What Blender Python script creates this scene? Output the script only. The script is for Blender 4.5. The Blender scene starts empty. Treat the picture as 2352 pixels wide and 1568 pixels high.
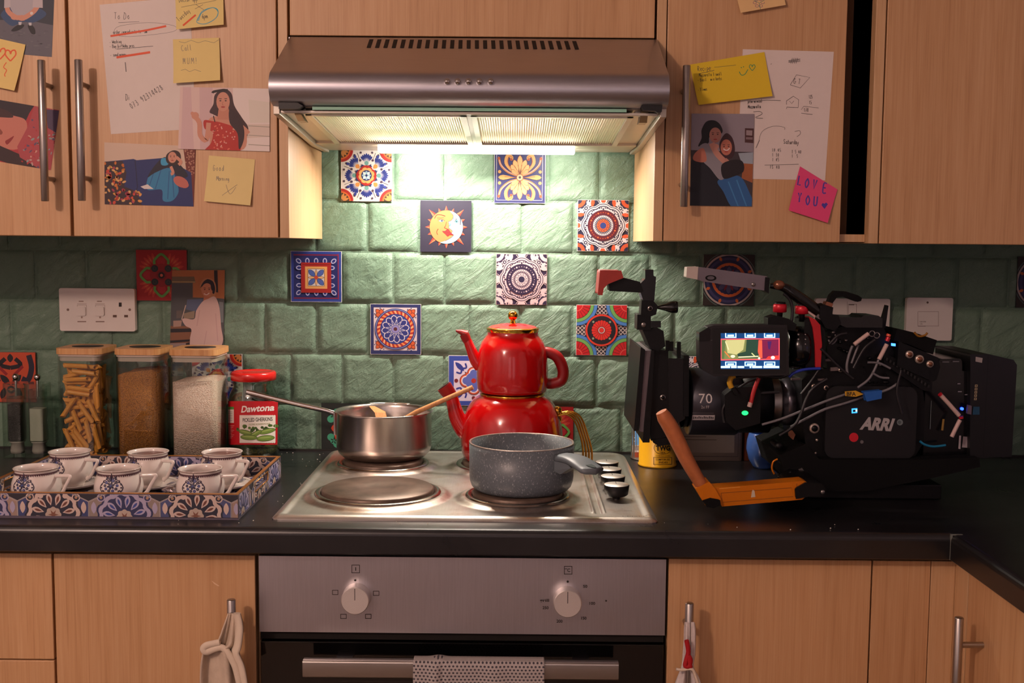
import bpy, math, random
from math import sin, cos, pi, radians, sqrt, atan2, hypot
from mathutils import Vector, Matrix
from mathutils.geometry import tessellate_polygon

SC = bpy.context.scene
COL = SC.collection
# ------------------------------------------------------------------ camera solved from the room's right angles
# world: X right, Y into the room's back wall (Y = 0), Z up from the worktop (Z = 0), metres
CAM = Vector((0.0746, -2.1598, 0.4083)); PITCH, ROLL, YAW, FOC = 0.0875, 0.0083, -0.0030, 2545.9
_f = Vector((sin(YAW)*cos(PITCH), cos(YAW)*cos(PITCH), -sin(PITCH)))
_r0 = Vector((cos(YAW), -sin(YAW), 0)); _u0 = _r0.cross(_f)
RT = _r0*cos(ROLL)+_u0*sin(ROLL); UP = -_r0*sin(ROLL)+_u0*cos(ROLL); FW = _f
def ray(px, py): return FW+RT*((px-1176)/FOC)-UP*((py-784)/FOC)
def Yp(px, py, Y):
    d = ray(px, py); return CAM+d*((Y-CAM.y)/d.y)
def Zp(px, py, Z):
    d = ray(px, py); return CAM+d*((Z-CAM.z)/d.z)
def Xp(px, py, X):
    d = ray(px, py); return CAM+d*((X-CAM.x)/d.x)
def pxr(n, Y): return n*(Y-CAM.y)/FOC          # length of n pixels at depth Y

# ------------------------------------------------------------------ materials
def lin(h):
    h = h.lstrip('#'); o = []
    for i in (0, 2, 4):
        c = int(h[i:i+2], 16)/255
        o.append(c/12.92 if c <= .04045 else ((c+.055)/1.055)**2.4)
    return o
MATS = {}
class NT:
    def __init__(s, m):
        m.use_nodes = True; s.t = m.node_tree; s.n = s.t.nodes; s.l = s.t.links
        s.b = s.n['Principled BSDF']; s.out = s.n['Material Output']
    def node(s, typ, **k):
        n = s.n.new(typ)
        for a, v in k.items():
            if a[0] == '_': n.inputs[a[1:].replace('_', ' ')].default_value = v
            else: setattr(n, a, v)
        return n
    def link(s, a, b): s.l.new(a, b)
    def coords(s, scale=(1, 1, 1), kind='Object', rot=(0, 0, 0)):
        tc = s.node('ShaderNodeTexCoord'); mp = s.node('ShaderNodeMapping')
        mp.inputs['Scale'].default_value = scale; mp.inputs['Rotation'].default_value = rot
        s.link(tc.outputs[kind], mp.inputs['Vector']); return mp.outputs['Vector']
    def noise(s, vec, scale, detail=4, rough=.6, dist=0):
        n = s.node('ShaderNodeTexNoise'); n.inputs['Scale'].default_value = scale
        n.inputs['Detail'].default_value = detail; n.inputs['Roughness'].default_value = rough
        n.inputs['Distortion'].default_value = dist
        s.link(vec, n.inputs['Vector']); return n.outputs['Fac']
    def ramp(s, fac, stops):
        r = s.node('ShaderNodeValToRGB'); e = r.color_ramp.elements
        while len(e) < len(stops): e.new(.5)
        for i, (p, c) in enumerate(stops):
            e[i].position = p; e[i].color = (*c, 1) if len(c) == 3 else c
        s.link(fac, r.inputs['Fac']); return r.outputs['Color']
    def bump(s, h, strength, dist=.001, prev=None):
        b = s.node('ShaderNodeBump'); b.inputs['Strength'].default_value = strength
        b.inputs['Distance'].default_value = dist; s.link(h, b.inputs['Height'])
        if prev is not None: s.link(prev, b.inputs['Normal'])
        s.link(b.outputs['Normal'], s.b.inputs['Normal']); return b.outputs['Normal']

def mat(name, col, rough=.5, metal=0., var=.06, vs=30, bump=0, bs=200, coat=0, emit=0, spec=.5, trans=0, ior=1.45):
    key = (name, col)
    if key in MATS: return MATS[key]
    m = bpy.data.materials.new(name); t = NT(m); c = lin(col)
    b = t.b.inputs
    b['Roughness'].default_value = rough; b['Metallic'].default_value = metal
    b['Coat Weight'].default_value = coat; b['Coat Roughness'].default_value = .08
    b['Specular IOR Level'].default_value = spec; b['Transmission Weight'].default_value = trans; b['IOR'].default_value = ior
    if var > 0:
        v = t.coords(); f = t.noise(v, vs)
        t.link(t.ramp(f, [(.3, [x*(1-var) for x in c]), (.7, [min(1, x*(1+var)) for x in c])]), b['Base Color'])
        if bump: t.bump(t.noise(v, bs, 3), bump)
    else:
        b['Base Color'].default_value = (*c, 1)
    if emit:
        b['Emission Color'].default_value = (*c, 1); b['Emission Strength'].default_value = emit
    MATS[key] = m; return m
def flat(col, rough=.55): return mat('print_'+col.lstrip('#'), col, rough, var=.0)

def wood(name, base, dark, light=None):
    m = bpy.data.materials.new(name); t = NT(m); v = t.coords((1, 1, .035)); v2 = t.coords((1, 1, .012))
    f1 = t.noise(v, 150, 5, .6, .5); f2 = t.noise(v2, 520, 3, .6)
    v3 = t.coords((1, 1, .22)); f3 = t.noise(v3, 5.5, 2, .5, 1.2)
    mx = t.node('ShaderNodeMath', operation='MULTIPLY_ADD'); mx.inputs[1].default_value = .55
    t.link(f1, mx.inputs[0]); mm = t.node('ShaderNodeMath', operation='MULTIPLY'); mm.inputs[1].default_value = .45
    t.link(f2, mm.inputs[0]); t.link(mm.outputs[0], mx.inputs[2])
    cc = t.ramp(mx.outputs[0], [(.30, lin(dark)), (.47, lin(base)), (.66, lin(light or base))])
    hs = t.ramp(f3, [(.3, (.92, .91, .90)), (.7, (1.03, 1.03, 1.03))])
    mix = t.node('ShaderNodeMixRGB', blend_type='MULTIPLY'); mix.inputs['Fac'].default_value = 1
    t.link(cc, mix.inputs['Color1']); t.link(hs, mix.inputs['Color2'])
    t.link(mix.outputs['Color'], t.b.inputs['Base Color'])
    t.b.inputs['Roughness'].default_value = .42; t.bump(mx.outputs[0], .12, .0006)
    return m
def steel(name, col, rough, axis='x', amt=.06, stain=None):
    m = bpy.data.materials.new(name); t = NT(m)
    sc = {'x': (.02, 1, 1), 'z': (1, 1, .02), 'y': (1, .02, 1), 'n': (1, 1, 1)}[axis]
    v = t.coords(sc); f = t.noise(v, 900, 3, .6); w = t.noise(t.coords(), 9, 4)
    t.b.inputs['Metallic'].default_value = 1
    c = lin(col); out = t.ramp(f, [(.35, [x*.93 for x in c]), (.65, c)])
    if stain:
        s = t.noise(t.coords(), 14, 6, .7); k = t.ramp(s, [(.52, (0, 0, 0)), (.72, (.55, .55, .55))])
        mix = t.node('ShaderNodeMixRGB'); t.link(k, mix.inputs['Fac']); t.link(out, mix.inputs['Color1'])
        mix.inputs['Color2'].default_value = (*lin(stain), 1); out = mix.outputs['Color']
    t.link(out, t.b.inputs['Base Color'])
    r = t.node('ShaderNodeMapRange'); r.inputs['To Min'].default_value = rough*.8; r.inputs['To Max'].default_value = rough*1.25
    t.link(w, r.inputs['Value']); t.link(r.outputs['Result'], t.b.inputs['Roughness'])
    if amt: t.bump(f, amt, .0003)
    return m
def glass(name, tint='#f2f7f4', spec=1.0, rough=.02):
    m = bpy.data.materials.new(name); t = NT(m); t.n.remove(t.b)
    tr = t.node('ShaderNodeBsdfTransparent'); tr.inputs['Color'].default_value = (*lin(tint), 1)
    gl = t.node('ShaderNodeBsdfGlossy'); gl.inputs['Roughness'].default_value = rough
    lw = t.node('ShaderNodeLayerWeight'); lw.inputs['Blend'].default_value = .5
    pw = t.node('ShaderNodeMath', operation='POWER'); pw.inputs[1].default_value = 4; t.link(lw.outputs['Facing'], pw.inputs[0])
    ma = t.node('ShaderNodeMath', operation='MULTIPLY_ADD'); ma.inputs[1].default_value = .75*spec; ma.inputs[2].default_value = .045*spec
    mx = t.node('ShaderNodeMixShader'); t.link(pw.outputs[0], ma.inputs[0]); t.link(ma.outputs[0], mx.inputs[0])
    t.link(tr.outputs[0], mx.inputs[1]); t.link(gl.outputs[0], mx.inputs[2]); t.link(mx.outputs[0], t.out.inputs['Surface'])
    return m

# ------------------------------------------------------------------ mesh builder (world coordinates)
class MB:
    def __init__(s): s.v = []; s.f = []; s.m = []; s.s = []; s.mx = None
    def add(s, vs, fs, mi=0, sm=False):
        n = len(s.v)
        for p in vs:
            p = Vector(p); s.v.append(s.mx @ p if s.mx else p)
        for f in fs: s.f.append([n+i for i in f]); s.m.append(mi); s.s.append(sm)
    def box(s, x0, x1, y0, y1, z0, z1, mi=0):
        s.add([(x0, y0, z0), (x1, y0, z0), (x1, y1, z0), (x0, y1, z0), (x0, y0, z1), (x1, y0, z1), (x1, y1, z1), (x0, y1, z1)],
              [(0, 3, 2, 1), (4, 5, 6, 7), (0, 1, 5, 4), (1, 2, 6, 5), (2, 3, 7, 6), (3, 0, 4, 7)], mi)
    def rbox(s, x0, x1, y0, y1, z0, z1, r, mi=0, axis='z', seg=5, sm=True):
        # box with the four edges parallel to `axis` rounded
        a0, a1, b0, b1, c0, c1 = {'z': (x0, x1, y0, y1, z0, z1), 'y': (x0, x1, z0, z1, y0, y1), 'x': (y0, y1, z0, z1, x0, x1)}[axis]
        ring = []
        for cx, cy, t0 in ((a1-r, b1-r, 0), (a0+r, b1-r, 90), (a0+r, b0+r, 180), (a1-r, b0+r, 270)):
            for k in range(seg+1):
                t = radians(t0+90*k/seg); ring.append((cx+r*cos(t), cy+r*sin(t)))
        def P(a, b, c): return {'z': (a, b, c), 'y': (a, c, b), 'x': (c, a, b)}[axis]
        n = len(ring); vs = [P(a, b, c0) for a, b in ring]+[P(a, b, c1) for a, b in ring]
        s.add(vs, [(i, (i+1) % n, n+(i+1) % n, n+i) for i in range(n)], mi, sm)
        s.add(vs, [tuple(range(n))[::-1], tuple(range(n, 2*n))], mi)
    def prism(s, pts, off, mi=0, sm=False):
        # pts: list of 3-D points (closed polygon); off: extrusion vector
        n = len(pts); off = Vector(off); a = [Vector(p) for p in pts]; b = [p+off for p in a]
        s.add(a+b, [(i, (i+1) % n, n+(i+1) % n, n+i) for i in range(n)], mi, sm)
        tri = tessellate_polygon([a])
        s.add(a, [t for t in tri], mi); s.add(b, [t[::-1] for t in tri], mi)
    def pp(s, pts, Y0, Y1, mi=0, sm=False):
        s.prism([Yp(x, y, Y0) for x, y in pts], (0, Y1-Y0, 0), mi, sm)
    def tube(s, path, r, seg=10, mi=0, caps=True, sm=True, closed=False, flat=None):
        P = [Vector(p) for p in path]; n = len(P)
        R = r if isinstance(r, (list, tuple)) else [r]*n
        T = []
        for i in range(n):
            a = P[(i-1) % n] if (closed or i > 0) else P[i]; b = P[(i+1) % n] if (closed or i < n-1) else P[i]
            T.append((b-a).normalized())
        N = T[0].orthogonal().normalized() if abs(T[0].z) > .9 else T[0].cross(Vector((0, 0, 1))).normalized()
        vs = []
        for i in range(n):
            N = (N-T[i]*N.dot(T[i]))
            N = N.normalized() if N.length > 1e-6 else T[i].orthogonal().normalized()
            B = T[i].cross(N)
            for k in range(seg):
                t = 2*pi*k/seg; f2 = flat if flat else 1
                vs.append(P[i]+N*(R[i]*cos(t))+B*(R[i]*sin(t)*f2))
        fs = []
        for i in range(n if closed else n-1):
            j = (i+1) % n
            for k in range(seg):
                l = (k+1) % seg; fs.append((i*seg+k, i*seg+l, j*seg+l, j*seg+k))
        s.add(vs, fs, mi, sm)
        if caps and not closed:
            s.add(vs[:seg], [tuple(range(seg))[::-1]], mi); s.add(vs[-seg:], [tuple(range(seg))], mi)
    def lathe(s, prof, c=(0, 0, 0), seg=40, mi=0, sm=True, ax='z', a0=0, a1=2*pi):
        c = Vector(c); full = abs(a1-a0-2*pi) < 1e-6; m = seg if full else seg+1
        vs = []
        for r, z in prof:
            for k in range(m):
                t = a0+(a1-a0)*k/seg; x, y = r*cos(t), r*sin(t)
                vs.append(c+Vector({'z': (x, y, z), 'x': (z, x, y), 'y': (x, z, y)}[ax]))
        fs = []
        for i in range(len(prof)-1):
            for k in range(seg):
                l = (k+1) % m; fs.append((i*m+k, i*m+l, (i+1)*m+l, (i+1)*m+k))
        s.add(vs, fs, mi, sm)
    def ball(s, c, r, mi=0, seg=20, rings=12):
        rr = r if isinstance(r, (tuple, list)) else (r, r, r); c = Vector(c); vs = []
        for i in range(rings+1):
            a = pi*i/rings
            for k in range(seg):
                t = 2*pi*k/seg; vs.append(c+Vector((rr[0]*sin(a)*cos(t), rr[1]*sin(a)*sin(t), rr[2]*cos(a))))
        fs = [(i*seg+k, i*seg+(k+1) % seg, (i+1)*seg+(k+1) % seg, (i+1)*seg+k) for i in range(rings) for k in range(seg)]
        s.add(vs, fs, mi, True)
    def grid(s, fn, nu, nv, mi=0, sm=True, wrap=False):
        vs = [fn(i/nu, j/nv) for j in range(nv+1) for i in range(nu+1)]
        w = nu+1
        s.add(vs, [(j*w+i, j*w+i+1, (j+1)*w+i+1, (j+1)*w+i) for j in range(nv) for i in range(nu)], mi, sm)

WL = {}       # world location of every object made here
def obj(name, mb, mats, parent=None, label=None, bevel=0, seg=2, solid=0, origin=None, cat=None, group=None, kind=None):
    vs = mb.v
    lo = Vector([min(p[i] for p in vs) for i in range(3)]); hi = Vector([max(p[i] for p in vs) for i in range(3)])
    if origin is None: origin = (lo+hi)/2 if parent else Vector(((lo.x+hi.x)/2, (lo.y+hi.y)/2, lo.z))
    origin = Vector(origin)
    me = bpy.data.meshes.new(name)
    me.from_pydata([tuple(p-origin) for p in vs], [], mb.f)
    for k in (mats if isinstance(mats, (list, tuple)) else [mats]): me.materials.append(k)
    me.polygons.foreach_set('material_index', mb.m); me.polygons.foreach_set('use_smooth', mb.s); me.update()
    o = bpy.data.objects.new(name, me); COL.objects.link(o)
    WL[o.name] = origin
    if parent: o.parent = parent; o.location = origin-WL[parent.name]
    else: o.location = origin
    if bevel:
        b = o.modifiers.new('bevel', 'BEVEL'); b.width = bevel; b.segments = seg; b.limit_method = 'ANGLE'; b.angle_limit = radians(40)
    if solid:
        b = o.modifiers.new('solid', 'SOLIDIFY'); b.thickness = solid; b.offset = 0
    if label: o['label'] = label
    if cat: o['category'] = cat
    if group: o['group'] = group
    if kind: o['kind'] = kind
    return o
def thing(name, label, cat, loc, group=None):
    o = bpy.data.objects.new(name, None); COL.objects.link(o); o.location = loc; o.empty_display_size = .02
    WL[o.name] = Vector(loc); o['label'] = label; o['category'] = cat
    if group: o['group'] = group
    return o
def struct(name, mb, mats, bevel=0): return obj(name, mb, mats, kind='structure', bevel=bevel)
def dup(root, loc, label, rotz=0):
    def cp(o, par):
        c = o.copy(); COL.objects.link(c); WL[c.name] = WL[o.name]
        if par: c.parent = par
        for ch in o.children: cp(ch, c)
        return c
    r = cp(root, None); r.location = loc; r.rotation_euler = (0, 0, rotz); r['label'] = label; return r

# ------------------------------------------------------------------ flat artwork: coloured shapes lying on a surface
def smooth_closed(p, n=5):
    o = []; m = len(p)
    for i in range(m):
        a, b, c, d = p[i-1], p[i], p[(i+1) % m], p[(i+2) % m]
        for k in range(n):
            t = k/n
            o.append(tuple(.5*((2*b[j])+(-a[j]+c[j])*t+(2*a[j]-5*b[j]+4*c[j]-d[j])*t*t+(-a[j]+3*b[j]-3*c[j]+d[j])*t**3) for j in (0, 1)))
    return o
def smooth_open(p, n=5):
    q = [p[0]]+list(p)+[p[-1]]; o = []; D = len(p[0])
    for i in range(1, len(q)-2):
        a, b, c, d = q[i-1], q[i], q[i+1], q[i+2]
        for k in range(n):
            t = k/n
            o.append(tuple(.5*((2*b[j])+(-a[j]+c[j])*t+(2*a[j]-5*b[j]+4*c[j]-d[j])*t*t+(-a[j]+3*b[j]-3*c[j]+d[j])*t**3) for j in range(D)))
    o.append(tuple(p[-1])); return o
def clip_poly(p, r):
    x0, y0, x1, y1 = r
    for ax, lim, sg in ((0, x0, 1), (0, x1, -1), (1, y0, 1), (1, y1, -1)):
        o = []
        for i in range(len(p)):
            a, b = p[i-1], p[i]; ia = (a[ax]-lim)*sg >= 0; ib = (b[ax]-lim)*sg >= 0
            if ia != ib:
                t = (lim-a[ax])/(b[ax]-a[ax]); o.append((a[0]+(b[0]-a[0])*t, a[1]+(b[1]-a[1])*t))
            if ib: o.append(b)
        p = o
        if len(p) < 3: return []
    return p
def clip_convex(p, q):
    m = len(q); ar = sum(q[i-1][0]*q[i][1]-q[i][0]*q[i-1][1] for i in range(m)); sg = 1 if ar > 0 else -1
    for i in range(m):
        a, b = q[i], q[(i+1) % m]; o = []
        f = lambda t: sg*((b[0]-a[0])*(t[1]-a[1])-(b[1]-a[1])*(t[0]-a[0]))
        for j in range(len(p)):
            u, v = p[j-1], p[j]; fu, fv = f(u), f(v)
            if (fu >= 0) != (fv >= 0): k = fu/(fu-fv); o.append((u[0]+(v[0]-u[0])*k, u[1]+(v[1]-u[1])*k))
            if fv >= 0: o.append(v)
        p = o
        if len(p) < 3: return []
    return p
FONT = {}
def text_polys(txt, bold=0):
    """triangles of a line of text, cap height 1, origin at the left of the baseline"""
    k = (txt, bold)
    if k in FONT: return FONT[k]
    cu = bpy.data.curves.new('t', 'FONT'); cu.body = txt; cu.offset = bold; cu.resolution_u = 3
    ob = bpy.data.objects.new('t', cu); COL.objects.link(ob); bpy.context.view_layer.update()
    me = bpy.data.meshes.new_from_object(ob.evaluated_get(bpy.context.evaluated_depsgraph_get()))
    me.calc_loop_triangles()
    h = .70; tr = [[(me.vertices[i].co.x/h, me.vertices[i].co.y/h) for i in t.vertices] for t in me.loop_triangles]
    w = max([p[0] for t in tr for p in t] or [1])
    bpy.data.objects.remove(ob); bpy.data.curves.remove(cu); bpy.data.meshes.remove(me)
    FONT[k] = (tr, w); return FONT[k]
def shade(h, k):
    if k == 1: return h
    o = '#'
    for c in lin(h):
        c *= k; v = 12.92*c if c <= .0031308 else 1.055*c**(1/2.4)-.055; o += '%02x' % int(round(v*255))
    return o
class Art:
    """shapes in 2-D coordinates, mapped by `mp(x, y, h)` onto a surface; every later shape lies a hair higher"""
    def __init__(s, mp, mb=None, mats=None, step=.00002, clip=None, h0=.00005):
        s.mp = mp; s.mb = mb or MB(); s.mats = mats if mats is not None else []; s.idx = {}; s.step = step; s.h = h0; s.clip = clip
        s.xf = None; s.strip = None
    def slot(s, col):
        if col not in s.idx:
            s.mats.append(col if not isinstance(col, str) else flat(shade(col, getattr(s, 'ink', 1)))); s.idx[col] = len(s.mats)-1
        return s.idx[col]
    def up(s): s.h += s.step
    def poly(s, pts, col, up=True):
        if up: s.up()
        if s.xf: pts = [s.xf(x, y) for x, y in pts]
        if s.clip: pts = clip_poly(pts, s.clip) if len(s.clip) == 4 and not isinstance(s.clip[0], tuple) else clip_convex(pts, s.clip)
        if len(pts) < 3: return
        if s.strip:
            xa, xb = min(p[0] for p in pts), max(p[0] for p in pts)
            if xb-xa > s.strip*1.01:
                k = math.floor(xa/s.strip)
                while k*s.strip < xb:
                    q = clip_poly(pts, (k*s.strip, -1e6, (k+1)*s.strip, 1e6)); k += 1
                    if len(q) >= 3: s._put(q, col)
                return
        s._put(pts, col)
    def _put(s, pts, col):
        mi = s.slot(col)
        v = [Vector((x, y, 0)) for x, y in pts]
        tri = [tuple(range(len(pts)))] if len(pts) < 4 else [tuple(t) for t in tessellate_polygon([v])]
        s.mb.add([s.mp(x, y, s.h) for x, y in pts], tri, mi)
    def rect(s, x0, y0, x1, y1, col, n=1, m=1):
        s.up(); 
        for i in range(n):
            for j in range(m):
                a, b = x0+(x1-x0)*i/n, x0+(x1-x0)*(i+1)/n; c, d = y0+(y1-y0)*j/m, y0+(y1-y0)*(j+1)/m
                s.poly([(a, c), (b, c), (b, d), (a, d)], col, False)
    def disc(s, x, y, r, col, n=24, ry=None, up=True, rot=0):
        ry = ry or r
        s.poly([(x+r*cos(t)*cos(rot)-ry*sin(t)*sin(rot), y+r*cos(t)*sin(rot)+ry*sin(t)*cos(rot)) for t in [2*pi*k/n for k in range(n)]], col, up)
    def ring(s, x, y, r0, r1, col, n=40, a0=0, a1=2*pi):
        s.up()
        for k in range(n):
            t, u = a0+(a1-a0)*k/n, a0+(a1-a0)*(k+1)/n
            s.poly([(x+r*cos(a), y+r*sin(a)) for r, a in ((r0, t), (r1, t), (r1, u), (r0, u))], col, False)
    def petal(s, x, y, a, r0, r1, w, col, sh=.5, up=True):
        # pointed leaf from radius r0 to r1 in direction a; sh = where it is widest
        L = r1-r0; P = []
        for t in (0, .15, .35, .55, .75, .9, 1): 
            k = (sin(pi*t**(math.log(.5)/math.log(sh))))**.8 if 0 < t < 1 else 0; P.append((r0+L*t, w*k))
        pts = P+[(p[0], -p[1]) for p in P[-2:0:-1]]
        s.poly([(x+u*cos(a)-v*sin(a), y+u*sin(a)+v*cos(a)) for u, v in pts], col, up)
    def petals(s, x, y, n, r0, r1, w, col, a0=0, sh=.5):
        s.up()
        for k in range(n): s.petal(x, y, a0+2*pi*k/n, r0, r1, w, col, sh, False)
    def dots(s, x, y, n, r, q, col, a0=0):
        s.up()
        for k in range(n): s.disc(x+r*cos(a0+2*pi*k/n), y+r*sin(a0+2*pi*k/n), q, col, 8, up=False)
    def scallop(s, x, y, n, r, amp, col, a0=0, m=8):
        s.poly([(x+q*cos(t), y+q*sin(t)) for q, t in [(r*(1-amp+amp*abs(cos(n*(2*pi*k/(n*m))/2))**.7), a0+2*pi*k/(n*m)) for k in range(n*m)]], col)
    def star(s, x, y, n, r0, r1, col, a0=0):
        s.poly([(x+(r1 if k % 2 == 0 else r0)*cos(a0+pi*k/n), y+(r1 if k % 2 == 0 else r0)*sin(a0+pi*k/n)) for k in range(2*n)], col)
    def line(s, pts, w, col, sm=False, up=True):
        if sm and len(pts) > 2: pts = smooth_open(pts, 4)
        if up: s.up()
        n = len(pts); L = []; R = []
        for i in range(n):
            a = pts[max(0, i-1)]; b = pts[min(n-1, i+1)]; d = hypot(b[0]-a[0], b[1]-a[1]) or 1
            nx, ny = -(b[1]-a[1])/d*w/2, (b[0]-a[0])/d*w/2; x, y = pts[i][0], pts[i][1]; L.append((x+nx, y+ny)); R.append((x-nx, y-ny))
        for i in range(n-1): s.poly([L[i], L[i+1], R[i+1], R[i]], col, False)
    def text(s, txt, x, y, h, col, w=None, bold=0, shear=0, rot=0, flip=False, align=0):
        """h cap height; flip: the 2-D frame has y pointing down"""
        s.up(); tr, tw = text_polys(txt, bold); kx = h if w is None else w/tw
        for t in tr:
            P = []
            for a, b in t:
                u, v = (a-align*tw)*kx+b*h*shear, b*h*(-1 if flip else 1)
                P.append((x+u*cos(rot)-v*sin(rot), y+u*sin(rot)+v*cos(rot)))
            s.poly(P, col, False)
# single-stroke handwriting, glyphs on a 0..1 x-height box (y up)
HW = {'a': [[(.7, .9), (.3, .95), (.1, .5), (.3, .05), (.65, .3), (.7, .9), (.7, .1), (.85, 0)]], 'b': [[(.1, 1.7), (.1, 0), (.5, 0), (.7, .4), (.5, .8), (.1, .6)]],
 'c': [[(.7, .8), (.4, .95), (.1, .5), (.35, 0), (.75, .15)]], 'd': [[(.7, .8), (.3, .9), (.1, .4), (.35, 0), (.7, .3), (.75, 1.7), (.75, 0)]],
 'e': [[(.1, .5), (.7, .55), (.45, .95), (.1, .5), (.35, 0), (.75, .2)]], 'f': [[(.7, 1.6), (.4, 1.6), (.35, -.4)], [(.1, .9), (.7, .95)]],
 'g': [[(.7, .8), (.3, .9), (.1, .5), (.4, .1), (.7, .8), (.65, -.5), (.2, -.5)]], 'h': [[(.1, 1.7), (.1, 0), (.3, .8), (.6, .8), (.65, 0)]],
 'i': [[(.3, .9), (.3, 0)], [(.3, 1.25), (.32, 1.35)]], 'k': [[(.1, 1.7), (.1, 0)], [(.6, .9), (.15, .45), (.65, 0)]], 'l': [[(.3, 1.7), (.25, 0), (.5, .05)]],
 'm': [[(.05, .9), (.1, 0), (.2, .8), (.4, .7), (.42, 0), (.5, .8), (.75, .7), (.78, 0)]], 'n': [[(.1, .9), (.12, 0), (.3, .8), (.6, .7), (.65, 0)]],
 'o': [[(.4, .95), (.1, .5), (.4, 0), (.7, .5), (.4, .95), (.6, .95)]], 'p': [[(.1, .9), (.1, -.7)], [(.1, .8), (.5, .9), (.7, .5), (.4, .1), (.1, .3)]],
 'r': [[(.1, .9), (.15, 0), (.2, .7), (.5, .95), (.65, .8)]], 's': [[(.65, .85), (.3, .95), (.2, .6), (.6, .35), (.4, 0), (.1, .1)]],
 't': [[(.35, 1.5), (.35, .1), (.6, 0)], [(.05, 1), (.7, 1.05)]], 'u': [[(.1, .9), (.15, .1), (.5, .05), (.65, .9), (.7, 0)]], 'v': [[(.05, .9), (.35, 0), (.7, .9)]],
 'w': [[(.05, .9), (.2, 0), (.4, .7), (.6, 0), (.8, .9)]], 'x': [[(.05, .9), (.7, 0)], [(.7, .95), (.05, 0)]], 'y': [[(.1, .9), (.35, .1)], [(.7, .9), (.3, -.6), (.05, -.6)]],
 'z': [[(.1, .9), (.7, .9), (.1, 0), (.7, 0)]], 'q': [[(.7, .8), (.3, .9), (.1, .5), (.4, .1), (.7, .8), (.7, -.7)]], 'j': [[(.4, .9), (.4, -.5), (.1, -.5)]],
 'T': [[(0, 1.7), (.9, 1.75)], [(.45, 1.7), (.4, 0)]], 'D': [[(.2, 1.7), (.15, 0), (.7, .2), (.9, 1), (.6, 1.65), (.1, 1.7)]], 'C': [[(.8, 1.5), (.4, 1.7), (.1, .9), (.4, 0), (.9, .2)]],
 'M': [[(.05, 0), (.2, 1.6), (.5, .5), (.8, 1.6), (.95, 0)]], 'U': [[(.1, 1.6), (.15, .2), (.5, 0), (.8, .3), (.85, 1.6)]], 'O': [[(.5, 1.6), (.1, .8), (.5, 0), (.9, .8), (.5, 1.6)]],
 'G': [[(.8, 1.4), (.4, 1.7), (.1, .8), (.5, 0), (.9, .4), (.9, .8), (.5, .8)]], 'W': [[(.05, 1.5), (.25, 0), (.5, 1), (.75, 0), (.95, 1.6)]], 'B': [[(.1, 1.6), (.1, 0), (.7, .2), (.6, .8), (.1, .85), (.6, 1), (.6, 1.5), (.1, 1.6)]],
 'L': [[(.1, 1.6), (.1, 0), (.8, .05)]], 'V': [[(.05, 1.6), (.45, 0), (.85, 1.6)]], 'E': [[(.75, 1.6), (.1, 1.6), (.1, 0), (.8, 0)], [(.1, .85), (.65, .85)]], 'Y': [[(.05, 1.6), (.4, .8), (.8, 1.6)], [(.4, .8), (.4, 0)]],
 'S': [[(.8, 1.5), (.4, 1.7), (.15, 1.2), (.75, .6), (.5, 0), (.1, .2)]], 'R': [[(.1, 0), (.1, 1.6), (.7, 1.4), (.6, .9), (.1, .8), (.8, 0)]],
 '0': [[(.4, 1.5), (.1, .8), (.4, 0), (.65, .8), (.4, 1.5)]], '1': [[(.2, 1.2), (.4, 1.5), (.4, 0)]], '2': [[(.1, 1.2), (.4, 1.5), (.6, 1.1), (.1, 0), (.75, .05)]],
 '3': [[(.1, 1.4), (.5, 1.5), (.5, .9), (.2, .8), (.6, .6), (.5, 0), (.1, .1)]], '4': [[(.5, 0), (.5, 1.5), (.05, .5), (.75, .5)]], '5': [[(.65, 1.5), (.15, 1.5), (.15, .9), (.6, .8), (.5, 0), (.1, .1)]],
 '6': [[(.55, 1.5), (.15, .6), (.4, 0), (.65, .4), (.4, .75), (.15, .5)]], '7': [[(.1, 1.5), (.7, 1.5), (.3, 0)], [(.2, .75), (.6, .8)]], '8': [[(.4, .8), (.1, 1.2), (.4, 1.5), (.6, 1.2), (.1, .35), (.4, 0), (.65, .4), (.4, .8)]],
 '9': [[(.6, 1.2), (.3, 1.5), (.1, 1.1), (.4, .8), (.6, 1.2), (.5, 0)]], '!': [[(.3, 1.6), (.25, .5)], [(.22, .1), (.27, .02)]], '-': [[(.1, .5), (.6, .5)]], '.': [[(.2, .05), (.27, 0)]], ':': [[(.2, .8), (.25, .75)], [(.2, .1), (.25, .05)]], ' ': []}
def hand(a, txt, x, y, h, col, w=1.0, rot=0, adv=.62, flip=True, jit=.06):
    """handwriting: h = x-height; frame has y down when flip"""
    rnd = random.Random(txt+str(x)); a.up(); u = 0; cr, sr = cos(rot), sin(rot)
    for ch in txt:
        for st in HW.get(ch, []):
            P = []
            for (p, q) in st:
                gx = (u+p*.72+rnd.uniform(-jit, jit))*h; gy = (q+rnd.uniform(-jit, jit))*h*(-1 if flip else 1)
                P.append((x+gx*cr-gy*sr, y+gx*sr+gy*cr))
            a.line(P, w, col, sm=len(P) > 3, up=False)
        u += adv*(1.25 if ch.isupper() or ch in 'mw' else 1)
from mathutils import noise as mnoise
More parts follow.
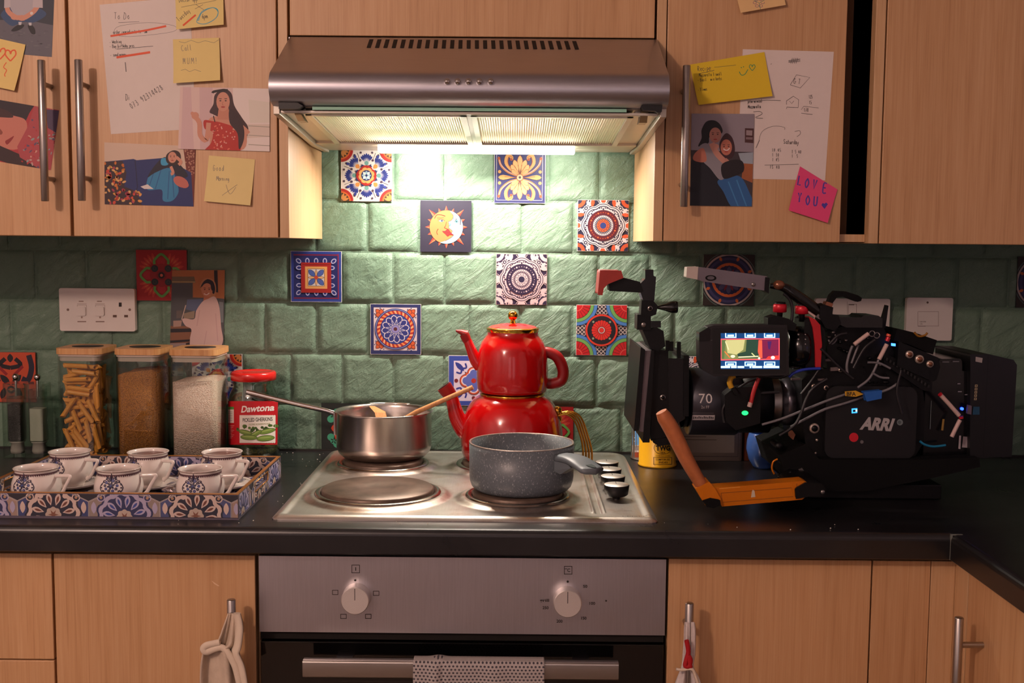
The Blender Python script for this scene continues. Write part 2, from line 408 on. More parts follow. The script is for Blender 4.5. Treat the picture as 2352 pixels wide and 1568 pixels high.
# ------------------------------------------------------------------ shared materials
BEECH = wood('beech', '#c4986c', '#b0845a', '#cda47a')
BEECH2 = wood('beech_panel', '#c9a277', '#b68e63', '#d1ac84')
BAMBOO = wood('bamboo', '#cf9a62', '#b57f48', '#dcae7a')
SPOONW = wood('spoon_wood', '#c88d58', '#a96e3c', '#d6a070')
STEEL = steel('brushed_steel', '#b4b0ac', .30, 'x')
HOODM = steel('hood_steel', '#bdbcc4', .36, 'x', .03)
OVENM = steel('oven_steel', '#cfccd2', .32, 'z', .03)
POTM = steel('pot_steel', '#cbc4be', .24, 'z', .05)
HOBM = steel('hob_steel', '#ddd6ce', .34, 'y', .03, '#b08d66')
CHROME = mat('chrome', '#d0ccc8', .12, 1, 0)
GOLD = mat('polished_gold', '#d9a441', .12, 1, 0)
HANDM = steel('handle_steel', '#b2aca6', .28, 'z', .03)
BLACKG = mat('black_glass', '#060607', .06, 0, 0, coat=1)
BLACKP = mat('black_plastic', '#0c0c0e', .45, 0, .1)
GAPM = mat('shadow_gap', '#120d0a', .9, 0, 0)
WHITEP = mat('white_plastic', '#d9d2cc', .38, 0, .02)

def paint_mat():
    m = bpy.data.materials.new('sage_green_paint'); t = NT(m)
    v = t.coords(); r0 = t.coords((1, 1, 1), 'Object', (0, .72, 0)); mp2 = t.node('ShaderNodeMapping'); mp2.inputs['Scale'].default_value = (1, 1, 3.4); t.link(r0, mp2.inputs['Vector']); vs = mp2.outputs['Vector']
    n1 = t.noise(vs, 20, 7, .66, .9); n2 = t.noise(v, 90, 5, .65, .8); n3 = t.noise(v, 5, 3)
    t.link(t.ramp(n3, [(.3, (.120, .205, .145)), (.7, (.148, .240, .170))]), t.b.inputs['Base Color'])
    t.b.inputs['Roughness'].default_value = .36
    a = t.node('ShaderNodeMath', operation='MULTIPLY_ADD'); a.inputs[1].default_value = .35
    t.link(n2, a.inputs[0]); t.link(n1, a.inputs[2]); t.bump(a.outputs[0], .85, .0050)
    return m
PAINT = paint_mat()

# ------------------------------------------------------------------ back wall: slate-look wall tiles under one coat of green paint
ROWZ = [.5905-.0996*i for i in range(7)]; TX0 = -.3633; TP = .0997
def build_wall():
    mb = MB(); mb.box(-2.4, 1.32, 0, .1, -.91, 1.49)
    for r in range(6):
        z1, z0 = ROWZ[r], ROWZ[r+1]
        for k in range(-13, 17):
            x0 = TX0+TP*k+(TP/2 if r % 2 else 0); x1 = x0+TP
            if x0 > 1.31: continue
            rnd = random.Random(r*100+k); tilt = rnd.uniform(-.0008, .0008); n = 16; ox = rnd.uniform(0, 50); dr = rnd.uniform(.3, 1.2)
            def fn(u, v):
                x = x0+.0022+(x1-x0-.0044)*u; z = z0+.0022+(z1-z0-.0044)*v
                e = min(u, 1-u, v, 1-v)*TP; ed = min(1, e/.0055); ed = 1-(1-ed)**2
                p = Vector((x*cos(dr)*24+z*sin(dr)*24+ox, (-x*sin(dr)+z*cos(dr))*60, ox))
                h = mnoise.noise(p)*.0015+mnoise.noise(Vector((x*55, z*55, ox+3)))*.0006
                cr = abs(mnoise.noise(Vector((x*13+ox, z*13, 9)))); h += .0011*max(0, 1-cr*14)
                return (x+mnoise.noise(Vector((z*40, ox, 0)))*.0008*(1-ed), -(.0008+.0036*ed+h*ed+tilt*(u-.5)*2), z)
            mb.grid(fn, n, n)
    struct('wall_back', mb, [PAINT])
build_wall()
cream = mat('lilac_grey_wall', '#c6c2c8', .8); ceil = mat('ceiling_white', '#e2dfe2', .85); flo = mat('vinyl_floor', '#6b5a4a', .5)
b = MB(); b.box(-2.5, -2.4, -3.6, 0, -.91, 1.49); struct('wall_left', b, [cream])
b = MB(); b.box(1.32, 1.42, -3.6, 0, -.91, 1.49); struct('wall_right', b, [cream])
b = MB(); b.box(-2.5, 1.42, -3.7, -3.6, -.91, 1.49); struct('wall_front', b, [cream])
b = MB(); b.box(-2.5, 1.42, -3.7, .1, -1.0, -.91); struct('floor', b, [flo])
b = MB(); b.box(-2.5, 1.42, -3.7, .1, 1.49, 1.56); struct('ceiling', b, [ceil])
pane = mat('curtained_pane', '#d6c9cf', .6, 0, 0, emit=.9)  # glowing panels added behind the camera for highlights in the pots and oven panel
for i, x in enumerate((-.62, .12)):
    b = MB(); b.box(x, x+.42, -3.599, -3.592, -.2, 1.1); struct('glow_panel_%d' % (i+1), b, [pane])
b = MB(); b.box(-1.5, 1.3, -.009, -.003, 0, .0035); struct('trim_1', b, [mat('dark_sealant', '#16120f', .5)])

# ------------------------------------------------------------------ bar handles
def bar_handle(parent, x, y, z0, z1, off, axis='y', r=.0062, sign=-1):
    """vertical bar standing off a door face at (x, y); two short posts"""
    h = MB()
    if axis == 'y':
        c = Vector((x, y-off, 0)); d = Vector((0, off, 0))
    else:
        c = Vector((x-off, y, 0)); d = Vector((off, 0, 0))
    h.lathe([(0, z0), (r-.0008, z0), (r, z0+.001), (r, z1-.001), (r-.0008, z1), (0, z1)], c, 20)
    hd = obj('handle', h, [HANDM], parent)
    for z in (z0+(z1-z0)*.165, z1-(z1-z0)*.165):
        p = MB(); a = c+Vector((0, 0, z)); p.tube([a+d*.15, a+d], .0042, 12); obj('handle_post', p, [HANDM], hd)
    return hd

YD = -.322    # wall cabinet door faces
def wall_cab(label, x0, x1, z0, z1, doors, ends=(), y1=-.008, grp=None):
    t = thing('wall_cabinet', label, 'cabinet', ((x0+x1)/2, -.15, z0), grp)
    c = MB(); c.box(x0, x1, -.300, y1, z0, z1); obj('carcass', c, [BEECH2], t, bevel=.0006)
    ds = []
    for a, b_, c0, c1 in doors:
        d = MB(); d.box(a, b_, YD, -.3025, c0, c1); ds.append(obj('door', d, [BEECH], t, bevel=.0012))
    for a, b_ in ends:
        d = MB(); d.box(a, b_, YD+.0004, y1, z0-.0004, z1); obj('end_panel', d, [BEECH2], t, bevel=.0008)
    return t, ds
ZB = .4157
t, ds = wall_cab('long beech wall cabinet left of the cooker hood, two doors covered in notes and photos', -1.262, -.3175, ZB, 1.135,
                 [(-1.26, -.6615, ZB, 1.13), (-.6565, -.3185, ZB, 1.13)], [(-.3158, -.3005)])
def hpt(px, py, Y): p = Yp(px, py, Y); return p
a = hpt(93, 138, YD-.035); c = hpt(105, 462, YD-.035); bar_handle(ds[0], (a.x+c.x)/2, YD, c.z, a.z, .035)
a = hpt(178, 137, YD-.035); c = hpt(190, 461, YD-.035); bar_handle(ds[1], (a.x+c.x)/2, YD, c.z, a.z, .035)
t, ds = wall_cab('short beech wall cabinet directly above the steel cooker hood', -.2985, .2985, .7435, 1.135, [(-.2965, .2965, .7435, 1.13)])
t, ds = wall_cab('narrow beech wall cabinet right of the cooker hood, pinned with a pink note', .3172, .6085, ZB, 1.135,
                 [(.3175, .6082, ZB, 1.13)], [(.3005, .3158)])
a = hpt(1578, 150, YD-.035); c = hpt(1570, 475, YD-.035); bar_handle(ds[0], (a.x+c.x)/2, YD, c.z, a.z, .035)
t, ds = wall_cab('plain beech corner wall cabinet at the far right, no handle or notes', .6552, 1.31, ZB-.001, 1.135,
                 [(.6735, 1.30, ZB-.0015, 1.13)], [(.6552, .6712)])
b = MB(); b.box(.6095, .6545, -.305, -.008, ZB+.001, ZB+.0135)
obj('filler_shelf', b, [BEECH2], label='thin beech strip closing the bottom of the dark gap between cabinets', cat='shelf')
b = MB(); b.box(.6095, .6545, -.20, -.009, ZB+.0135, 1.135)
obj('filler_board', b, [mat('raw_board', '#8a6448', .8)], label='dark board set forward in the gap between the right wall cabinets to catch light', cat='board')  # board added in the gap, its face brought forward to catch some light

# ------------------------------------------------------------------ worktop (L-shaped, one piece)
def stone_mat():
    m = bpy.data.materials.new('dark_laminate'); t = NT(m); v = t.coords()
    n = t.noise(v, 6, 6, .65, .4); n2 = t.noise(v, 260, 3)
    t.link(t.ramp(n, [(.3, lin('#0f0f12')), (.6, lin('#191819')), (.8, lin('#272422'))]), t.b.inputs['Base Color'])
    r = t.node('ShaderNodeMapRange'); r.inputs['To Min'].default_value = .20; r.inputs['To Max'].default_value = .42
    t.link(n, r.inputs['Value']); t.link(r.outputs['Result'], t.b.inputs['Roughness']); t.bump(n2, .05, .0004)
    t.b.inputs['Specular IOR Level'].default_value = .62
    return m
LAM = stone_mat()
b = MB()
prof = [(-.0045, -.038), (-.6, -.038), (-.602, -.036), (-.602, -.010)]+[(-.592-.010*cos(a), -.010+.010*sin(a)) for a in [pi/2*k/6 for k in range(1, 7)]]+[(-.0045, 0)]
n = len(prof)
b.add([(-1.7, y, z) for y, z in prof]+[(.702, y, z) for y, z in prof], [(i, (i+1) % n, n+(i+1) % n, n+i) for i in range(n)]+[tuple(range(n)), tuple(range(n, 2*n))[::-1]])
pl = [(1.318, -.038), (.702, -.038), (.700, -.036), (.700, -.010)]+[(.710-.010*cos(a), -.010+.010*sin(a)) for a in [pi/2*k/6 for k in range(1, 7)]]+[(1.318, 0)]
n = len(pl)
b.add([(x, -1.75, z) for x, z in pl]+[(x, -.6, z) for x, z in pl], [(i, n+i, n+(i+1) % n, (i+1) % n) for i in range(n)]+[tuple(range(n)), tuple(range(n, 2*n))[::-1]])
b.add([(.702, -.6, 0), (1.318, -.6, 0), (1.318, -.0045, 0), (.702, -.0045, 0), (.702, -.6, -.038), (1.318, -.6, -.038), (1.318, -.0045, -.038), (.702, -.0045, -.038)],
      [(0, 1, 2, 3), (4, 7, 6, 5), (0, 4, 5, 1), (2, 6, 7, 3), (1, 5, 6, 2), (3, 7, 4, 0)])
wt = obj('worktop', b, [LAM], label='dark laminate worktop turning the corner to the right', cat='worktop')
b = MB(); b.box(.6995, .7022, -.6032, -.60, -.037, .0006); b.box(.7022, .7165, -.6032, -.6005, -.001, .0006)
obj('joint_strip', b, [mat('pale_joint_strip', '#8e938a', .35, .6, 0)], wt, label='pale metal joint strip at the inner corner')
b = MB(); rnd = random.Random(5)
for i in range(46):   # crumbs and salt grains spilled round the hob
    x, y = (rnd.uniform(-.40, -.24), rnd.uniform(-.12, -.03)) if i < 16 else (rnd.uniform(-.42, .62), rnd.uniform(-.59, -.555)) if i < 34 else (rnd.uniform(-.31, -.28), rnd.uniform(-.5, -.1))
    b.ball((x, y, .0014), rnd.uniform(.0004, .0011), seg=6, rings=4)
obj('crumbs', b, [mat('salt_grain', '#d8d0c4', .5, 0, 0)], label='white crumbs and grains scattered on the worktop round the hob', cat='crumbs', kind='stuff')

# ------------------------------------------------------------------ base units
YB = -.5763
def base(label, x0, x1, fronts, name='base_cabinet', kind='door', ends=()):
    t = thing(name, label, 'cabinet', ((x0+x1)/2, -.3, -.91)); o = []
    c = MB(); c.box(x0+.001, x1-.001, -.556, -.01, -.76, -.0395); c.box(x0+.001, x1-.001, -.50, -.48, -.909, -.76); obj('carcass', c, [BEECH2], t)
    for a, b_, c0, c1 in fronts:
        d = MB(); d.box(a, b_, YB, -.557, c0, c1); o.append(obj(kind, d, [BEECH], t, bevel=.0012))
    for a, b_ in ends:
        d = MB(); d.box(a, b_, YB, -.557, -.76, -.047); obj('end_panel', d, [BEECH2], t, bevel=.001)
    return t, o
base('beech drawer unit at the far left under the worktop, one drawer above another', -1.2, -.6005, [(-1.198, -.6008, -.2065, -.0475), (-1.198, -.6008, -.42, -.2085), (-1.198, -.6008, -.755, -.4225)], 'drawer_unit', 'drawer')
t, o = base('beech base cabinet left of the oven with a cloth on its bar handle', -.5995, -.300, [(-.5975, -.303, -.755, -.0475)])
a = hpt(531, 1376, YB-.035); bar_handle(o[0], a.x, YB, a.z-.235, a.z, .035)
t, o = base('beech base cabinet right of the oven, red-trimmed cloth tied to its handle', .3005, .5985, [(.3015, .5970, -.755, -.0465)])
a = hpt(1584, 1384, YB-.035); bar_handle(o[0], a.x, YB, a.z-.235, a.z, .035)
t_right = t; b = MB(); b.box(.5992, .6832, YB, -.557, -.76, -.0465); b.box(.5995, .683, -.5565, -.02, -.76, -.0395); b.box(.5995, .683, -.50, -.48, -.909, -.76)
obj('side_panel', b, [BEECH], t_right, label='narrow plain beech panel beside the door', bevel=.001)
t = thing('corner_post', 'beech corner post where the two runs of base units meet', 'panel', (.7, -.59, -.91))
b = MB(); b.box(.6842, .7195, YB, -.557, -.909, -.0465); obj('front_strip', b, [BEECH2], t, bevel=.001)
b = MB(); b.box(.7196, .7385, -.6195, -.557, -.909, -.0465); obj('side_strip', b, [BEECH2], t, bevel=.001)
t = thing('base_cabinet', 'beech base cabinet of the right-hand run, seen side-on with a long bar handle', 'cabinet', (1.0, -.95, -.91))
c = MB(); c.box(.741, 1.31, -1.24, -.625, -.76, -.0395); c.box(.80, 1.3, -1.24, -.625, -.909, -.76); obj('carcass', c, [BEECH2], t)
d = MB(); d.box(.7205, .7395, -1.235, -.6215, -.755, -.0475); dd = obj('door', d, [BEECH], t, bevel=.0012)
p = Xp(2208, 1417, .689); bar_handle(dd, .7205, p.y, p.z-.235, p.z, .0345, 'x')

# ------------------------------------------------------------------ oven
OV = thing('oven', 'built-in electric oven with steel control panel under the hob', 'oven', (0, -.3, -.65))
b = MB(); b.box(-.296, .296, -.556, -.03, -.64, -.0395); obj('body', b, [BLACKP], OV)
YO = YB
b = MB(); b.box(-.2975, .2975, YO, -.5565, -.1615, -.0478)
art = Art(lambda x, y, h: Yp(x, y, YO)+Vector((0, -h, 0)), b, [OVENM]); art.slot('#2a2522')
K = '#2a2522'
def frame(a, x, y, w, h, t, col):
    for q in ((x-w, y-h, x+w, y-h+t), (x-w, y+h-t, x+w, y+h), (x-w, y-h, x-w+t, y+h), (x+w-t, y-h, x+w, y+h)): a.rect(*q, col)
for x, y, w in ((770, 1360, 7), (864, 1362, 7), (789, 1415, 7), (846, 1415, 7), (817, 1306, 9.5), (1305, 1309, 9.5)): frame(art, x, y, w, w*.8 if w < 9 else w, 1.4, K)
art.rect(816, 1302, 818, 1310, K); art.ring(1307, 1309, 2.5, 4, K, 12, .6, 5.6); art.rect(1297, 1305, 1303, 1306.4, K); art.disc(816, 1332, 2.6, K, 10); art.disc(1304, 1335, 2.8, K, 10); art.disc(1392, 1379, 2.2, K, 8)
for tx, x, y, w in (('50', 1339, 1349, 10), ('100', 1352, 1388, 15), ('150', 1333, 1422, 14), ('200', 1278, 1429, 14), ('250', 1246, 1398, 14), ('grill', 1240, 1381, 21)): art.text(tx, x, y, 6.5, K, w, .02, 0, .0085, True)
obj('control_panel', b, art.mats, OV)
for px, py, r in ((815, 1380, .0203), (1304, 1387, .0203)):
    p = Yp(px, py, YO-.02); kb = MB()
    kb.lathe([(r-.0010, -.020), (r, -.0190)], (p.x, YO, p.z), 48, ax='y'); kb.lathe([(r, -.0190), (r, -.002), (r*1.02, 0)], (p.x, YO, p.z), 48, ax='y'); kb.lathe([(0, -.020), (r-.0010, -.020)], (p.x, YO, p.z), 48, sm=False, ax='y')
    ka = Art(lambda x, y, h: Vector((p.x+x, YO-.020-h, p.z+y)), kb, [steel('knob_face', '#eae4de', .5, 'n')]); ka.rect(-.0005, .001, .0005, r*.9, '#2b2826')
    obj('selector_knob', kb, ka.mats, OV)
b = MB(); b.box(-.2965, .2965, -.5705, -.5567, -.1738, -.1632); obj('vent_gap', b, [GAPM], OV)
b = MB(); b.box(-.2965, .2965, YO, -.5575, -.636, -.1755); dr = obj('door', b, [BLACKG], OV, bevel=.001)
b = MB(); b.box(-.2945, .2945, YO-.0006, YO+.002, -.1772, -.1757); obj('trim_strip', b, [mat('dark_trim', '#4b4a48', .3, 1, 0)], dr)
b = MB(); b.box(-.21, .21, YO-.0004, YO+.001, -.56, -.235); obj('window', b, [mat('oven_window', '#15120f', .05, 0, 0, coat=1)], dr)
hl = Yp(697, 1512, -.62); hr_ = Yp(1420, 1521, -.62); hz = Yp(1060, 1555, -.62).z; hzt = Yp(1060, 1516, -.62).z
b = MB(); b.rbox(hl.x, hr_.x, -.628, -.612, hz, hzt, .003, axis='x'); oh = obj('handle', b, [mat('satin_handle', '#bdb7b0', .3, 1, .02)], dr)
for x in (hl.x+.05, hr_.x-.05): b = MB(); b.box(x-.012, x+.012, -.612, YO-.0005, hz+.001, hz+.0075); obj('handle_post', b, [OVENM], oh)
OHZ = (hz, hzt)

# ------------------------------------------------------------------ cooker hood
HD = thing('cooker_hood', 'stainless steel cooker hood with slotted top and five round buttons', 'cooker hood', (0, -.2, .60))
W = .2983; b = MB()
pr = [(-.3235, .7410), (-.460, .6690), (-.468, .6655), (-.4755, .6610), (-.4815, .6545), (-.4855, .6465), (-.4865, .6385), (-.484, .630), (-.478, .6225), (-.470, .6175), (-.452, .6135)]
CX = .0025
n = len(pr); b.add([(CX-W, y, z) for y, z in pr]+[(CX+W, y, z) for y, z in pr], [(i, i+1, n+i+1, n+i) for i in range(n-1)], 0, True)
side = pr+[(-.3235, .6135)]
for sx in (-1, 1): b.add([(CX+sx*W, y, z) for y, z in side], [tuple(range(len(side)))[::sx]])
b.box(-W+.0005, W-.0005, -.3235, -.008, .612, .7405)
sh = obj('shell', b, [HOODM], HD)
def slope(px, py):   # point on the sloping top of the hood
    d = ray(px, py); P0 = Vector((0, -.3235, .741)); N = Vector((0, -(.741-.669), -(-.3235+.460))).normalized()
    N = Vector((0, -.072, .1365)).normalized()
    return CAM+d*((P0-CAM).dot(N)/d.dot(N)), N
b = MB()
for k in range(26):
    x = 850+(1322-850)*k/25; xm = x
    q = []
    for dx, y in ((-4.6, 107.5+.0085*(x-850)+2), (4.6, 107.5+.0085*(x-850)+2), (4.6, 91+.0085*(x-850)), (-4.6, 91+.0085*(x-850))):
        lean = (1086-x)*.0135*(1 if y < 100+.0085*(x-850) else -1)
        p, N = slope(x+dx+lean, y); q.append(p+N*.0002)
    b.prism(q, N*.0004)
obj('vent_slots', b, [mat('slot_black', '#08070a', .7, 0, 0)], HD, label='row of black slots along the top')
for px in (1027, 1051, 1076, 1101, 1127):
    p = Yp(px, 187.5, -.4865); k = MB(); k.lathe([(.0045, .001), (.0045, -.002), (.0033, -.0045), (0, -.0052)], (p.x, -.4865, p.z), 20, ax='y'); obj('push_button', k, [CHROME], HD)
def zb(y): return .585+.019*max(0, (-y-.14)/.29)
def slab(b, x0, x1, y0, y1, lo, hi, mi=0):   # a bar following the slope of the underside
    b.add([(x, y, zb(y)+k) for k in (lo, hi) for x, y in ((x0, y0), (x1, y0), (x1, y1), (x0, y1))],
          [(0, 3, 2, 1), (4, 5, 6, 7), (0, 1, 5, 4), (1, 2, 6, 5), (2, 3, 7, 6), (3, 0, 4, 7)], mi)
b = MB()
for sx in (-1, 1):
    slab(b, *sorted((CX+sx*W, CX+sx*(W-.010))), -.455, -.14, -.004, .02); slab(b, *sorted((CX+sx*W, CX+sx*(W-.010))), -.14, -.010, -.004, .02)
    slab(b, *sorted((CX+sx*(W-.010), CX+sx*(W-.046))), -.437, -.14, .004, .016)
b.box(-.286, .289, -.152, -.010, .5850, .612)
slab(b, -.286, .289, -.45, -.15, .0075, .014); slab(b, -.004, .004, -.437, -.15, -.001, .006); b.box(-.286, .289, -.4515, -.436, .6136, .6200); b.box(-.286, .289, -.4515, -.437, .6040, .6086)
obj('underside_frame', b, [mat('frame_enamel', '#c9c2b4', .35, .4, .02)], HD, bevel=.001)
for x0, x1 in ((-.2505, -.0035), (.0035, .2525)):
    b = MB(); n = 60
    b.grid(lambda u, v: (x0+.009+(x1-x0-.018)*u, -.428+.27*v, zb(-.428+.27*v)+.0015+.0013*sin(u*n*2*pi)), n*6, 1)
    f = obj('grease_filter', b, [mat('filter_mesh', '#d8c3a4', .3, .9, .04)], HD)
    b = MB()
    for q in ((x0, x0+.009, -.436, -.152), (x1-.009, x1, -.436, -.152), (x0, x1, -.436, -.428), (x0, x1, -.158, -.152)): slab(b, *q, -.002, .005)
    obj('filter_frame', b, [mat('filter_frame', '#ddd8c8', .35, .5, .02)], f)
b = MB(); b.box(-.236, .240, -.456, -.292, .6088, .6132)
obj('glass_visor', b, [glass('green_glass', '#cfe6d6', 1.6)], HD, label='clear green-edged glass visor')
b = MB(); b.box(-.236, .240, -.4572, -.4562, .6086, .6134); obj('glass_edge', b, [mat('glass_green_edge', '#8fc7ad', .15, 0, 0, spec=.8)], HD)
for pts in ([(640, 234), (684, 236), (696, 243), (684, 250), (640, 250)], [(1522, 240), (1478, 239), (1472, 246), (1478, 253), (1505, 255), (1511, 259), (1520, 257)]):
    b = MB(); b.pp(pts, -.470, -.445); obj('visor_cap', b, [BLACKP], HD, bevel=.001)
b = MB()
for pts in ([(672, 250), (684, 250), (700, 277), (684, 278)], [(1474, 252), (1489, 254), (1486, 282), (1468, 282)]):
    b = MB(); b.pp(pts, -.45, -.42); obj('visor_bracket', b, [mat('bronze_bracket', '#6e5a3c', .35, .7)], HD)
b = MB(); b.rbox(-.1765, .1790, -.140, -.092, .5730, .5848, .005, axis='x')
LAMPM = mat('lamp_cover', '#fff6dc', .4, 0, 0, emit=7)
lc = obj('lamp_cover', b, [LAMPM], HD, label='glowing strip lamp cover')

# ------------------------------------------------------------------ hob: one pressed steel sheet
HX0, HX1, HY0, HY1 = -.2835, .2880, -.556, -.022
BURN = [(-.1440, -.4075, .0905), (-.1640, -.1700, .0725), (.0700, -.1640, .0905), (.0800, -.4180, .0725)]
def stain_hob():     # burnt-on brown rings round the hotplates
    t = NT(HOBM); b = t.b; src = b.inputs['Base Color'].links[0].from_socket; tc = t.node('ShaderNodeTexCoord'); nz = t.noise(tc.outputs['Object'], 26, 5, .7); acc = None
    for bx, by, r in BURN:
        d = t.node('ShaderNodeVectorMath', operation='DISTANCE'); t.link(tc.outputs['Object'], d.inputs[0]); d.inputs[1].default_value = (bx-(HX0+HX1)/2, by-(HY0+HY1)/2, .004)
        k = t.ramp(d.outputs['Value'], [(r+.002, (1, 1, 1)), (r+.016, (.75, .75, .75)), (r+.045, (0, 0, 0))])
        if acc is None: acc = k
        else:
            m = t.node('ShaderNodeMixRGB', blend_type='LIGHTEN'); m.inputs['Fac'].default_value = 1; t.link(acc, m.inputs['Color1']); t.link(k, m.inputs['Color2']); acc = m.outputs['Color']
    m = t.node('ShaderNodeMath', operation='MULTIPLY'); t.link(acc, m.inputs[0]); t.link(t.ramp(nz, [(.36, (0, 0, 0)), (.66, (.95, .95, .95))]), m.inputs[1])
    x = t.node('ShaderNodeMixRGB'); t.link(m.outputs[0], x.inputs['Fac']); t.link(src, x.inputs['Color1']); x.inputs['Color2'].default_value = (*lin('#8a5a30'), 1); t.link(x.outputs['Color'], b.inputs['Base Color'])
stain_hob()
HOB = thing('hob', 'stainless steel electric hob with four solid hotplates', 'hob', (0, -.29, 0))
def hobz(x, y):
    e = min(x-HX0, HX1-x, y-HY0, HY1-y); z = .0018+.0052*min(1, e/.009)**.6
    def bead(t, c, w, h): return h*max(0, 1-((t-c)/w)**2)
    if e > .012: z -= .0022*min(1, (e-.012)/.008)
    # groove before the knobs
    if .1925 < x < .2135 and -.517 < y < -.06:
        t = abs(x-.203); k = min(1, (y+.517)/.01, (-.06-y)/.01); z += k*(-.0035 if t < .0065 else .0028*(1-(t-.0065)/.004))
    for bx, by, r in BURN:
        d = hypot(x-bx, y-by)
        if d < r+.030:
            if d > r+.014: z += .0052*(0.5+.5*cos(pi*(d-r-.014)/.016))
            elif d > r+.004: z += .0052
            else: z += .0018
    return z
b = MB(); NX, NY = 230, 214
def hfn(u, v):
    x = HX0+(HX1-HX0)*u; y = HY0+(HY1-HY0)*v; z = hobz(x, y)
    for cx, cy, R in ((HX0, HY0, .010), (HX1, HY0, .012), (HX0, HY1, .022), (HX1, HY1, .034)):
        dx, dy = abs(x-cx), abs(y-cy)
        if dx < R and dy < R:
            ix, iy = cx+(R if cx < 0 else -R), cy+(R if cy < -.3 else -R); vx, vy = x-ix, y-iy; m = max(abs(vx), abs(vy)); d = hypot(vx, vy)
            if d > 0: x, y = ix+vx*m/d, iy+vy*m/d
    return (x, y, z)
b.grid(hfn, NX, NY)
rim = [hfn(u, 0) for u in [i/60 for i in range(61)]]+[hfn(1, v) for v in [i/60 for i in range(1, 61)]]+[hfn(1-u, 1) for u in [i/60 for i in range(1, 61)]]+[hfn(0, 1-v) for v in [i/60 for i in range(1, 60)]]
m = len(rim); b.add([p for p in rim]+[(p[0], p[1], .0002) for p in rim], [(i, m+i, m+(i+1) % m, (i+1) % m) for i in range(m)])
art = Art(lambda x, y, h: Vector((x, y, hobz(x, y)+h)), b, [HOBM])
for txt, x, y, w, hh in (('LEISURE', .236, -.533, .05, .0035), ('max', .243, -.497, .012, .0025)): art.text(txt, x, y, hh, '#55504b', w)
for i, y in enumerate((-.415, -.352, -.29, -.228)):
    for a in range(7): art.rect(.2385+.026*cos(pi+a*pi/6)-.0006, y-.026*sin(a*pi/6)-.0006, .2385+.026*cos(pi+a*pi/6)+.0006, y-.026*sin(a*pi/6)+.0006, '#5a5450')
obj('plate', b, art.mats, HOB)
IRON = mat('hotplate_iron', '#6b5a4e', .40, .45, .40, 22, .15, 300)
RINGM = steel('trim_ring', '#b0a79c', .22, 'n')
for bx, by, r in BURN:
    b = MB(); b.lathe([(r+.0115, .0085), (r+.010, .0118), (r+.006, .0132), (r+.002, .0128), (r, .0105)], (bx, by, 0), 72)
    rg = obj('trim_ring', b, [RINGM], HOB)
    b = MB(); b.lathe([(r-.0005, .010), (r-.0005, .0155), (r-.003, .0178), (.030, .0178), (.027, .0166), (0, .0166)], (bx, by, 0), 72)
    obj('hotplate', b, [IRON], rg)
KNF = steel('hob_knob_face', '#e6ded6', .42, 'n')
for px, py in ((1416, 1112), (1407.5, 1092.5), (1400, 1076), (1394, 1060)):
    p = Zp(px, py, .0285); b = MB()
    b.lathe([(.006, .0045), (.006, .010), (.015, .0105), (.0185, .013), (.0205, .0275), (.0198, .0285)], (p.x, p.y, 0), 40)
    kn = obj('control_knob', b, [BLACKP], HOB)
    b = MB(); b.lathe([(.0198, .0283), (.0192, .0289), (0, .0289)], (p.x, p.y, 0), 40)
    ka = Art(lambda x, y, h: Vector((p.x+x, p.y+y, .0289+h)), b, [KNF]); ka.rect(-.0005, .003, .0004, .0185, '#2d2825')
    obj('knob_cap', b, ka.mats, kn)
# ------------------------------------------------------------------ decorated tiles stuck over the painted ones
NV, WH, RD, OR, YE, LB, TE, BK = '#1b2568', '#e6dfdc', '#b3201c', '#dc6a2c', '#eab36a', '#9cc4d8', '#6fa7a4', '#15131c'
HT = .0487
def deco(px, py, label, fn, k=1., edge='#d8d4d0', x=None, z=None):
    c = Yp(px, py, -.0062) if x is None else Vector((x, 0, z))
    b = MB(); y1 = -.0066
    b.box(c.x-HT-.0006, c.x+HT+.0006, y1, -.0042, c.z-HT-.0006, c.z+HT+.0006)
    a = Art(lambda x, y, h: Vector((c.x+x*HT, y1-h, c.z+y*HT)), b, [mat('tile_edge', edge, .35, 0, 0)], clip=(-1, -1, 1, 1))
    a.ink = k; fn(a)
    return obj('decorated_tile', b, a.mats, label=label, cat='tile', origin=(c.x, -.0042, c.z-HT))
def glz(c): return mat('glaze_'+c.lstrip('#'), c, .22, var=0)
def fan(a, x, y, ang, col=NV, tip='#5a86a8'):
    for k in range(-3, 4):
        t = ang+k*.2; a.petal(x, y, t, .10, .46-.02*abs(k), .042, col, .75, up=(k == -3))
    a.petal(x, y, ang, -.06, .16, .09, tip, .6)
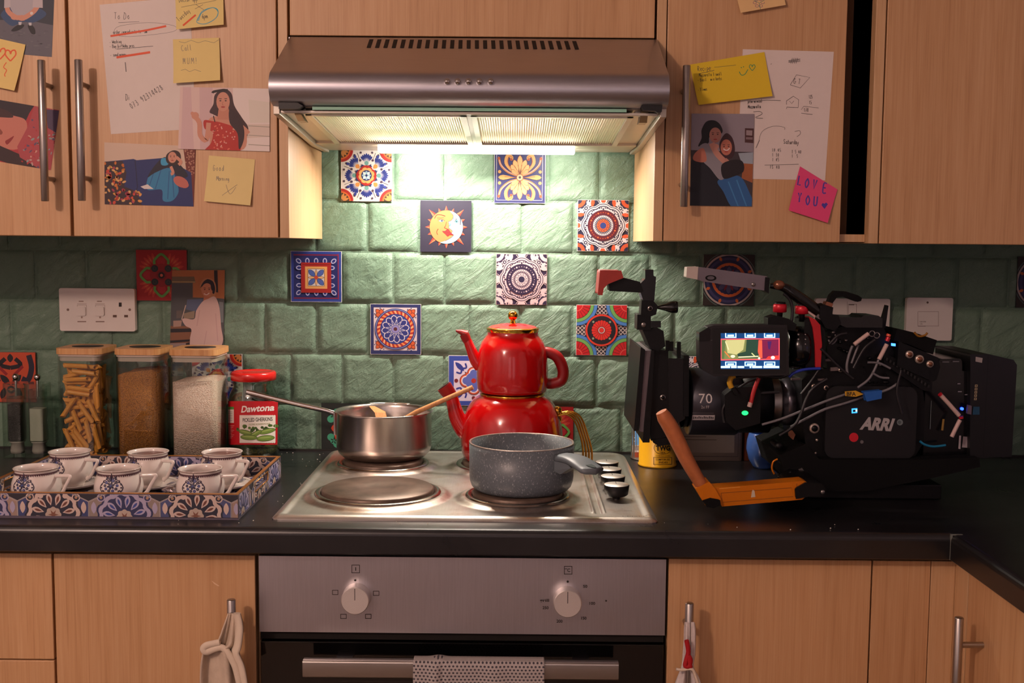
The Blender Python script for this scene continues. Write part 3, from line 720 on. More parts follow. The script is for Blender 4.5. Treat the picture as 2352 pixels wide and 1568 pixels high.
def t_feather(a):
    a.rect(-1, -1, 1, 1, WH)
    for k in range(8):
        t = pi/2+k*pi/4; r = .42 if k % 2 == 0 else .44; fan(a, r*cos(t), r*sin(t), t, '#23368c', TE if k % 2 == 0 else '#e2934c')
    for k in range(8):
        t = pi/8+k*pi/4
        for s in (-.12, .12): a.disc(.92*cos(t+s*1.2), .92*sin(t+s*1.2), .045, '#4a3550', 10)
        a.line([(.95*cos(t), .95*sin(t)), (.66*cos(t), .66*sin(t))], .016, '#4a3550'); a.disc(.64*cos(t), .64*sin(t), .05, '#4a3550', 10)
    for sx in (-1, 1):
        for sy in (-1, 1):
            a.disc(sx, sy, .48, RD, 28); a.disc(sx*1.02, sy*1.02, .40, OR, 28); a.disc(sx*1.02, sy*1.02, .34, '#3a2a1c', 28)
            for q in (.35, .8, 1.25): 
                t = atan2(-sy, -sx)-.8+q; a.petal(sx, sy, t, .05, .32, .05, '#cf8a4a')
            a.petal(sx*.78, sy*.5, atan2(-sy, -sx), 0, .14, .06, '#23368c'); a.petal(sx*.5, sy*.78, atan2(-sy, -sx), 0, .14, .06, '#23368c')
    for k in range(8): t = pi/8+k*pi/4; a.star(.40*cos(t), .40*sin(t), 4, .04, .09, NV, t)
    a.scallop(0, 0, 4, .40, .14, RD, 0, 10); a.scallop(0, 0, 8, .32, .14, YE, .3); a.disc(0, 0, .21, NV, 28)
    a.petals(0, 0, 4, .02, .18, .06, LB, 0); a.petals(0, 0, 4, .04, .19, .05, '#dfeef0', pi/4); a.disc(0, 0, .05, NV, 10)
def t_acanthus(a):
    a.rect(-1, -1, 1, 1, '#262a72'); 
    for q in ((-.92, -.90, .90, -.885), (-.92, .90, .90, .915), (-.93, -.90, -.915, .9), (.885, -.9, .90, .91)): a.rect(*q, '#e9e4ee')
    Y1, Y2, R1 = '#e8b06a', '#d98a45', '#b5512c'
    for sy in (-1, 1):
        for sx in (-1, 1):
            P = [(.06*sx, .10*sy), (.34*sx, .30*sy), (.55*sx, .56*sy), (.50*sx, .84*sy), (.33*sx, .80*sy), (.34*sx, .68*sy)]
            a.line(P, .12, Y1, True); a.line([(x*.86, y*.97) for x, y in P[:5]], .022, R1, True)
            Q = [(.1*sx, .08*sy), (.45*sx, .20*sy), (.74*sx, .46*sy), (.83*sx, .74*sy)]; a.line(Q, .085, Y2, True); a.line([(x*1.02, y*1.1) for x, y in Q], .02, '#c8c4de', True)
            a.disc(.83*sx, .74*sy, .06, R1, 12); a.disc(.80*sx, .22*sy, .065, Y1, 14); a.disc(.34*sx, .70*sy, .055, R1, 12)
        for t, L, w in ((0, .86, .10), (.33, .72, .10), (-.33, .72, .10), (.62, .60, .09), (-.62, .60, .09), (.85, .44, .07), (-.85, .44, .07)):
            a.petal(0, 0, sy*pi/2+t, .1, L+.015, w+.012, R1, .7); a.petal(0, 0, sy*pi/2+t, .1, L, w, '#edbf80', .7)
        for t in (-.16, .16, .48, -.48): a.line([(0, .15*sy), (.5*sin(t), .5*cos(t)*sy)], .014, R1)
    for s in (0, pi): a.petal(0, 0, s, .08, .86, .10, Y1, .75); a.line([(.15*cos(s), 0), (.6*cos(s), .03)], .02, R1)
    a.disc(0, 0, .13, R1, 20); a.disc(0, 0, .115, '#efc9a0', 20); a.disc(0, 0, .05, '#3a2740', 12)
def t_sun(a):
    a.rect(-1, -1, 1, 1, '#241f3a'); C = (.02, -.03)
    for k in range(16):
        t = k*pi/8+pi/4; L = .98 if k % 4 == 0 else (.80 if k % 2 else .84); w = .10 if k % 4 == 0 else .085
        bx, by = cos(t), sin(t)
        a.poly([(C[0]+.6*bx-w*by, C[1]+.6*by+w*bx), (C[0]+L*bx, C[1]+L*by), (C[0]+.6*bx, C[1]+.6*by)], '#e5724a'); a.poly([(C[0]+.6*bx, C[1]+.6*by), (C[0]+L*bx, C[1]+L*by), (C[0]+.6*bx+w*by, C[1]+.6*by-w*bx)], '#c02b20')
    a.disc(*C, .675, '#2d1a22', 48); a.disc(*C, .66, '#e8864c', 48)
    arc = [(C[0]+.66*cos(t), C[1]+.66*sin(t)) for t in [radians(q) for q in range(-112, 84, 7)]]
    inner = [(.22, .52), (.30, .42), (.27, .30), (.20, .22), (.10, .17), (.14, .05), (.12, -.06), (.26, -.18), (.22, -.30), (.30, -.36), (.16, -.48), (-.02, -.58)]
    a.poly(arc+inner, '#8fc3e2')
    arc2 = [(C[0]+.60*cos(t), C[1]+.60*sin(t)) for t in [radians(q) for q in range(-100, 70, 7)]]
    a.poly(arc2+[(.33, .42), (.33, .28), (.24, .16), (.20, .03), (.19, -.06), (.33, -.18), (.30, -.30), (.36, -.38), (.22, -.50), (.05, -.57)], '#dfe6ee')
    L = '#2a1520'; B = '#9c2418'
    a.line(inner, .014, L, True)
    a.line([(-.45, .30), (-.36, .44), (-.2, .45), (-.02, .40)], .028, '#6b1d14', True); a.poly([(-.30, .22), (-.18, .27), (-.08, .22), (-.17, .16)], '#eee8e4'); a.disc(-.16, .215, .05, '#51708c', 10); a.disc(-.16, .215, .022, L, 8); a.line([(-.31, .22), (-.18, .275), (-.05, .22)], .018, B)
    for k in range(6): a.line([(-.30+k*.045, .27+.01*k), (-.34+k*.05, .36)], .012, B)
    a.poly([(.36, .16), (.42, .27), (.50, .22), (.46, .13)], '#54b3c8'); a.disc(.43, .19, .028, L, 8); a.line([(.30, .13), (.37, .20), (.43, .29), (.52, .24), (.48, .10)], .016, L, True); a.line([(.50, .46), (.58, .30), (.58, .06)], .03, L, True)
    for k in range(5): a.line([(.34+k*.02, .22+k*.015), (.30+k*.03, .34+k*.02)], .012, L)
    a.line([(.03, .18), (-.01, .02), (-.06, -.05), (.05, -.09)], .016, B, True); a.disc(.17, .07, .045, '#6ab0d4', 10)
    a.poly(smooth_closed([(-.13, -.20), (-.02, -.18), (.06, -.10), (.12, -.12), (.22, -.26), (.32, -.34), (.16, -.34), (.08, -.40), (-.02, -.30)], 4), '#b81f22'); a.line([(-.14, -.19), (.08, -.24), (.32, -.34)], .014, L); a.line([(-.30, -.10), (-.36, -.22), (-.32, -.33)], .02, '#6b1d14', True)
def mandala8(a, bg, lt, ring1, ring2, star, cen, corner):
    a.rect(-1, -1, 1, 1, lt if bg == 'inv' else bg)
    for sx in (-1, 1):
        for sy in (-1, 1):
            for r, c in ((.52, lt), (.48, bg), (.43, lt), (.38, bg), (.30, corner), (.16, bg)): a.disc(sx, sy, r, c, 26)
            a.disc(sx*.68, sy*.68, .10, lt, 14); a.disc(sx*.68, sy*.68, .075, bg, 14); a.disc(sx*.68, sy*.68, .035, lt, 8)
            for t in (0, 1):
                x, y = (sx*.42, sy*.90) if t else (sx*.90, sy*.42)
                a.petal(x, y, atan2(-y, -x)+.6*sx*sy*(1 if t else -1), -.16, .18, .075, corner); a.petal(sx*(.60 if t else .88), sy*(.88 if t else .60), atan2(-sy, -sx), -.10, .16, .07, lt)
    for k in range(4):
        t = k*pi/2; a.disc(cos(t), sin(t), .16, lt, 16); a.disc(cos(t), sin(t), .11, corner, 16)
        for s in (-.14, -.07, .07, .14): a.line([(.86*cos(t+s), .86*sin(t+s)), (1.0*cos(t+s*1.6), 1.0*sin(t+s*1.6))], .02, lt)
    for r, c in ((.90, lt), (.865, bg), (.835, lt), (.78, bg)): a.scallop(0, 0, 8, r, .11, c, 0, 9)
    a.scallop(0, 0, 8, .745, .13, lt, 0, 9)
    for k in range(8):
        t = k*pi/4
        for s in (-.22, -.11, .11, .22): a.disc(.70*cos(t+s), .70*sin(t+s), .028, bg, 8)
        a.petal(0, 0, t, .60, .70, .03, bg)
    for r, c in ((.615, bg), (.60, ring1), (.42, bg), (.40, lt)): a.disc(0, 0, r, c, 48)
    a.dots(0, 0, 32, .51, .016, ring2); a.dots(0, 0, 8, .51, .035, ring2, pi/8); a.ring(0, 0, .455, .47, bg, 48); a.ring(0, 0, .56, .572, bg, 48)
    a.up()
    for k in range(32): t = k*pi/16; a.line([(.30*cos(t), .30*sin(t)), (.39*cos(t), .39*sin(t))], .018, bg, up=False)
    a.disc(0, 0, .32, bg, 40); a.dots(0, 0, 28, .285, .016, lt); a.disc(0, 0, .25, star if star != lt else lt, 36); a.star(0, 0, 12, .16, .235, bg, .2); a.star(0, 0, 12, .14, .20, star, .2); a.disc(0, 0, .125, cen, 24)
def t_red_mandala(a): mandala8(a, '#232344', '#dcd8de', '#6e1520', '#e06a38', '#e06430', '#2a3f86', '#d65a34')
def t_purple(a): mandala8(a, '#251638', '#cdb3b6', '#251638', '#cdb3b6', '#cdb3b6', '#1c1438', '#cdb3b6')
def t_square(a):
    a.rect(-1, -1, 1, 1, '#2a3f96'); a.rect(-.90, -.90, .90, .90, '#1c2464')
    for q in ((-.90, -.88, .9, -.84), (-.9, .84, .9, .88), (.86, -.9, .9, .9)): a.rect(*q, '#8c1f3c')
    for k in range(5):
        for s in range(4):
            u = -.70+.35*k; x, y = [(u, .62), (.62, u), (u, -.64), (-.68, u)][s]; t = atan2(y, x) if k in (0, 4) else [pi/2, 0, -pi/2, pi][s]
            if k in (0, 4) and s in (1, 3): continue
            a.disc(x, y, .14, '#3b50a0', 18, .10, rot=t); a.disc(x, y, .115, '#cfcbe0', 18, .082, rot=t); a.disc(x, y, .085, '#25307c', 18, .055, rot=t)
    a.rect(-.60, -.64, .60, .56, '#a8201c'); a.line([(-.55, .48), (.55, .48)], .02, '#6d1214'); a.rect(-.44, -.48, .44, .40, '#e3a45e'); a.rect(-.33, -.38, .33, .31, BK); a.rect(-.315, -.365, .315, .295, '#ddd3d4')
    a.petals(0, -.035, 4, .04, .43, .11, BK, pi/4, .55); a.petals(0, -.035, 4, .05, .41, .095, '#4a63ac', pi/4, .55); a.petals(0, -.035, 4, .04, .33, .055, '#3a2418', 0); a.petals(0, -.035, 4, .05, .31, .042, '#e3b07c', 0); a.disc(0, -.035, .08, '#c4442a', 16)
def t_rope(a):
    a.rect(-1, -1, 1, 1, '#212a62'); a.rect(-.88, -.85, .85, .87, '#d4c3c6'); c = (-.01, .01)
    for sx in (-1, 1):
        for sy in (-1, 1):
            for t, L in ((0, .30), (.75, .22), (-.75, .22)): a.petal(c[0]+sx*.56, c[1]+sy*.56, atan2(sy, sx)+t, .02, L+.03, .10, '#5c1c20'); a.petal(c[0]+sx*.56, c[1]+sy*.56, atan2(sy, sx)+t, .03, L, .08, '#cc5a2c')
            for q in ((.80, .48), (.48, .80), (.62, .84), (.84, .62)): a.disc(sx*q[0], sy*q[1], .025, NV, 8)
    for r, k in ((.83, NV), (.80, '#8d93c4'), (.775, NV), (.74, '#a8281e')): a.disc(*c, r, k, 48)
    a.up()
    for k in range(26):
        t = k*2*pi/26; P = [(c[0]+r*cos(u), c[1]+r*sin(u)) for r, u in ((.60, t), (.735, t+.10), (.735, t+.22), (.60, t+.11))]; a.poly(P, '#e48a4c' if k % 2 else '#e8a878', False)
    a.ring(*c, .585, .61, NV, 48); a.disc(*c, .59, '#2b3a86', 48)
    a.petals(*c, 12, .12, .565, .125, '#ddd3dc', .13, .72); a.petals(*c, 12, .16, .535, .098, '#272f78', .13, .72)
    a.dots(*c, 12, .40, .018, '#272f78', .13+pi/12); a.disc(*c, .19, '#ddd3dc', 24); a.disc(*c, .175, NV, 24); a.disc(*c, .155, '#8a84c0', 24); a.disc(*c, .075, '#521c2a', 16)
def t_lattice(a):
    a.rect(-1, -1, 1, 1, '#1c1626'); a.up()
    for k in range(-13, 14):
        for s in (-1, 1): a.poly([(k*.155-1-.019, -s), (k*.155-1+.019, -s), (k*.155+1+.019, s), (k*.155+1-.019, s)], '#d8c8c4', False)
    for sx in (-1, 1):
        for sy in (-1, 1):
            for r, c in ((.86, '#152a5a'), (.84, '#4a7fc4'), (.72, '#152a3a'), (.705, '#6fa658'), (.58, '#4a1418')): a.disc(sx*1.02, sy*1.02, r, c, 36)
            for k in range(6): t = atan2(-sy, -sx)-.65+k*.26; a.disc(sx*1.02+.44*cos(t), sy*1.02+.44*sin(t), .125, '#c4161e', 14)
            a.disc(sx*1.02, sy*1.02, .44, '#c4161e', 28)
            for k in range(7): t = atan2(-sy, -sx)-.78+k*.26; a.line([(sx*1.02+.3*cos(t), sy*1.02+.3*sin(t)), (sx*1.02+.54*cos(t), sy*1.02+.54*sin(t))], .016, '#4a1418')
            a.ring(sx*1.02, sy*1.02, .25, .27, '#e87868', 28)
    for r, c in ((.655, BK), (.64, '#d83a26'), (.57, '#17131f')): a.disc(0, 0, r, c, 48)
    for t in (pi/4, 3*pi/4, 5*pi/4, 7*pi/4): a.disc(.47*cos(t), .47*sin(t), .045, '#8f9c84', 10)
    a.scallop(0, 0, 20, .40, .08, '#d92c22', 0, 6); a.up()
    for k in range(20): t = k*pi/10+pi/20; a.line([(.14*cos(t), .14*sin(t)), (.38*cos(t), .38*sin(t))], .014, '#5a1014', up=False)
    for r, c in ((.15, '#5a1014'), (.13, '#dcc4c4'), (.10, '#5a1014'), (.085, '#d92c22')): a.disc(0, 0, r, c, 22)
def t_redgreen(a):
    a.rect(-1, -1, 1, 1, '#9c1418'); rnd = random.Random(3)
    for k in range(4):
        t = pi/4+k*pi/2
        for j in range(5): a.petal(.30*cos(t), .30*sin(t), t+(j-2)*.28, .28, .70, .07, '#b8322a'); a.petal(.30*cos(t), .30*sin(t), t+(j-2)*.28, .36, .56, .025, '#c4643a')
    for k in range(4):
        t = k*pi/2; X = lambda u, v: (u*cos(t)-v*sin(t), u*sin(t)+v*cos(t))
        a.line([X(.44, -.27), X(.52, -.28), X(.62, -.26), X(.84, 0), X(.62, .26), X(.52, .28), X(.44, .27)], .10, '#5f9a4a', True); a.disc(*X(.56, 0), .17, '#a8202c', 16)
        a.disc(*X(.30, 0), .17, '#8e161c', 16)
    for k in range(4): t = pi/4+k*pi/2; a.disc(.38*cos(t), .38*sin(t), .14, '#232a2e', 16); a.ring(.38*cos(t), .38*sin(t), .05, .065, '#3a4448', 16)
    a.disc(0, 0, .20, '#7a1216', 20); a.disc(0, 0, .13, BK, 14); a.disc(0, 0, .06, '#c06048', 12)
def t_rings(a):
    a.rect(-1, -1, 1, 1, '#2c2420')
    for r, c in ((1.12, '#51605c'), (1.08, BK), (1.04, '#a89894'), (.97, '#1a1d44'), (.90, '#3a3560'), (.80, '#1c1f48')): a.disc(0, 0, r, c, 44)
    for k in range(8): a.petal(0, 0, pi/8+k*pi/4, .80, .98, .06, '#c0602c')
    a.disc(0, 0, .68, '#c8602c', 44); a.scallop(0, 0, 24, .58, .05, '#221f48', 0, 5); a.petals(0, 0, 8, .12, .54, .10, '#4a4468', 0, .6); a.petals(0, 0, 8, .12, .46, .05, '#7a2030', .39, .6); a.disc(0, 0, .18, '#7a2030', 18); a.disc(0, 0, .08, '#a89894', 12)
def t_blackred(a):
    a.rect(-1, -1, 1, 1, '#c04a28')
    for sx in (-1, 1):
        a.line([(sx*.75, .9), (sx*.85, .4), (sx*.7, -.1), (sx*.45, -.05)], .22, '#1c1c30', True); a.line([(sx*.2, .75), (sx*.42, .5), (0, .38)], .17, BK, True); a.petal(0, -.35, pi/2+sx*.75, .05, .62, .13, '#151820'); a.line([(sx*.15, .1), (sx*.5, .45)], .12, '#8a1a20', True)
        a.petal(sx*.4, -.9, pi/2+sx*.3, 0, .5, .12, BK); a.disc(sx*.55, -.25, .07, BK, 10)
    a.petal(0, .95, -pi/2, 0, .35, .12, BK); a.disc(0, -.5, .16, '#151820', 14); a.disc(0, -.5, .07, '#b88a50', 10)
def t_cross(a):
    a.rect(-1, -1, 1, 1, '#2f49a0'); a.rect(-.80, -.82, .80, .80, '#d2cbe0'); BL = '#26378c'
    for sx in (-1, 1):
        for sy in (-1, 1):
            a.petal(sx*.42, sy*.42, atan2(sy, sx), -.05, .46, .10, BL); a.line([(sx*.70, sy*.34), (sx*.52, sy*.30), (sx*.50, sy*.50), (sx*.62, sy*.54)], .07, BL, True); a.line([(sx*.34, sy*.70), (sx*.30, sy*.52), (sx*.50, sy*.50)], .07, BL, True)
    for s in (-1, 1): a.disc(s*.70, 0, .08, '#6a1c28', 12); a.disc(0, s*.70, .08, '#6a1c28', 12)
    def cross(r, c):
        for k in range(4): t = k*pi/2; a.disc(.30*cos(t), .30*sin(t), r, c, 20)
        a.star(0, 0, 4, r*.9, r*1.9, c, pi/4); a.disc(0, 0, .3+r*.3, c, 20)
    cross(.27, '#3a1420'); cross(.25, '#c8502c'); cross(.20, '#e0d8e0'); cross(.15, '#5468b8'); a.disc(0, 0, .10, '#a82c24', 14)
def t_darkflower(a):
    a.rect(-1, -1, 1, 1, '#141a18')
    for k in range(4):
        t = pi/4+k*pi/2; x, y = .72*cos(t), .72*sin(t)*1.0
        for j in range(3): a.disc(x+.17*cos(t+pi/2)*(j-1), y+.2*sin(t+pi/2)*(j-1), .15, '#3f9a78', 14)
        a.petals(x, y, 5, .02, .15, .03, '#152a22', t)
    for k in range(8): t = k*pi/4; a.petal(0, 0, t, .12, .64, .19, '#5a1210', .65); a.petal(0, 0, t, .13, .62, .165, '#d2482a', .65); a.line([(.25*cos(t), .25*sin(t)), (.5*cos(t), .5*sin(t))], .02, '#5a1210')
    a.disc(0, 0, .17, '#7a1a1c', 16); a.disc(0, 0, .09, '#e0a060', 12)
ROW = lambda i: (ROWZ[i]+ROWZ[i+1])/2
def gx(k, r): return TX0+TP*(k+.5)+(TP/2 if r % 2 else 0)
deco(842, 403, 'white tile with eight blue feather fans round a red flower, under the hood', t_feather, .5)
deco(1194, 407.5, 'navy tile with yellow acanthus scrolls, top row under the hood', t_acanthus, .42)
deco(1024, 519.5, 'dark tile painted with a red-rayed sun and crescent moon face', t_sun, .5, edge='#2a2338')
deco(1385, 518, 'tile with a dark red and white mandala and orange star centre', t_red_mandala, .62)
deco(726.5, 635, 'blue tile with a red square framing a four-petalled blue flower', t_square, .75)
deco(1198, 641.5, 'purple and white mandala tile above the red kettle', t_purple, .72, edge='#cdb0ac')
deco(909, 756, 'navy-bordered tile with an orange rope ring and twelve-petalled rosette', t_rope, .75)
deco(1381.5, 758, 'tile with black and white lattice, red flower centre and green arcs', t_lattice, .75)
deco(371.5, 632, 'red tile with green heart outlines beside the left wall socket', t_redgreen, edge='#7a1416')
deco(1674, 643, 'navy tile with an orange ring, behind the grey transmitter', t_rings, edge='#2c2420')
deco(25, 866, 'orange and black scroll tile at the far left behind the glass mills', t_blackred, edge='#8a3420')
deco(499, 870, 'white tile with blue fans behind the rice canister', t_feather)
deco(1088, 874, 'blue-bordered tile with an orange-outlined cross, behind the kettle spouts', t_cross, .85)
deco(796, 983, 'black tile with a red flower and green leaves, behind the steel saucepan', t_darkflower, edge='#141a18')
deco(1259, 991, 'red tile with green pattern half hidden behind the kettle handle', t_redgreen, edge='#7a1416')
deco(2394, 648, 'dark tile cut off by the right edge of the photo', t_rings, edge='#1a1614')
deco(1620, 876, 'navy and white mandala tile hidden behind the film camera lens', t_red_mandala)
# ------------------------------------------------------------------ notes and photographs stuck on the doors
def paper(name, label, cat, quad, col, draw, base=.0003, curl=.0, Y=YD, xf=None, grp=None, sidecurl=0):
    TLc, TRc, BRc, BLc = quad
    mt = ((TLc[0]+TRc[0])/2, (TLc[1]+TRc[1])/2); mbm = ((BLc[0]+BRc[0])/2, (BLc[1]+BRc[1])/2); dx, dy = mbm[0]-mt[0], mbm[1]-mt[1]; dd = dx*dx+dy*dy
    def mp(x, y, h):
        v = max(0, min(1.05, ((x-mt[0])*dx+(y-mt[1])*dy)/dd)); u = ((x-mt[0])*dy-(y-mt[1])*dx)/dd
        off = base+curl*v**2*(1+sidecurl*u)
        p = Yp(x, y, Y); return Vector((p.x, p.y-off-h, p.z))
    b = MB(); P = lambda u, v: tuple((TLc[i]*(1-u)+TRc[i]*u)*(1-v)+(BLc[i]*(1-u)+BRc[i]*u)*v for i in (0, 1))
    b.grid(lambda u, v: mp(*P(u, v), 0), 6, 8, 0, True); b.grid(lambda u, v: mp(*P(u, v), -.00018), 6, 8, 0, True)
    m = mat('paper_'+name, col, .75, 0, .012, 60)
    a = Art(mp, b, [m], clip=list(quad), h0=.00001); a.xf = xf
    draw(a)
    return obj(name, b, a.mats, label=label, cat=cat, group=grp, origin=mp(*mt, 0))
z1 = lambda x, y: (x/2.8, y/2.8)
INK, PEN, ORM = '#4b4644', '#6a6462', '#d9532a'
def d_todo(a):
    hand(a, 'To Do', 262, 44, 8.5, INK, 1.0, adv=.8); a.line([(272, 52), (320, 50)], .9, INK)
    a.line([(262, 72), (275, 60), (340, 52), (395, 58), (406, 68), (380, 76), (300, 84), (264, 80), (262, 72)], .7, PEN, True)
    hand(a, 'order ingredients to Pam', 260, 78, 5.2, INK, .9, -.03); hand(a, '- Washing', 252, 100, 4.8, INK, .9, -.03); hand(a, '- Buy birthday pres', 252, 110, 4.8, INK, .9, -.03); a.line([(268, 113), (352, 106)], 1.1, INK); hand(a, '- send money', 254, 130, 4.8, INK, .9, -.05)
    a.line([(254, 83), (300, 76), (340, 69), (382, 60)], 4.5, ORM); a.line([(268, 132), (300, 127), (345, 120)], 5, ORM); a.line([(288, 143), (290, 165)], 2, PEN)
    hand(a, 'Di', 288, 230, 8, INK, .9); hand(a, '073 92314428', 303, 250, 8.5, INK, 1.0, -.55, .86)
paper('handwritten_note', 'large white to-do list with two orange crossed-out lines', 'paper', [(229, 11), (436, -8), (450, 296), (255, 308)], '#ddd2cb', d_todo, .0004)
def d_six(a):
    hand(a, 'Doctor app', 412, 6, 7, INK, .9, -.06); a.line([(418, 18), (498, 2)], .8, INK); hand(a, 'Tuesday', 414, 52, 6.5, INK, .9, -.75, .75); a.line([(424, 61), (452, 36)], 4.2, ORM)
    a.line([(450, 22), (468, 12)], .8, INK); a.line([(452, 12), (470, 24)], .8, INK)
    for k in (0, 3): a.line([(456+k, 50), (466, 28+k), (490, 19), (503, 26+k), (498, 44), (476, 57), (456, 54), (458, 42)], 1.6, '#4fa0b4', True)
    hand(a, '6pm', 467, 45, 7, INK, 1.0, -.1)
paper('sticky_note', 'yellow sticky note reading Tuesday with 6pm circled in blue', 'sticky note', [(401, -45), (512, -48), (517, 59), (409, 70)], '#e2cd86', d_six, .0022, .007)
def d_mum(a):
    a.line([(412, 96), (425, 99), (440, 93), (456, 99), (472, 94), (492, 99), (503, 92)], .8, PEN); hand(a, 'Call', 418, 118, 7.5, PEN, .9, -.1, .8); hand(a, 'MUM!', 422, 148, 8.5, PEN, .9, -.05, .9); a.line([(418, 163), (428, 160), (438, 166), (450, 161), (464, 166)], .8, PEN)
paper('sticky_note', 'yellow sticky note with Call Mum! in grey pencil', 'sticky note', [(398, 91), (504, 87), (509, 186), (402, 193)], '#e2cd88', d_mum, .0022, .007)
def d_gm(a): hand(a, 'Good .', 489, 392, 7.5, PEN, .9, .02, .85); hand(a, 'Morning', 498, 415, 6.5, PEN, .9, .02, .62); a.line([(520, 424), (530, 446), (543, 430)], .9, PEN, True); a.line([(512, 449), (546, 424)], .9, PEN)
paper('sticky_note', 'yellow sticky note reading Good Morning with a kiss, below the red-dress photo', 'sticky note', [(480, 357), (586, 366), (577, 472), (471, 462)], '#e3cf90', d_gm, .0008, .006)
def heart(a, x, y, s, w, col):
    for sg in (-1, 1): a.line([(x, y+s), (x+sg*s*.9, y-s*.1), (x+sg*s*.75, y-s*.9), (x+sg*s*.2, y-s*.8), (x, y-s*.25)], w, col, True)
def d_heart(a): heart(a, 26, 128, 13, 3.2, '#dc5a2a'); heart(a, 2, 124, 13, 3.2, '#dc5a2a'); a.line([(17, 144), (11, 155), (18, 162), (14, 172), (16, 177)], 2, '#dc5a2a', True)
paper('sticky_note', 'yellow sticky note with orange hearts at the left edge', 'sticky note', [(-50, 78), (60, 103), (38, 210), (-75, 185)], '#e4cb82', d_heart, .0022, .006)
def d_flower(a):
    for k in range(6): t = k*pi/3; a.line([(1741+4*cos(t+u)+9*cos(t), 8+3*sin(t+u)+9*sin(t)) for u in [q*pi/4 for q in range(9)]], 1, '#7c5a7a')
    a.line([(1730, 2), (1742, 9), (1755, 1)], 1, '#3f7f6a'); a.line([(1742, 9), (1744, 24)], 1, '#3f7f6a')
paper('sticky_note', 'cream sticky note with a purple flower doodle at the top edge', 'sticky note', [(1680, -60), (1790, -70), (1802, 14), (1699, 32)], '#e0bb84', d_flower, .0004, .008)
def d_sums(a):
    for k in range(4): a.line([(1811, 139+k*1.5), (1838, 135+k*2)], .9, INK)
    for k in range(4): a.line([(1816+k*4, 146), (1820+k*4, 133)], 1, INK)
    a.line([(1770, 148), (1772, 146)], 1, INK); P = [(1815, 195), (1829, 172), (1860, 178), (1838, 202), (1815, 195)]; a.line(P, 1, INK); hand(a, 'GIT', 1822, 192, 7, INK, .9, .1)
    a.line([(1806, 240), (1806, 232), (1822, 221), (1834, 229), (1833, 247), (1807, 246), (1806, 250)], 1.1, INK); a.line([(1813, 232), (1818, 238), (1823, 232)], .8, INK)
    hand(a, '125', 1857, 226, 5, INK, .8); hand(a, '15', 1858, 239, 5, INK, .8); a.line([(1840, 252), (1846, 244), (1880, 248)], .8, INK); hand(a, '170', 1846, 257, 6, INK, .8); a.line([(1840, 260), (1866, 263)], 1, INK)
    a.line([(1722, 233), (1762, 230), (1793, 231)], 1, INK); hand(a, 'Apron minced', 1714, 237, 4.6, INK, .9, -.06); hand(a, 'Mozzarella', 1718, 249, 4.6, INK, 1, -.03); a.line([(1730, 257), (1745, 256), (1750, 262), (1735, 270), (1752, 272)], 1, INK, True)
    a.line([(1742, 328), (1750, 302), (1775, 290), (1800, 292), (1802, 298)], .7, PEN, True); a.line([(1736, 340), (1744, 322)], 1.5, PEN); a.line([(1825, 302), (1836, 300), (1838, 307), (1830, 314)], .9, PEN, True)
    hand(a, 'Saturday', 1799, 330, 6, INK, .9, .04, .72)
    for i, (t, u) in enumerate((('10.45', '1=5 40'), ('1 30', '1  5'), ('1 45', '')) ): hand(a, t, 1773, 348+i*11, 4.8, PEN, .8, .02, .9); hand(a, u, 1818, 352+i*10, 4.8, PEN, .8, .02, .8)
    a.line([(1756, 379), (1834, 377)], .9, PEN); hand(a, '15 40', 1768, 387, 4.8, PEN, .8, .02, 1)
paper('notes_sheet', 'white sheet of sums and pencil doodles on the right wall cabinet', 'paper', [(1706, 113), (1915, 119), (1895, 414), (1692, 410)], '#dfd2cc', d_sums, .0004)
def d_rec(a):
    hand(a, 'Recipe:', 1602, 164, 7, INK, 1, -.08, .7); a.line([(1604, 170), (1640, 162)], 1.1, INK); a.line([(1640, 155), (1690, 150)], .8, INK)
    for i, t in enumerate(('Mozzarella 3 small', '- Basil / mix herbs', '', '- 3 limes')): hand(a, t, 1605-(i > 0)*3, 177+i*11, 4.6, '#5d5223', .9, -.07, .62 if i != 3 else .5)
    a.disc(1702, 156, 1.3, '#2c8f60', 6); a.disc(1707, 154, 1.3, '#2c8f60', 6); a.line([(1697, 165), (1702, 173), (1710, 171), (1717, 160)], 1.6, '#2c8f60', True); heart(a, 1727, 156, 7, 1.4, '#2c8f60')
paper('sticky_note', 'bright yellow recipe note with a green smiley and heart', 'sticky note', [(1584, 149), (1755, 120), (1772, 222), (1603, 242)], '#e0c02c', d_rec, .0022, .005)
def d_love(a):
    for t, x, y, r in (('L', 1830, 424, .2), ('O', 1846, 430, .2), ('V', 1864, 433, .2), ('E', 1888, 442, .15), ('Y', 1830, 464, .1), ('O', 1848, 470, .1), ('U', 1866, 472, .1)):
        hand(a, t, x, y, 13.5, '#5b3f9c', 3.2, r, jit=.02)
    a.poly([(1892, 480), (1885, 471), (1888, 466), (1892, 468), (1896, 465), (1900, 469)], '#4b3a9c')
paper('sticky_note', 'pink sticky note saying LOVE YOU with a small heart', 'sticky note', [(1837, 382), (1923, 435), (1898, 512), (1809, 483)], '#e2487c', d_love, .0018, .006)
SK, SK2, HR = '#c98e76', '#a8664e', '#2a1c20'
def face(a, x, y, rx, ry, col=SK, rot=0):
    a.disc(x, y, rx, col, 20, ry, rot=rot)
    for s in (-1, 1): a.disc(x+s*rx*.4, y-ry*.1, rx*.16, '#3a2420', 8, ry*.07); a.line([(x+s*rx*.2, y-ry*.3), (x+s*rx*.62, y-ry*.32)], ry*.07, '#3a2420')
    a.line([(x, y), (x-rx*.12, y+ry*.3), (x+rx*.1, y+ry*.32)], rx*.07, SK2, True); a.disc(x, y+ry*.55, rx*.32, '#a03a34', 10, ry*.09)
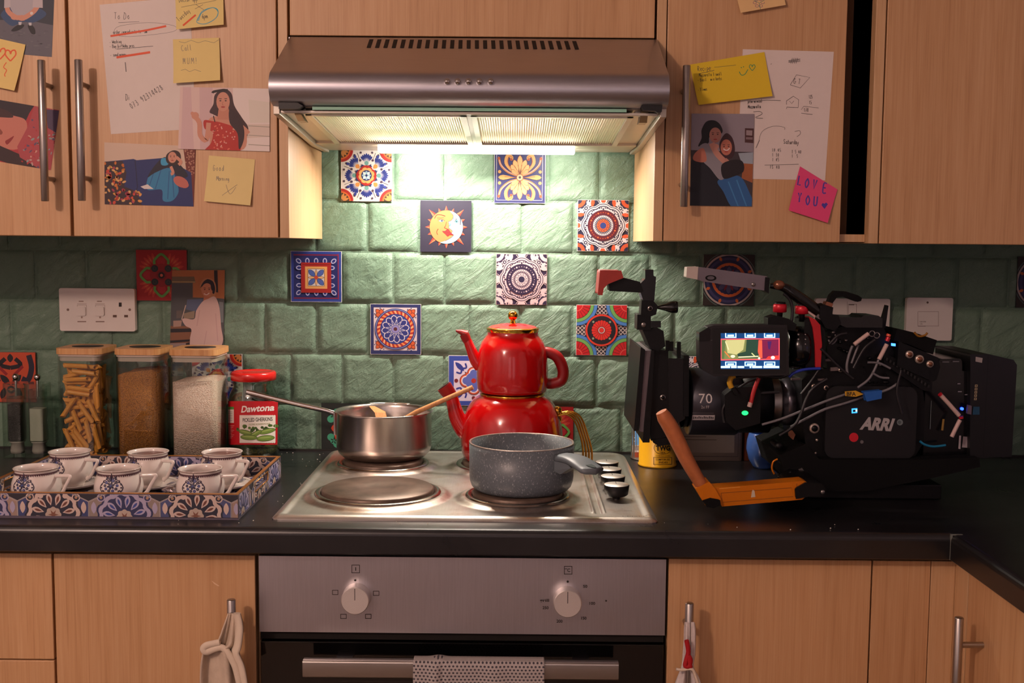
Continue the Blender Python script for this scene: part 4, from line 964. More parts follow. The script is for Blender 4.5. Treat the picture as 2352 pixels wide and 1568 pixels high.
def d_red(a):
    a.xf = z1; S = smooth_closed
    a.poly([(1100, 500), (1800, 500), (1800, 1000), (1100, 1000)], '#d8bfb8'); a.poly([(1500, 500), (1800, 500), (1800, 1000), (1500, 1000)], '#e4d8d2'); a.poly([(1180, 555), (1230, 555), (1250, 960), (1165, 960)], '#cdb0b0'); a.poly([(1285, 560), (1370, 560), (1360, 960), (1290, 960)], '#cbaeae')
    a.poly([(1560, 800), (1740, 800), (1740, 880), (1580, 890)], '#d8c8bc'); 
    for q in (810, 870, 930): a.line([(1600, q), (1740, q+8)], 5, '#a8a090')
    a.poly([(1600, 640), (1740, 660), (1740, 790), (1610, 790)], '#dcd4c8')
    a.poly(S([(1385, 610), (1440, 572), (1490, 600), (1510, 680), (1560, 760), (1600, 830), (1570, 930), (1530, 950), (1480, 800), (1380, 740), (1350, 720), (1375, 670)]), '#3a2226')
    a.poly(S([(1345, 770), (1420, 750), (1520, 790), (1580, 830), (1570, 960), (1380, 970), (1350, 880)]), SK); a.poly([(1410, 690), (1470, 690), (1490, 770), (1400, 770)], '#c08068'); face(a, 1437, 655, 43, 62)
    a.line([(1440, 580), (1380, 590), (1370, 600)], 16, '#201418', True); a.line([(1430, 585), (1468, 580)], 14, '#201418')
    a.poly(S([(1315, 775), (1370, 780), (1430, 790), (1530, 830), (1545, 900), (1530, 985), (1320, 985), (1360, 920), (1370, 850), (1320, 830)]), '#b02a20')
    rnd = random.Random(8)
    for k in range(46): a.disc(rnd.uniform(1370, 1520), rnd.uniform(800, 965), 5, '#d8745a' if k % 2 else '#d8a090', 6, up=(k == 0))
    a.line([(1345, 790), (1330, 900), (1290, 870), (1285, 790), (1250, 745)], 30, SK, True); a.disc(1258, 745, 24, SK, 12); a.disc(1240, 730, 12, SK, 8); a.line([(1375, 745), (1385, 785)], 6, '#201418')
    a.line([(1600, 860), (1560, 820), (1500, 800)], 30, SK, True); a.line([(1590, 880), (1540, 840), (1500, 830)], 12, SK, True); a.poly(S([(1480, 700), (1530, 740), (1570, 820), (1570, 900), (1540, 960), (1530, 860), (1480, 790)]), '#321e24')
paper('photo_print', 'photo of a long-haired woman in a red dress, touching the hood', 'photo', [(415, 200), (620, 204), (620, 348), (410, 342)], '#d9c4bc', d_red, .0022)
def d_sofa(a):
    a.xf = z1; S = smooth_closed
    a.poly([(660, 900), (1280, 900), (1280, 1340), (660, 1340)], '#cfb8a4'); a.poly([(1175, 915), (1260, 925), (1260, 1330), (1230, 1330)], '#6c2a20')
    rnd = random.Random(2)
    for k in range(50): a.disc(rnd.uniform(1190, 1250), rnd.uniform(960, 1120), 5, '#b08068', 6, up=(k == 0))
    a.poly([(672, 1040), (860, 1022), (880, 1030), (1060, 1015), (1230, 1110), (1245, 1330), (672, 1320)], '#1c2c64'); a.line([(870, 1030), (885, 1200), (870, 1260)], 6, '#101a40')
    a.poly([(672, 1040), (790, 1035), (815, 1110), (800, 1200), (880, 1230), (915, 1320), (676, 1318)], '#33222a')
    for k in range(110):
        x, y = rnd.uniform(676, 905), rnd.uniform(1045, 1310)
        if y < 1220 and x > 800: continue
        a.disc(x, y, rnd.uniform(8, 15), rnd.choice(['#c8702c', '#d89a4c', '#d8a868', '#a83c50', '#c84a34']), 8, ry=rnd.uniform(6, 10), up=(k == 0), rot=rnd.uniform(0, 3))
    a.poly(S([(950, 1150), (985, 1090), (1060, 1050), (1110, 1080), (1130, 1150), (1150, 1230), (1110, 1290), (1050, 1290), (1040, 1220), (950, 1220)]), '#2c7ca8')
    for q in ((990, 1110, 960, 1200), (1040, 1080, 1000, 1215), (1090, 1100, 1080, 1280), (1110, 1120, 1120, 1270)): a.line([(q[0], q[1]), (q[2], q[3])], 6, '#1d5c8c')
    a.poly(S([(1060, 1010), (1100, 1040), (1150, 1050), (1210, 1130), (1150, 1140), (1090, 1080), (1000, 1110), (950, 1140), (1000, 1060)]), '#191a2c'); a.poly(S([(1040, 1020), (1090, 1020), (1080, 1060), (1040, 1060)]), '#3a98c0')
    a.poly(S([(1070, 1000), (1110, 968), (1150, 975), (1165, 1010), (1150, 1060), (1080, 1050)]), '#301c18'); face(a, 1110, 1012, 28, 36); a.line([(1150, 1060), (1165, 1040), (1135, 1010)], 20, SK, True); a.line([(1100, 1070), (1115, 1110), (1100, 1120)], 18, SK, True)
    a.disc(1165, 1170, 52, '#b8685c', 18, 32, rot=.5); a.disc(1190, 1190, 26, '#b8685c', 14, 20); a.poly([(905, 1200), (950, 1185), (990, 1215), (930, 1215)], '#d8d0cc')
paper('photo_print', 'photo of a woman in a blue dress reclining on a blue sofa', 'photo', [(240, 327), (450, 336), (445, 474), (241, 469)], '#c9b6a2', d_sofa, .0008)
z3 = lambda x, y: (x/3.268, y/3.268)
def d_man(a):
    a.xf = z3; S = smooth_closed
    a.poly([(-300, -300), (420, -300), (420, 500), (-300, 500)], '#5c5c66'); a.poly([(-300, -300), (410, -300), (400, 190), (200, 150), (-300, 150)], '#2c3440')
    rnd = random.Random(4)
    for k in range(40): a.disc(rnd.uniform(0, 370), rnd.uniform(230, 420), rnd.uniform(6, 22), rnd.choice(['#66666e', '#54545e']), 8, ry=5, up=(k == 0))
    a.poly(S([(10, 100), (60, 60), (150, 60), (280, 60), (345, 95), (330, 130), (250, 170), (170, 165), (90, 195), (20, 140)]), '#2e4a70'); a.poly(S([(60, -80), (280, -80), (260, 60), (200, 120), (100, 100)]), '#a8a4ac')
    for s in ([(50, -20), (60, 80), (120, 130), (150, 130)], [(300, 10), (260, 80), (190, 130), (150, 135)]): a.line(s, 36, SK, True)
    a.poly([(35, -60), (75, -60), (80, 55), (32, 60)], '#b8b0b4'); a.poly([(255, -60), (320, -60), (322, 60), (245, 55)], '#b8b0b4'); a.disc(165, 135, 34, SK, 12, 22); a.disc(110, 130, 28, SK, 12, 20); a.disc(238, 100, 12, '#d8ccc4', 10)
    a.poly(S([(85, 230), (130, 190), (180, 185), (170, 210), (120, 235)]), '#141820'); a.poly(S([(210, 195), (235, 185), (262, 215), (265, 255), (235, 250)]), '#141820'); a.poly([(140, 165), (165, 165), (160, 188), (142, 188)], '#c0c0c4'); a.poly([(215, 170), (238, 170), (238, 192), (220, 192)], '#c0c0c4')
paper('photo_print', 'photo of a person in jeans sitting cross-legged, top left corner', 'photo', [(-90, -90), (128, -80), (119, 131), (-100, 112)], '#5c5c66', d_man, .0003)
def d_scarf(a):
    a.xf = z3; S = smooth_closed
    a.poly([(-300, 600), (500, 600), (500, 1400), (-300, 1400)], '#a83038'); a.poly([(-300, 700), (260, 790), (220, 850), (180, 940), (-300, 900)], '#231a24')
    a.poly(S([(-200, 800), (0, 850), (110, 870), (190, 900), (200, 980), (130, 1120), (-60, 1080), (-200, 1000)]), '#c07868'); a.poly(S([(-200, 780), (30, 820), (100, 880), (-20, 880), (-100, 900)]), '#3a2024')
    a.poly(S([(-10, 960), (20, 990), (10, 1010), (-20, 1000)]), '#8a4a3c'); a.poly(S([(40, 1060), (70, 1040), (105, 1020), (90, 1050), (55, 1085)]), '#8a2a2c')
    a.poly(S([(-100, 1060), (40, 1110), (160, 1160), (300, 1190), (310, 1270), (180, 1260), (-100, 1160)]), '#301c20'); a.poly([(260, 790), (440, 830), (400, 1290), (300, 1270), (150, 1180), (130, 1100), (210, 950)], '#a8464c')
    rnd = random.Random(9)
    for k in range(130):
        x, y = rnd.uniform(130, 440), rnd.uniform(800, 1280)
        if x < 260-.25*(y-800) or (x < 150): continue
        a.disc(x, y, rnd.uniform(7, 16), rnd.choice(['#b8a098', '#8a9a98', '#b83034', '#c89888', '#5c4a68', '#a82c30']), 8, ry=rnd.uniform(4, 9), up=(k % 30 == 0), rot=rnd.uniform(0, 3))
    a.poly([(345, 820), (445, 830), (430, 1000), (360, 960)], '#4c3c58')
paper('photo_print', 'photo of a face with a red patterned scarf, behind the leftmost handle', 'photo', [(-90, 214), (136, 253), (117, 391), (-110, 353)], '#a05050', d_scarf, .0003)
z2 = lambda x, y: (1500+x/2.614, y/2.614)
def d_two(a):
    a.xf = z2; S = smooth_closed
    a.poly([(200, 650), (620, 650), (620, 1260), (200, 1260)], '#8f8690'); a.poly([(200, 900), (620, 915), (620, 1260), (200, 1260)], '#3b3338'); a.poly([(540, 970), (610, 970), (600, 1100), (530, 1070)], '#9c5c38'); a.poly([(510, 920), (600, 915), (600, 985), (530, 980)], '#98a4b0')
    a.poly([(550, 770), (603, 772), (601, 860), (549, 856)], '#4a2c2c'); a.poly([(558, 782), (595, 784), (593, 815), (557, 812)], '#98888c'); a.line([(556, 830), (596, 832)], 14, '#806c70')
    a.poly(S([(230, 960), (290, 900), (330, 960), (420, 1080), (480, 1150), (500, 1260), (210, 1260), (215, 1050)]), '#131722'); a.poly(S([(385, 1090), (440, 1060), (520, 1060), (570, 1140), (600, 1250), (480, 1250), (420, 1150)]), '#2a5c92')
    for q in ((450, 1090, 510, 1240), (500, 1080, 560, 1240)): a.line([q[:2], q[2:]], 8, '#3d7ab0')
    a.poly(S([(410, 830), (440, 800), (475, 830), (490, 900), (470, 950), (420, 940), (395, 880)]), '#3a2026'); face(a, 438, 885, 34, 48, '#b8705c'); a.line([(420, 893), (440, 904), (458, 890)], 7, '#d8c8c4', True)
    a.poly(S([(290, 780), (320, 730), (370, 725), (405, 755), (412, 800), (340, 820), (330, 860), (270, 880), (290, 830)]), '#15161c'); face(a, 372, 812, 36, 46, '#b0786a')
    a.poly(S([(270, 890), (320, 860), (370, 920), (430, 1000), (440, 1050), (400, 1080), (340, 1010), (290, 960)]), '#8a868e'); a.poly(S([(250, 920), (300, 890), (320, 960), (290, 975), (240, 960)]), '#b8705c'); a.line([(350, 860), (380, 920), (430, 970), (450, 960)], 34, '#c08878', True); a.disc(370, 880, 24, '#c08878', 12, 18)
    a.poly(S([(410, 990), (480, 960), (535, 970), (540, 1030), (480, 1060), (420, 1070)]), '#1c181e')
paper('photo_print', 'photo of two women hugging, one in a black head wrap', 'photo', [(1588, 261), (1732, 262), (1726, 474), (1584, 472)], '#8f8690', d_two, .0022)
z5 = lambda x, y: (300+x/6.271, 560+y/6.271)
def d_kit(a):
    a.xf = z5; S = smooth_closed
    a.poly([(500, 300), (1400, 300), (1400, 1560), (500, 1560)], '#4a4c50'); a.poly([(590, 380), (1370, 375), (1360, 790), (1250, 780), (900, 770), (900, 560), (590, 560)], '#a8683c'); a.poly([(590, 470), (920, 470), (940, 560), (590, 565)], '#6a5a44'); a.line([(600, 545), (935, 548)], 18, '#a08a5c')
    a.poly([(1205, 380), (1255, 380), (1265, 700), (1215, 690)], '#1c1418'); a.poly([(600, 565), (900, 570), (900, 770), (1060, 780), (1300, 800), (1350, 1200), (590, 1100)], '#46484c'); a.poly([(820, 800), (1060, 790), (960, 980), (800, 940)], '#505c78'); a.poly([(1280, 830), (1340, 840), (1340, 1130), (1290, 1130)], '#6c7478')
    a.poly([(575, 1180), (900, 1180), (900, 1500), (570, 1500)], '#7a5038'); a.poly([(580, 1220), (900, 1215), (900, 1265), (580, 1275)], '#17131c'); a.poly([(575, 1390), (900, 1370), (900, 1400), (575, 1425)], '#17131c'); a.poly([(575, 1430), (810, 1425), (800, 1495), (570, 1495)], '#8c7a78'); a.poly([(800, 1430), (900, 1400), (900, 1500), (800, 1500)], '#17131c')
    a.poly([(665, 960), (745, 955), (745, 1060), (665, 1070)], '#5c5450'); a.line([(800, 880), (740, 1090)], 14, '#b8a498'); a.poly([(620, 1105), (745, 1100), (730, 1185), (620, 1195)], '#a08478'); a.poly([(770, 1000), (930, 960), (920, 1070), (770, 1080)], '#8a7a68')
    a.poly(S([(1000, 620), (1040, 520), (1120, 490), (1200, 520), (1235, 620), (1220, 740), (1150, 780), (1050, 700)]), '#b07850'); a.poly(S([(1005, 640), (1050, 550), (1110, 510), (1190, 540), (1222, 640), (1200, 720), (1130, 640), (1040, 610)]), '#1e1622'); face(a, 1105, 665, 80, 100, '#bc7a5c'); a.line([(1060, 715), (1100, 730), (1140, 705)], 14, '#dcc8bc', True); a.poly(S([(1100, 510), (1160, 520), (1215, 600), (1210, 680), (1170, 660), (1150, 570)]), '#1e1622')
    a.poly([(1060, 750), (1150, 760), (1140, 850), (1050, 850)], '#b06c50')
    a.poly(S([(1040, 830), (1120, 790), (1210, 755), (1260, 830), (1290, 960), (1310, 1200), (1335, 1400), (1240, 1500), (900, 1500), (860, 1380), (880, 1230), (800, 1180), (750, 1100), (780, 1070), (920, 1080), (950, 960)]), '#c4a8a2')
    for q in ((1000, 950, 960, 1180), (1100, 1250, 1060, 1480), (1230, 1000, 1260, 1400)): a.line([q[:2], q[2:]], 14, '#b89a96')
paper('photo_print', 'photo of a smiling woman in white cooking, on the wall by the left socket', 'photo', [(396, 620), (517, 620), (514, 801), (391, 801)], '#8a7060', d_kit, .0020, .0, Y=-.0064)
CLEAR = glass('clear_glass', '#f8fbf9', 1.0); ACRYL = glass('clear_acrylic', '#e2ebe4', 1.3, .04)
REDE = mat('red_enamel', '#bf080c', .16, 0, .02, coat=.6)
REDH = mat('red_handle', '#8c0e12', .4, 0, .05)
# ------------------------------------------------------------------ tray of coffee cups
TXa, TXb, TYa, TYb, TH = -.729, -.3305, -.559, -.264, .0340
def mosaic(a, hx, hz, w, seed):
    """hexagon medallion panels along a strip, frame x 0..w, y 0..1 (units of hz)"""
    rnd = random.Random(seed); P = .105; k = 0; x = -P*.3
    a.rect(0, 0, w, TH-.001, '#2b2a33')
    while x < w+P:
        c = x+P/2; bg = ['#9c8478', '#3c4470', '#8f8078', '#4a5078'][k % 4]; lt = '#c9b3a8' if k % 2 else '#a9a0b8'; dk = '#2c2c3a' if k % 2 else '#32365a'
        a.poly([(c-P*.49, -.01), (c-P*.49, .022), (c-.2*P, TH*1.15), (c+.2*P, TH*1.15), (c+P*.49, .022), (c+P*.49, -.01)], bg)
        cy = .002 if k % 2 else -.001
        for r, n, col in ((.043, 12, dk), (.040, 12, lt), (.034, 12, dk)): a.scallop(c, cy, n, r, .14, col, .1*k, 5)
        a.petals(c, cy, 12, .014, .033, .0042, lt, .1*k+.13, .6); a.petals(c, cy, 12, .017, .029, .0018, '#6a3e34' if k % 2 else '#3a4a8c', .1*k+.13, .6)
        a.scallop(c, cy, 8, .015, .2, dk, 0, 5); a.scallop(c, cy, 8, .012, .2, '#b4a294', 0, 5); a.star(c, cy, 6, .003, .008, '#7a5040')
        for s in (-1, 1):
            a.disc(c+s*.034, TH-.006, .0062, lt, 12); a.disc(c+s*.034, TH-.006, .0045, dk, 12); a.disc(c+s*.034, TH-.006, .0022, '#a88468', 8); a.petal(c+s*.045, .012, pi/2, -.008, .010, .004, lt); a.disc(c+s*.018, TH-.004, .004, lt, 8)
            a.line([(c+s*P*.5, 0), (c+s*P*.5, .022), (c+s*P*.2, TH*1.1)], .0016, '#cfc4bc')
            a.line([(c+s*P*.5, 0), (c+s*P*.5, .022), (c+s*P*.2, TH*1.1)], .0006, '#3a3440')
        x += P; k += 1
TRM = mat('tray_board', '#5b5360', .35, 0, .1)
TRY = thing('serving_tray', 'rectangular tray in blue and beige mosaic pattern with a gold rim', 'tray', ((TXa+TXb)/2, (TYa+TYb)/2, .0004))
b = MB(); b.box(TXa, TXb, TYa, TYb, .0004, .0045)
a = Art(lambda x, y, h: Vector((TXa+x, TYa+y, .0046+h)), b, [TRM], clip=(0, 0, TXb-TXa, TYb-TYa)); a.rect(0, 0, TXb-TXa, TYb-TYa, '#8f8078')
for i in range(4):
    for j in range(3): 
        x, y = .05+i*.1, .05+j*.1; a.scallop(x, y, 12, .046, .15, '#2e3458'); a.scallop(x, y, 12, .041, .15, '#bcaaa0'); a.petals(x, y, 10, .01, .034, .006, '#343c6c')
obj('base', b, a.mats, TRY)
T = .0055
def wallm(name, P0, P1, nrm, cut=False, seed=1):
    """one tray side from P0 to P1 (outer bottom edge), nrm points outwards"""
    P0, P1, nv = Vector(P0), Vector(P1), Vector(nrm); L_ = (P1-P0).length; d = (P1-P0).normalized(); b = MB()
    segs = [(0, L_)] if not cut else [(0, L_/2-.045), (L_/2+.045, L_)]
    for s0, s1 in segs: b.prism([P0+d*s0, P0+d*s1, P0+d*s1-nv*T, P0+d*s0-nv*T], (0, 0, TH))
    if cut:
        s0, s1 = L_/2-.045, L_/2+.045
        for z0, z1_ in ((0, .015), (.029, TH)): b.prism([P0+d*s0+Vector((0, 0, z0)), P0+d*s1+Vector((0, 0, z0)), P0+d*s1-nv*T+Vector((0, 0, z0)), P0+d*s0-nv*T+Vector((0, 0, z0))], (0, 0, z1_-z0))
    mats = [TRM]; 
    for side, sd in ((1, seed), (0, seed+3)):
        base = P0 if side else P0-nv*T; n_ = nv if side else -nv
        for q in ([(0, L_, 0, TH-.001)] if not cut else [(0, L_/2-.045, 0, TH-.001), (L_/2+.045, L_, 0, TH-.001), (L_/2-.045, L_/2+.045, 0, .015), (L_/2-.045, L_/2+.045, .029, TH-.001)]):
            a = Art(lambda x, y, h: base+d*x+Vector((0, 0, y))+n_*h, b, mats, clip=(q[0]+.0002, q[2], q[1]-.0002, q[3])); a.idx = wallm.idx.setdefault(name, {}); mosaic(a, 0, 0, L_, sd)
    o = obj('side', b, mats, TRY)
    g = MB(); z = Vector((0, 0, TH)); g.prism([P0+z, P1+z, P1-nv*T+z, P0-nv*T+z], (0, 0, .0009)); obj('rim', g, [mat('gold_rim', '#c98a3c', .3, .8, 0)], o)
    if cut:
        g = MB(); c0, c1 = P0+d*(L_/2-.045)+Vector((0, 0, .015)), P0+d*(L_/2+.045)+Vector((0, 0, .029)); u = Vector((0, 0, .014)); q = d*.09
        g.tube([c0+nv*.0004, c0+q+nv*.0004, c0+q+u+nv*.0004, c0+u+nv*.0004], .0009, 6, closed=True); obj('handle_edge', g, [mat('gold_rim', '#c98a3c', .3, .8, 0)], o)
wallm.idx = {}
Z0 = .0045
wallm('f', (TXa, TYa, Z0), (TXb, TYa, Z0), (0, -1, 0), seed=1); wallm('b', (TXa, TYb-T, Z0), (TXb, TYb-T, Z0), (0, -1, 0), seed=2)
wallm('r', (TXb, TYa+T, Z0), (TXb, TYb-T, Z0), (1, 0, 0), True, 5); wallm('l', (TXa+T, TYa+T, Z0), (TXa+T, TYb-T, Z0), (1, 0, 0), True, 6)

PORC = mat('porcelain', '#ded3cc', .14, 0, .01, coat=.5); COFF = mat('black_coffee', '#54200e', .28, 0, .05)
def medallion(a, s=1, D='#26243e', D2='#3b2a3c'):
    for k in (-2, -1, 0, 1, 2):
        t = pi/2+k*.52; a.petal(0, 0, t, .25*s, 1.0*s-.06*abs(k)*s, .13*s, D, .6); a.petal(0, 0, t, .42*s, .80*s, .05*s, '#b9a8a8', .6)
    for k in range(10): t = k*pi/5; a.disc(.52*s*cos(t), .46*s*sin(t), .13*s, D if k % 2 else '#2b3c78', 8); a.disc(.52*s*cos(t), .46*s*sin(t), .03*s, '#c4b6b4', 6)
    for k in range(12): t = -.6+k*(pi+1.2)/11; a.disc(.86*s*cos(t), .72*s*sin(t)-.05*s, .075*s, D2, 7)
    for sx in (-1, 1): a.line([(sx*.75*s, -.6*s), (sx*.98*s, -.25*s), (sx*.85*s, .15*s), (sx*.62*s, .3*s)], .07*s, D, True); a.line([(sx*.15*s, -.75*s), (sx*.55*s, -.7*s), (sx*.6*s, -.4*s)], .07*s, D, True)
    a.petals(0, 0, 6, .05*s, .36*s, .09*s, D, .3); a.disc(0, 0, .12*s, '#3a4c8c', 8); a.disc(0, 1.02*s, .05*s, D, 6)
CUPZ = .0052
cupprof = [(.0200, 0), (.0215, .0012), (.0215, .0035), (.0225, .005), (.0290, .009), (.0345, .0165), (.0362, .024), (.0352, .032), (.0325, .039), (.0308, .0435), (.0306, .0465), (.0318, .0492), (.0330, .0505)]
cupprof = [(r, z*1.12) for r, z in cupprof]
def cup_r(z):
    for (r0, a0), (r1, a1) in zip(cupprof, cupprof[1:]):
        if a0 <= z <= a1: return r0+(r1-r0)*(z-a0)/(a1-a0+1e-9)
    return cupprof[-1][0]
def make_cup():
    t = thing('coffee_cup', 'x', 'cup', (0, 0, 0), 'patterned coffee cups on the tray')
    b = MB(); inner = [(r-.0022, max(z, .004)) for r, z in cupprof[::-1]]+[(0, .004)]
    b.lathe([(0, .0006)]+cupprof+[(.0326, .0571)]+inner, (0, 0, 0), 48)
    a = Art(lambda x, y, h: Vector(((cup_r(y)+h)*sin(x/.034), -(cup_r(y)+h)*cos(x/.034), y)), b, [PORC], step=.00001, h0=.00012); a.strip = .002
    sc = .0168
    a.xf = lambda x, y: (x*sc, 0.0362+y*sc); medallion(a); a.xf = None
    a.up(); n = 64
    for k in range(n):
        u, v = -.034*pi+2*pi*.034*k/n, -.034*pi+2*pi*.034*(k+1)/n; a.poly([(u, .0506), (v, .0506), ((u+v)/2, .0476)], '#4a2a34', False); a.poly([(u, .0506), (v, .0506), (v, .0517), (u, .0517)], '#4a2a34', False); a.poly([(u, .0553), (v, .0553), (v, .0563), (u, .0563)], '#8c6a5c', False)
    obj('body', b, a.mats, t)
    h = MB(); P = smooth_open([(.029, 0, .0445), (.040, 0, .0450), (.0535, 0, .0455), (.0560, 0, .0432), (.050, 0, .0325), (.042, 0, .0190), (.034, 0, .0140)], 4)
    h.tube(P, [.0032, .0030]+[.0021]*(len(P)-4)+[.0026, .0032], 8, flat=1.4); obj('handle', h, [PORC], t)
    c = MB(); c.lathe([(0, .0), (.0290, .0), (.0292, -.0004), (0, -.0006)], (0, 0, .0440), 32); obj('coffee', c, [COFF], t, label='dark coffee')
    return t
def make_saucer():
    b = MB(); b.lathe([(0, .0008), (.022, .0), (.026, .0012), (.045, .0055), (.0475, .0085), (.0480, .0090), (.0470, .0095), (.044, .0070), (.026, .0030), (0, .0026)], (0, 0, 0), 56)
    def rz(r): return .003+.004*max(0, (r-.026)/.018) if r < .044 else .007+.0036*(r-.044)/.009
    a = Art(lambda x, y, h: Vector((x, y, rz(hypot(x, y))+.0003+h)), b, [PORC], step=.00001)
    for k in range(4):
        t = k*pi/2+.5; X, Y_ = .036*cos(t), .036*sin(t); a.xf = lambda x, y, X=X, Y_=Y_, t=t: (X+(-y*cos(t)-x*sin(t))*.0085, Y_+(-y*sin(t)+x*cos(t))*.0085); medallion(a)
    a.xf = None; a.ring(0, 0, .0458, .0466, '#8c6a5c', 56)
    o = obj('saucer', b, a.mats, cat='saucer', group='patterned saucers on the tray', origin=(0, 0, 0)); return o
cup0, sau0 = make_cup(), make_saucer(); first = True
CUPS = [(83, 1073, 1, .038, 'front-left cup on the tray, nearest the left edge'), (272, 1074, 1, .041, 'front-middle patterned coffee cup on the tray'), (460, 1075, 1, .038, 'front-right patterned coffee cup beside the foil wrapper'),
        (160, 1036, 0, .040, 'back-left patterned cup standing before the pasta canister'), (340, 1037, 0, .0515, 'back-middle cup full of dark coffee, before the millet canister'), (510, 1037, 0, .0515, 'back-right cup full of dark coffee, before the rice canister')]
SAL = ['saucer under the front-left cup', 'saucer under the front-middle cup', 'saucer under the front-right cup', 'saucer under the back-left cup', 'saucer under the coffee cup at the back middle', 'saucer under the coffee cup at the back right']
for i, (px, py, fr, cz, lb) in enumerate(CUPS):
    p = Zp(px, py, .0655); lb = lb if 'cup' in lb else lb; zc = .0060
    s = sau0 if first else sau0.copy()
    if not first: COL.objects.link(s)
    s.location = (p.x, p.y, zc); s.rotation_euler = (0, 0, i*.7); s['label'] = 'white '+SAL[i]+' with dark medallions'
    ang = (-.18, .02, -.05, -.35, -.5, -.5)[i]
    if first: c = cup0; c.location = (p.x, p.y, zc+.0032); c['label'] = lb; c.rotation_euler = (0, 0, ang)
    else: c = dup(cup0, (p.x, p.y, zc+.0032), lb, ang)
    for ch in c.children:
        if ch.name.startswith('coffee'): ch.location.z = cz
    if cz < .048:
        for ch in c.children:
            if ch.name.startswith('coffee'): ch.scale = (.97, .97, 1)
    first = False
b = MB(); rnd = random.Random(12)
def crumple(u, v):
    t = 2*pi*u; k = sin(pi*v); r = .014*k*(1+.25*rnd.random()); p = Zp(402, 1127, .012)
    return (p.x+(v-.5)*.045, p.y+r*cos(t)*.7, .0135+r*sin(t)*.55)
b.grid(crumple, 14, 10, 0, False)
obj('foil_wrapper', b, [mat('foil', '#b8aeb0', .22, .9, .35, 160)], label='crumpled shiny foil wrapper lying on the tray between two cups', cat='wrapper')

# ------------------------------------------------------------------ storage canisters
def granular(name, col, c2, sc, bump):
    m = bpy.data.materials.new(name); t = NT(m); v = t.coords((1, 1, 1.6), 'Object', (.5, .4, 0))
    vo = t.node('ShaderNodeTexVoronoi'); vo.inputs['Scale'].default_value = sc; t.link(v, vo.inputs['Vector'])
    t.link(t.ramp(vo.outputs['Distance'], [(.1, lin(col)), (.75, lin(c2))]), t.b.inputs['Base Color'])
    inv = t.node('ShaderNodeMath', operation='SUBTRACT'); inv.inputs[0].default_value = 1; t.link(vo.outputs['Distance'], inv.inputs[1])
    t.b.inputs['Roughness'].default_value = .6; t.bump(inv.outputs[0], bump, .0015); return m
def canister(label, px0, px1, yf, depth, w, clabel=None):
    """px0..px1: the front face of the glass in the photograph, yf its distance"""
    x0 = Yp(px0, 900, yf).x; x1 = x0+w; y0, y1 = yf, yf+depth; c = ((x0+x1)/2, (y0+y1)/2)
    t = thing('storage_canister', label, 'canister', (c[0], c[1], 0), 'square glass storage canisters with bamboo lids')
    b = MB(); b.rbox(x0, x1, y0, y1, .0005, .197, .016); b.rbox(x0+.0022, x1-.0022, y0+.0022, y1-.0022, .006, .1965, .014)
    obj('glass_body', b, [CLEAR], t)
    b = MB(); b.rbox(x0-.002, x1+.002, y0-.002, y1+.002, .2005, .2115, .017); l = obj('lid', b, [BAMBOO], t, bevel=.004, seg=3)
    b = MB(); b.rbox(x0+.0005, x1-.0005, y0+.0005, y1-.0005, .1965, .2005, .016); b.rbox(x0+.003, x1-.003, y0+.003, y1-.003, .188, .1964, .014)
    obj('seal', b, [mat('silicone_seal', '#bfae9f', .5, 0, 0)], l)
    b = MB(); b.lathe([(0, .0008), (.026, .0008), (.026, 0)], (0, 0, 0), 32); 
    for i, p in enumerate(b.v): b.v[i] = Vector((c[0]+.002+p.x*1.1, c[1]+p.y*.9, .2115+p.z))
    obj('grip_recess', b, [mat('dark_lid_label', '#2a2622', .5, 0, 0)], l)
    return x0, x1, y0, y1, c
def fill(name, label, bx, top, m, slope=0, dome=.008):
    x0, x1, y0, y1, c = bx; r = .0155; b = MB(); ring = []
    for cx, cy, t0 in ((x1-r, y1-r, 0), (x0+r, y1-r, 90), (x0+r, y0+r, 180), (x1-r, y0+r, 270)):
        for k in range(6): t = radians(t0+90*k/5); ring.append((cx+(r-.0028)*cos(t), cy+(r-.0028)*sin(t)))
    def H(x, y): return top+dome*(1-((x-c[0])/.045)**2)*.9+slope*(x-c[0])+.003*mnoise.noise(Vector((x*90, y*90, top)))
    n = len(ring); vs = [(x, y, .0062) for x, y in ring]
    for f in (1, .93, .8, .6, .4, .2): vs += [(c[0]+(x-c[0])*f, c[1]+(y-c[1])*f, H(c[0]+(x-c[0])*f, c[1]+(y-c[1])*f)) for x, y in ring]
    fs = [(k*n+i, k*n+(i+1) % n, (k+1)*n+(i+1) % n, (k+1)*n+i) for k in range(6) for i in range(n)]; fs.append(tuple(range(6*n, 7*n))); fs.append(tuple(range(n))[::-1])
    b.add(vs, fs, 0, True); obj(name, b, [m], label=label, cat='food', kind='stuff')
bx1 = canister('glass canister with bamboo lid full of penne, leftmost of three', 128, 214, -.142, .092, .083)
bx2 = canister('glass canister with bamboo lid full of golden millet, middle of three', 262, 350, -.142, .092, .083)
bx3 = canister('glass canister with bamboo lid part filled with white rice, rightmost of three', 388, 476, -.146, .096, .087)
fill('millet', 'golden millet grains filling the middle canister', bx2, .163, granular('millet_grain', '#dc9038', '#8a5218', 520, .8), .10, .010)
fill('rice', 'white rice filling the right canister to three quarters', bx3, .150, granular('rice_grain', '#ffe8da', '#dcb8a4', 420, .9), .05, .006)
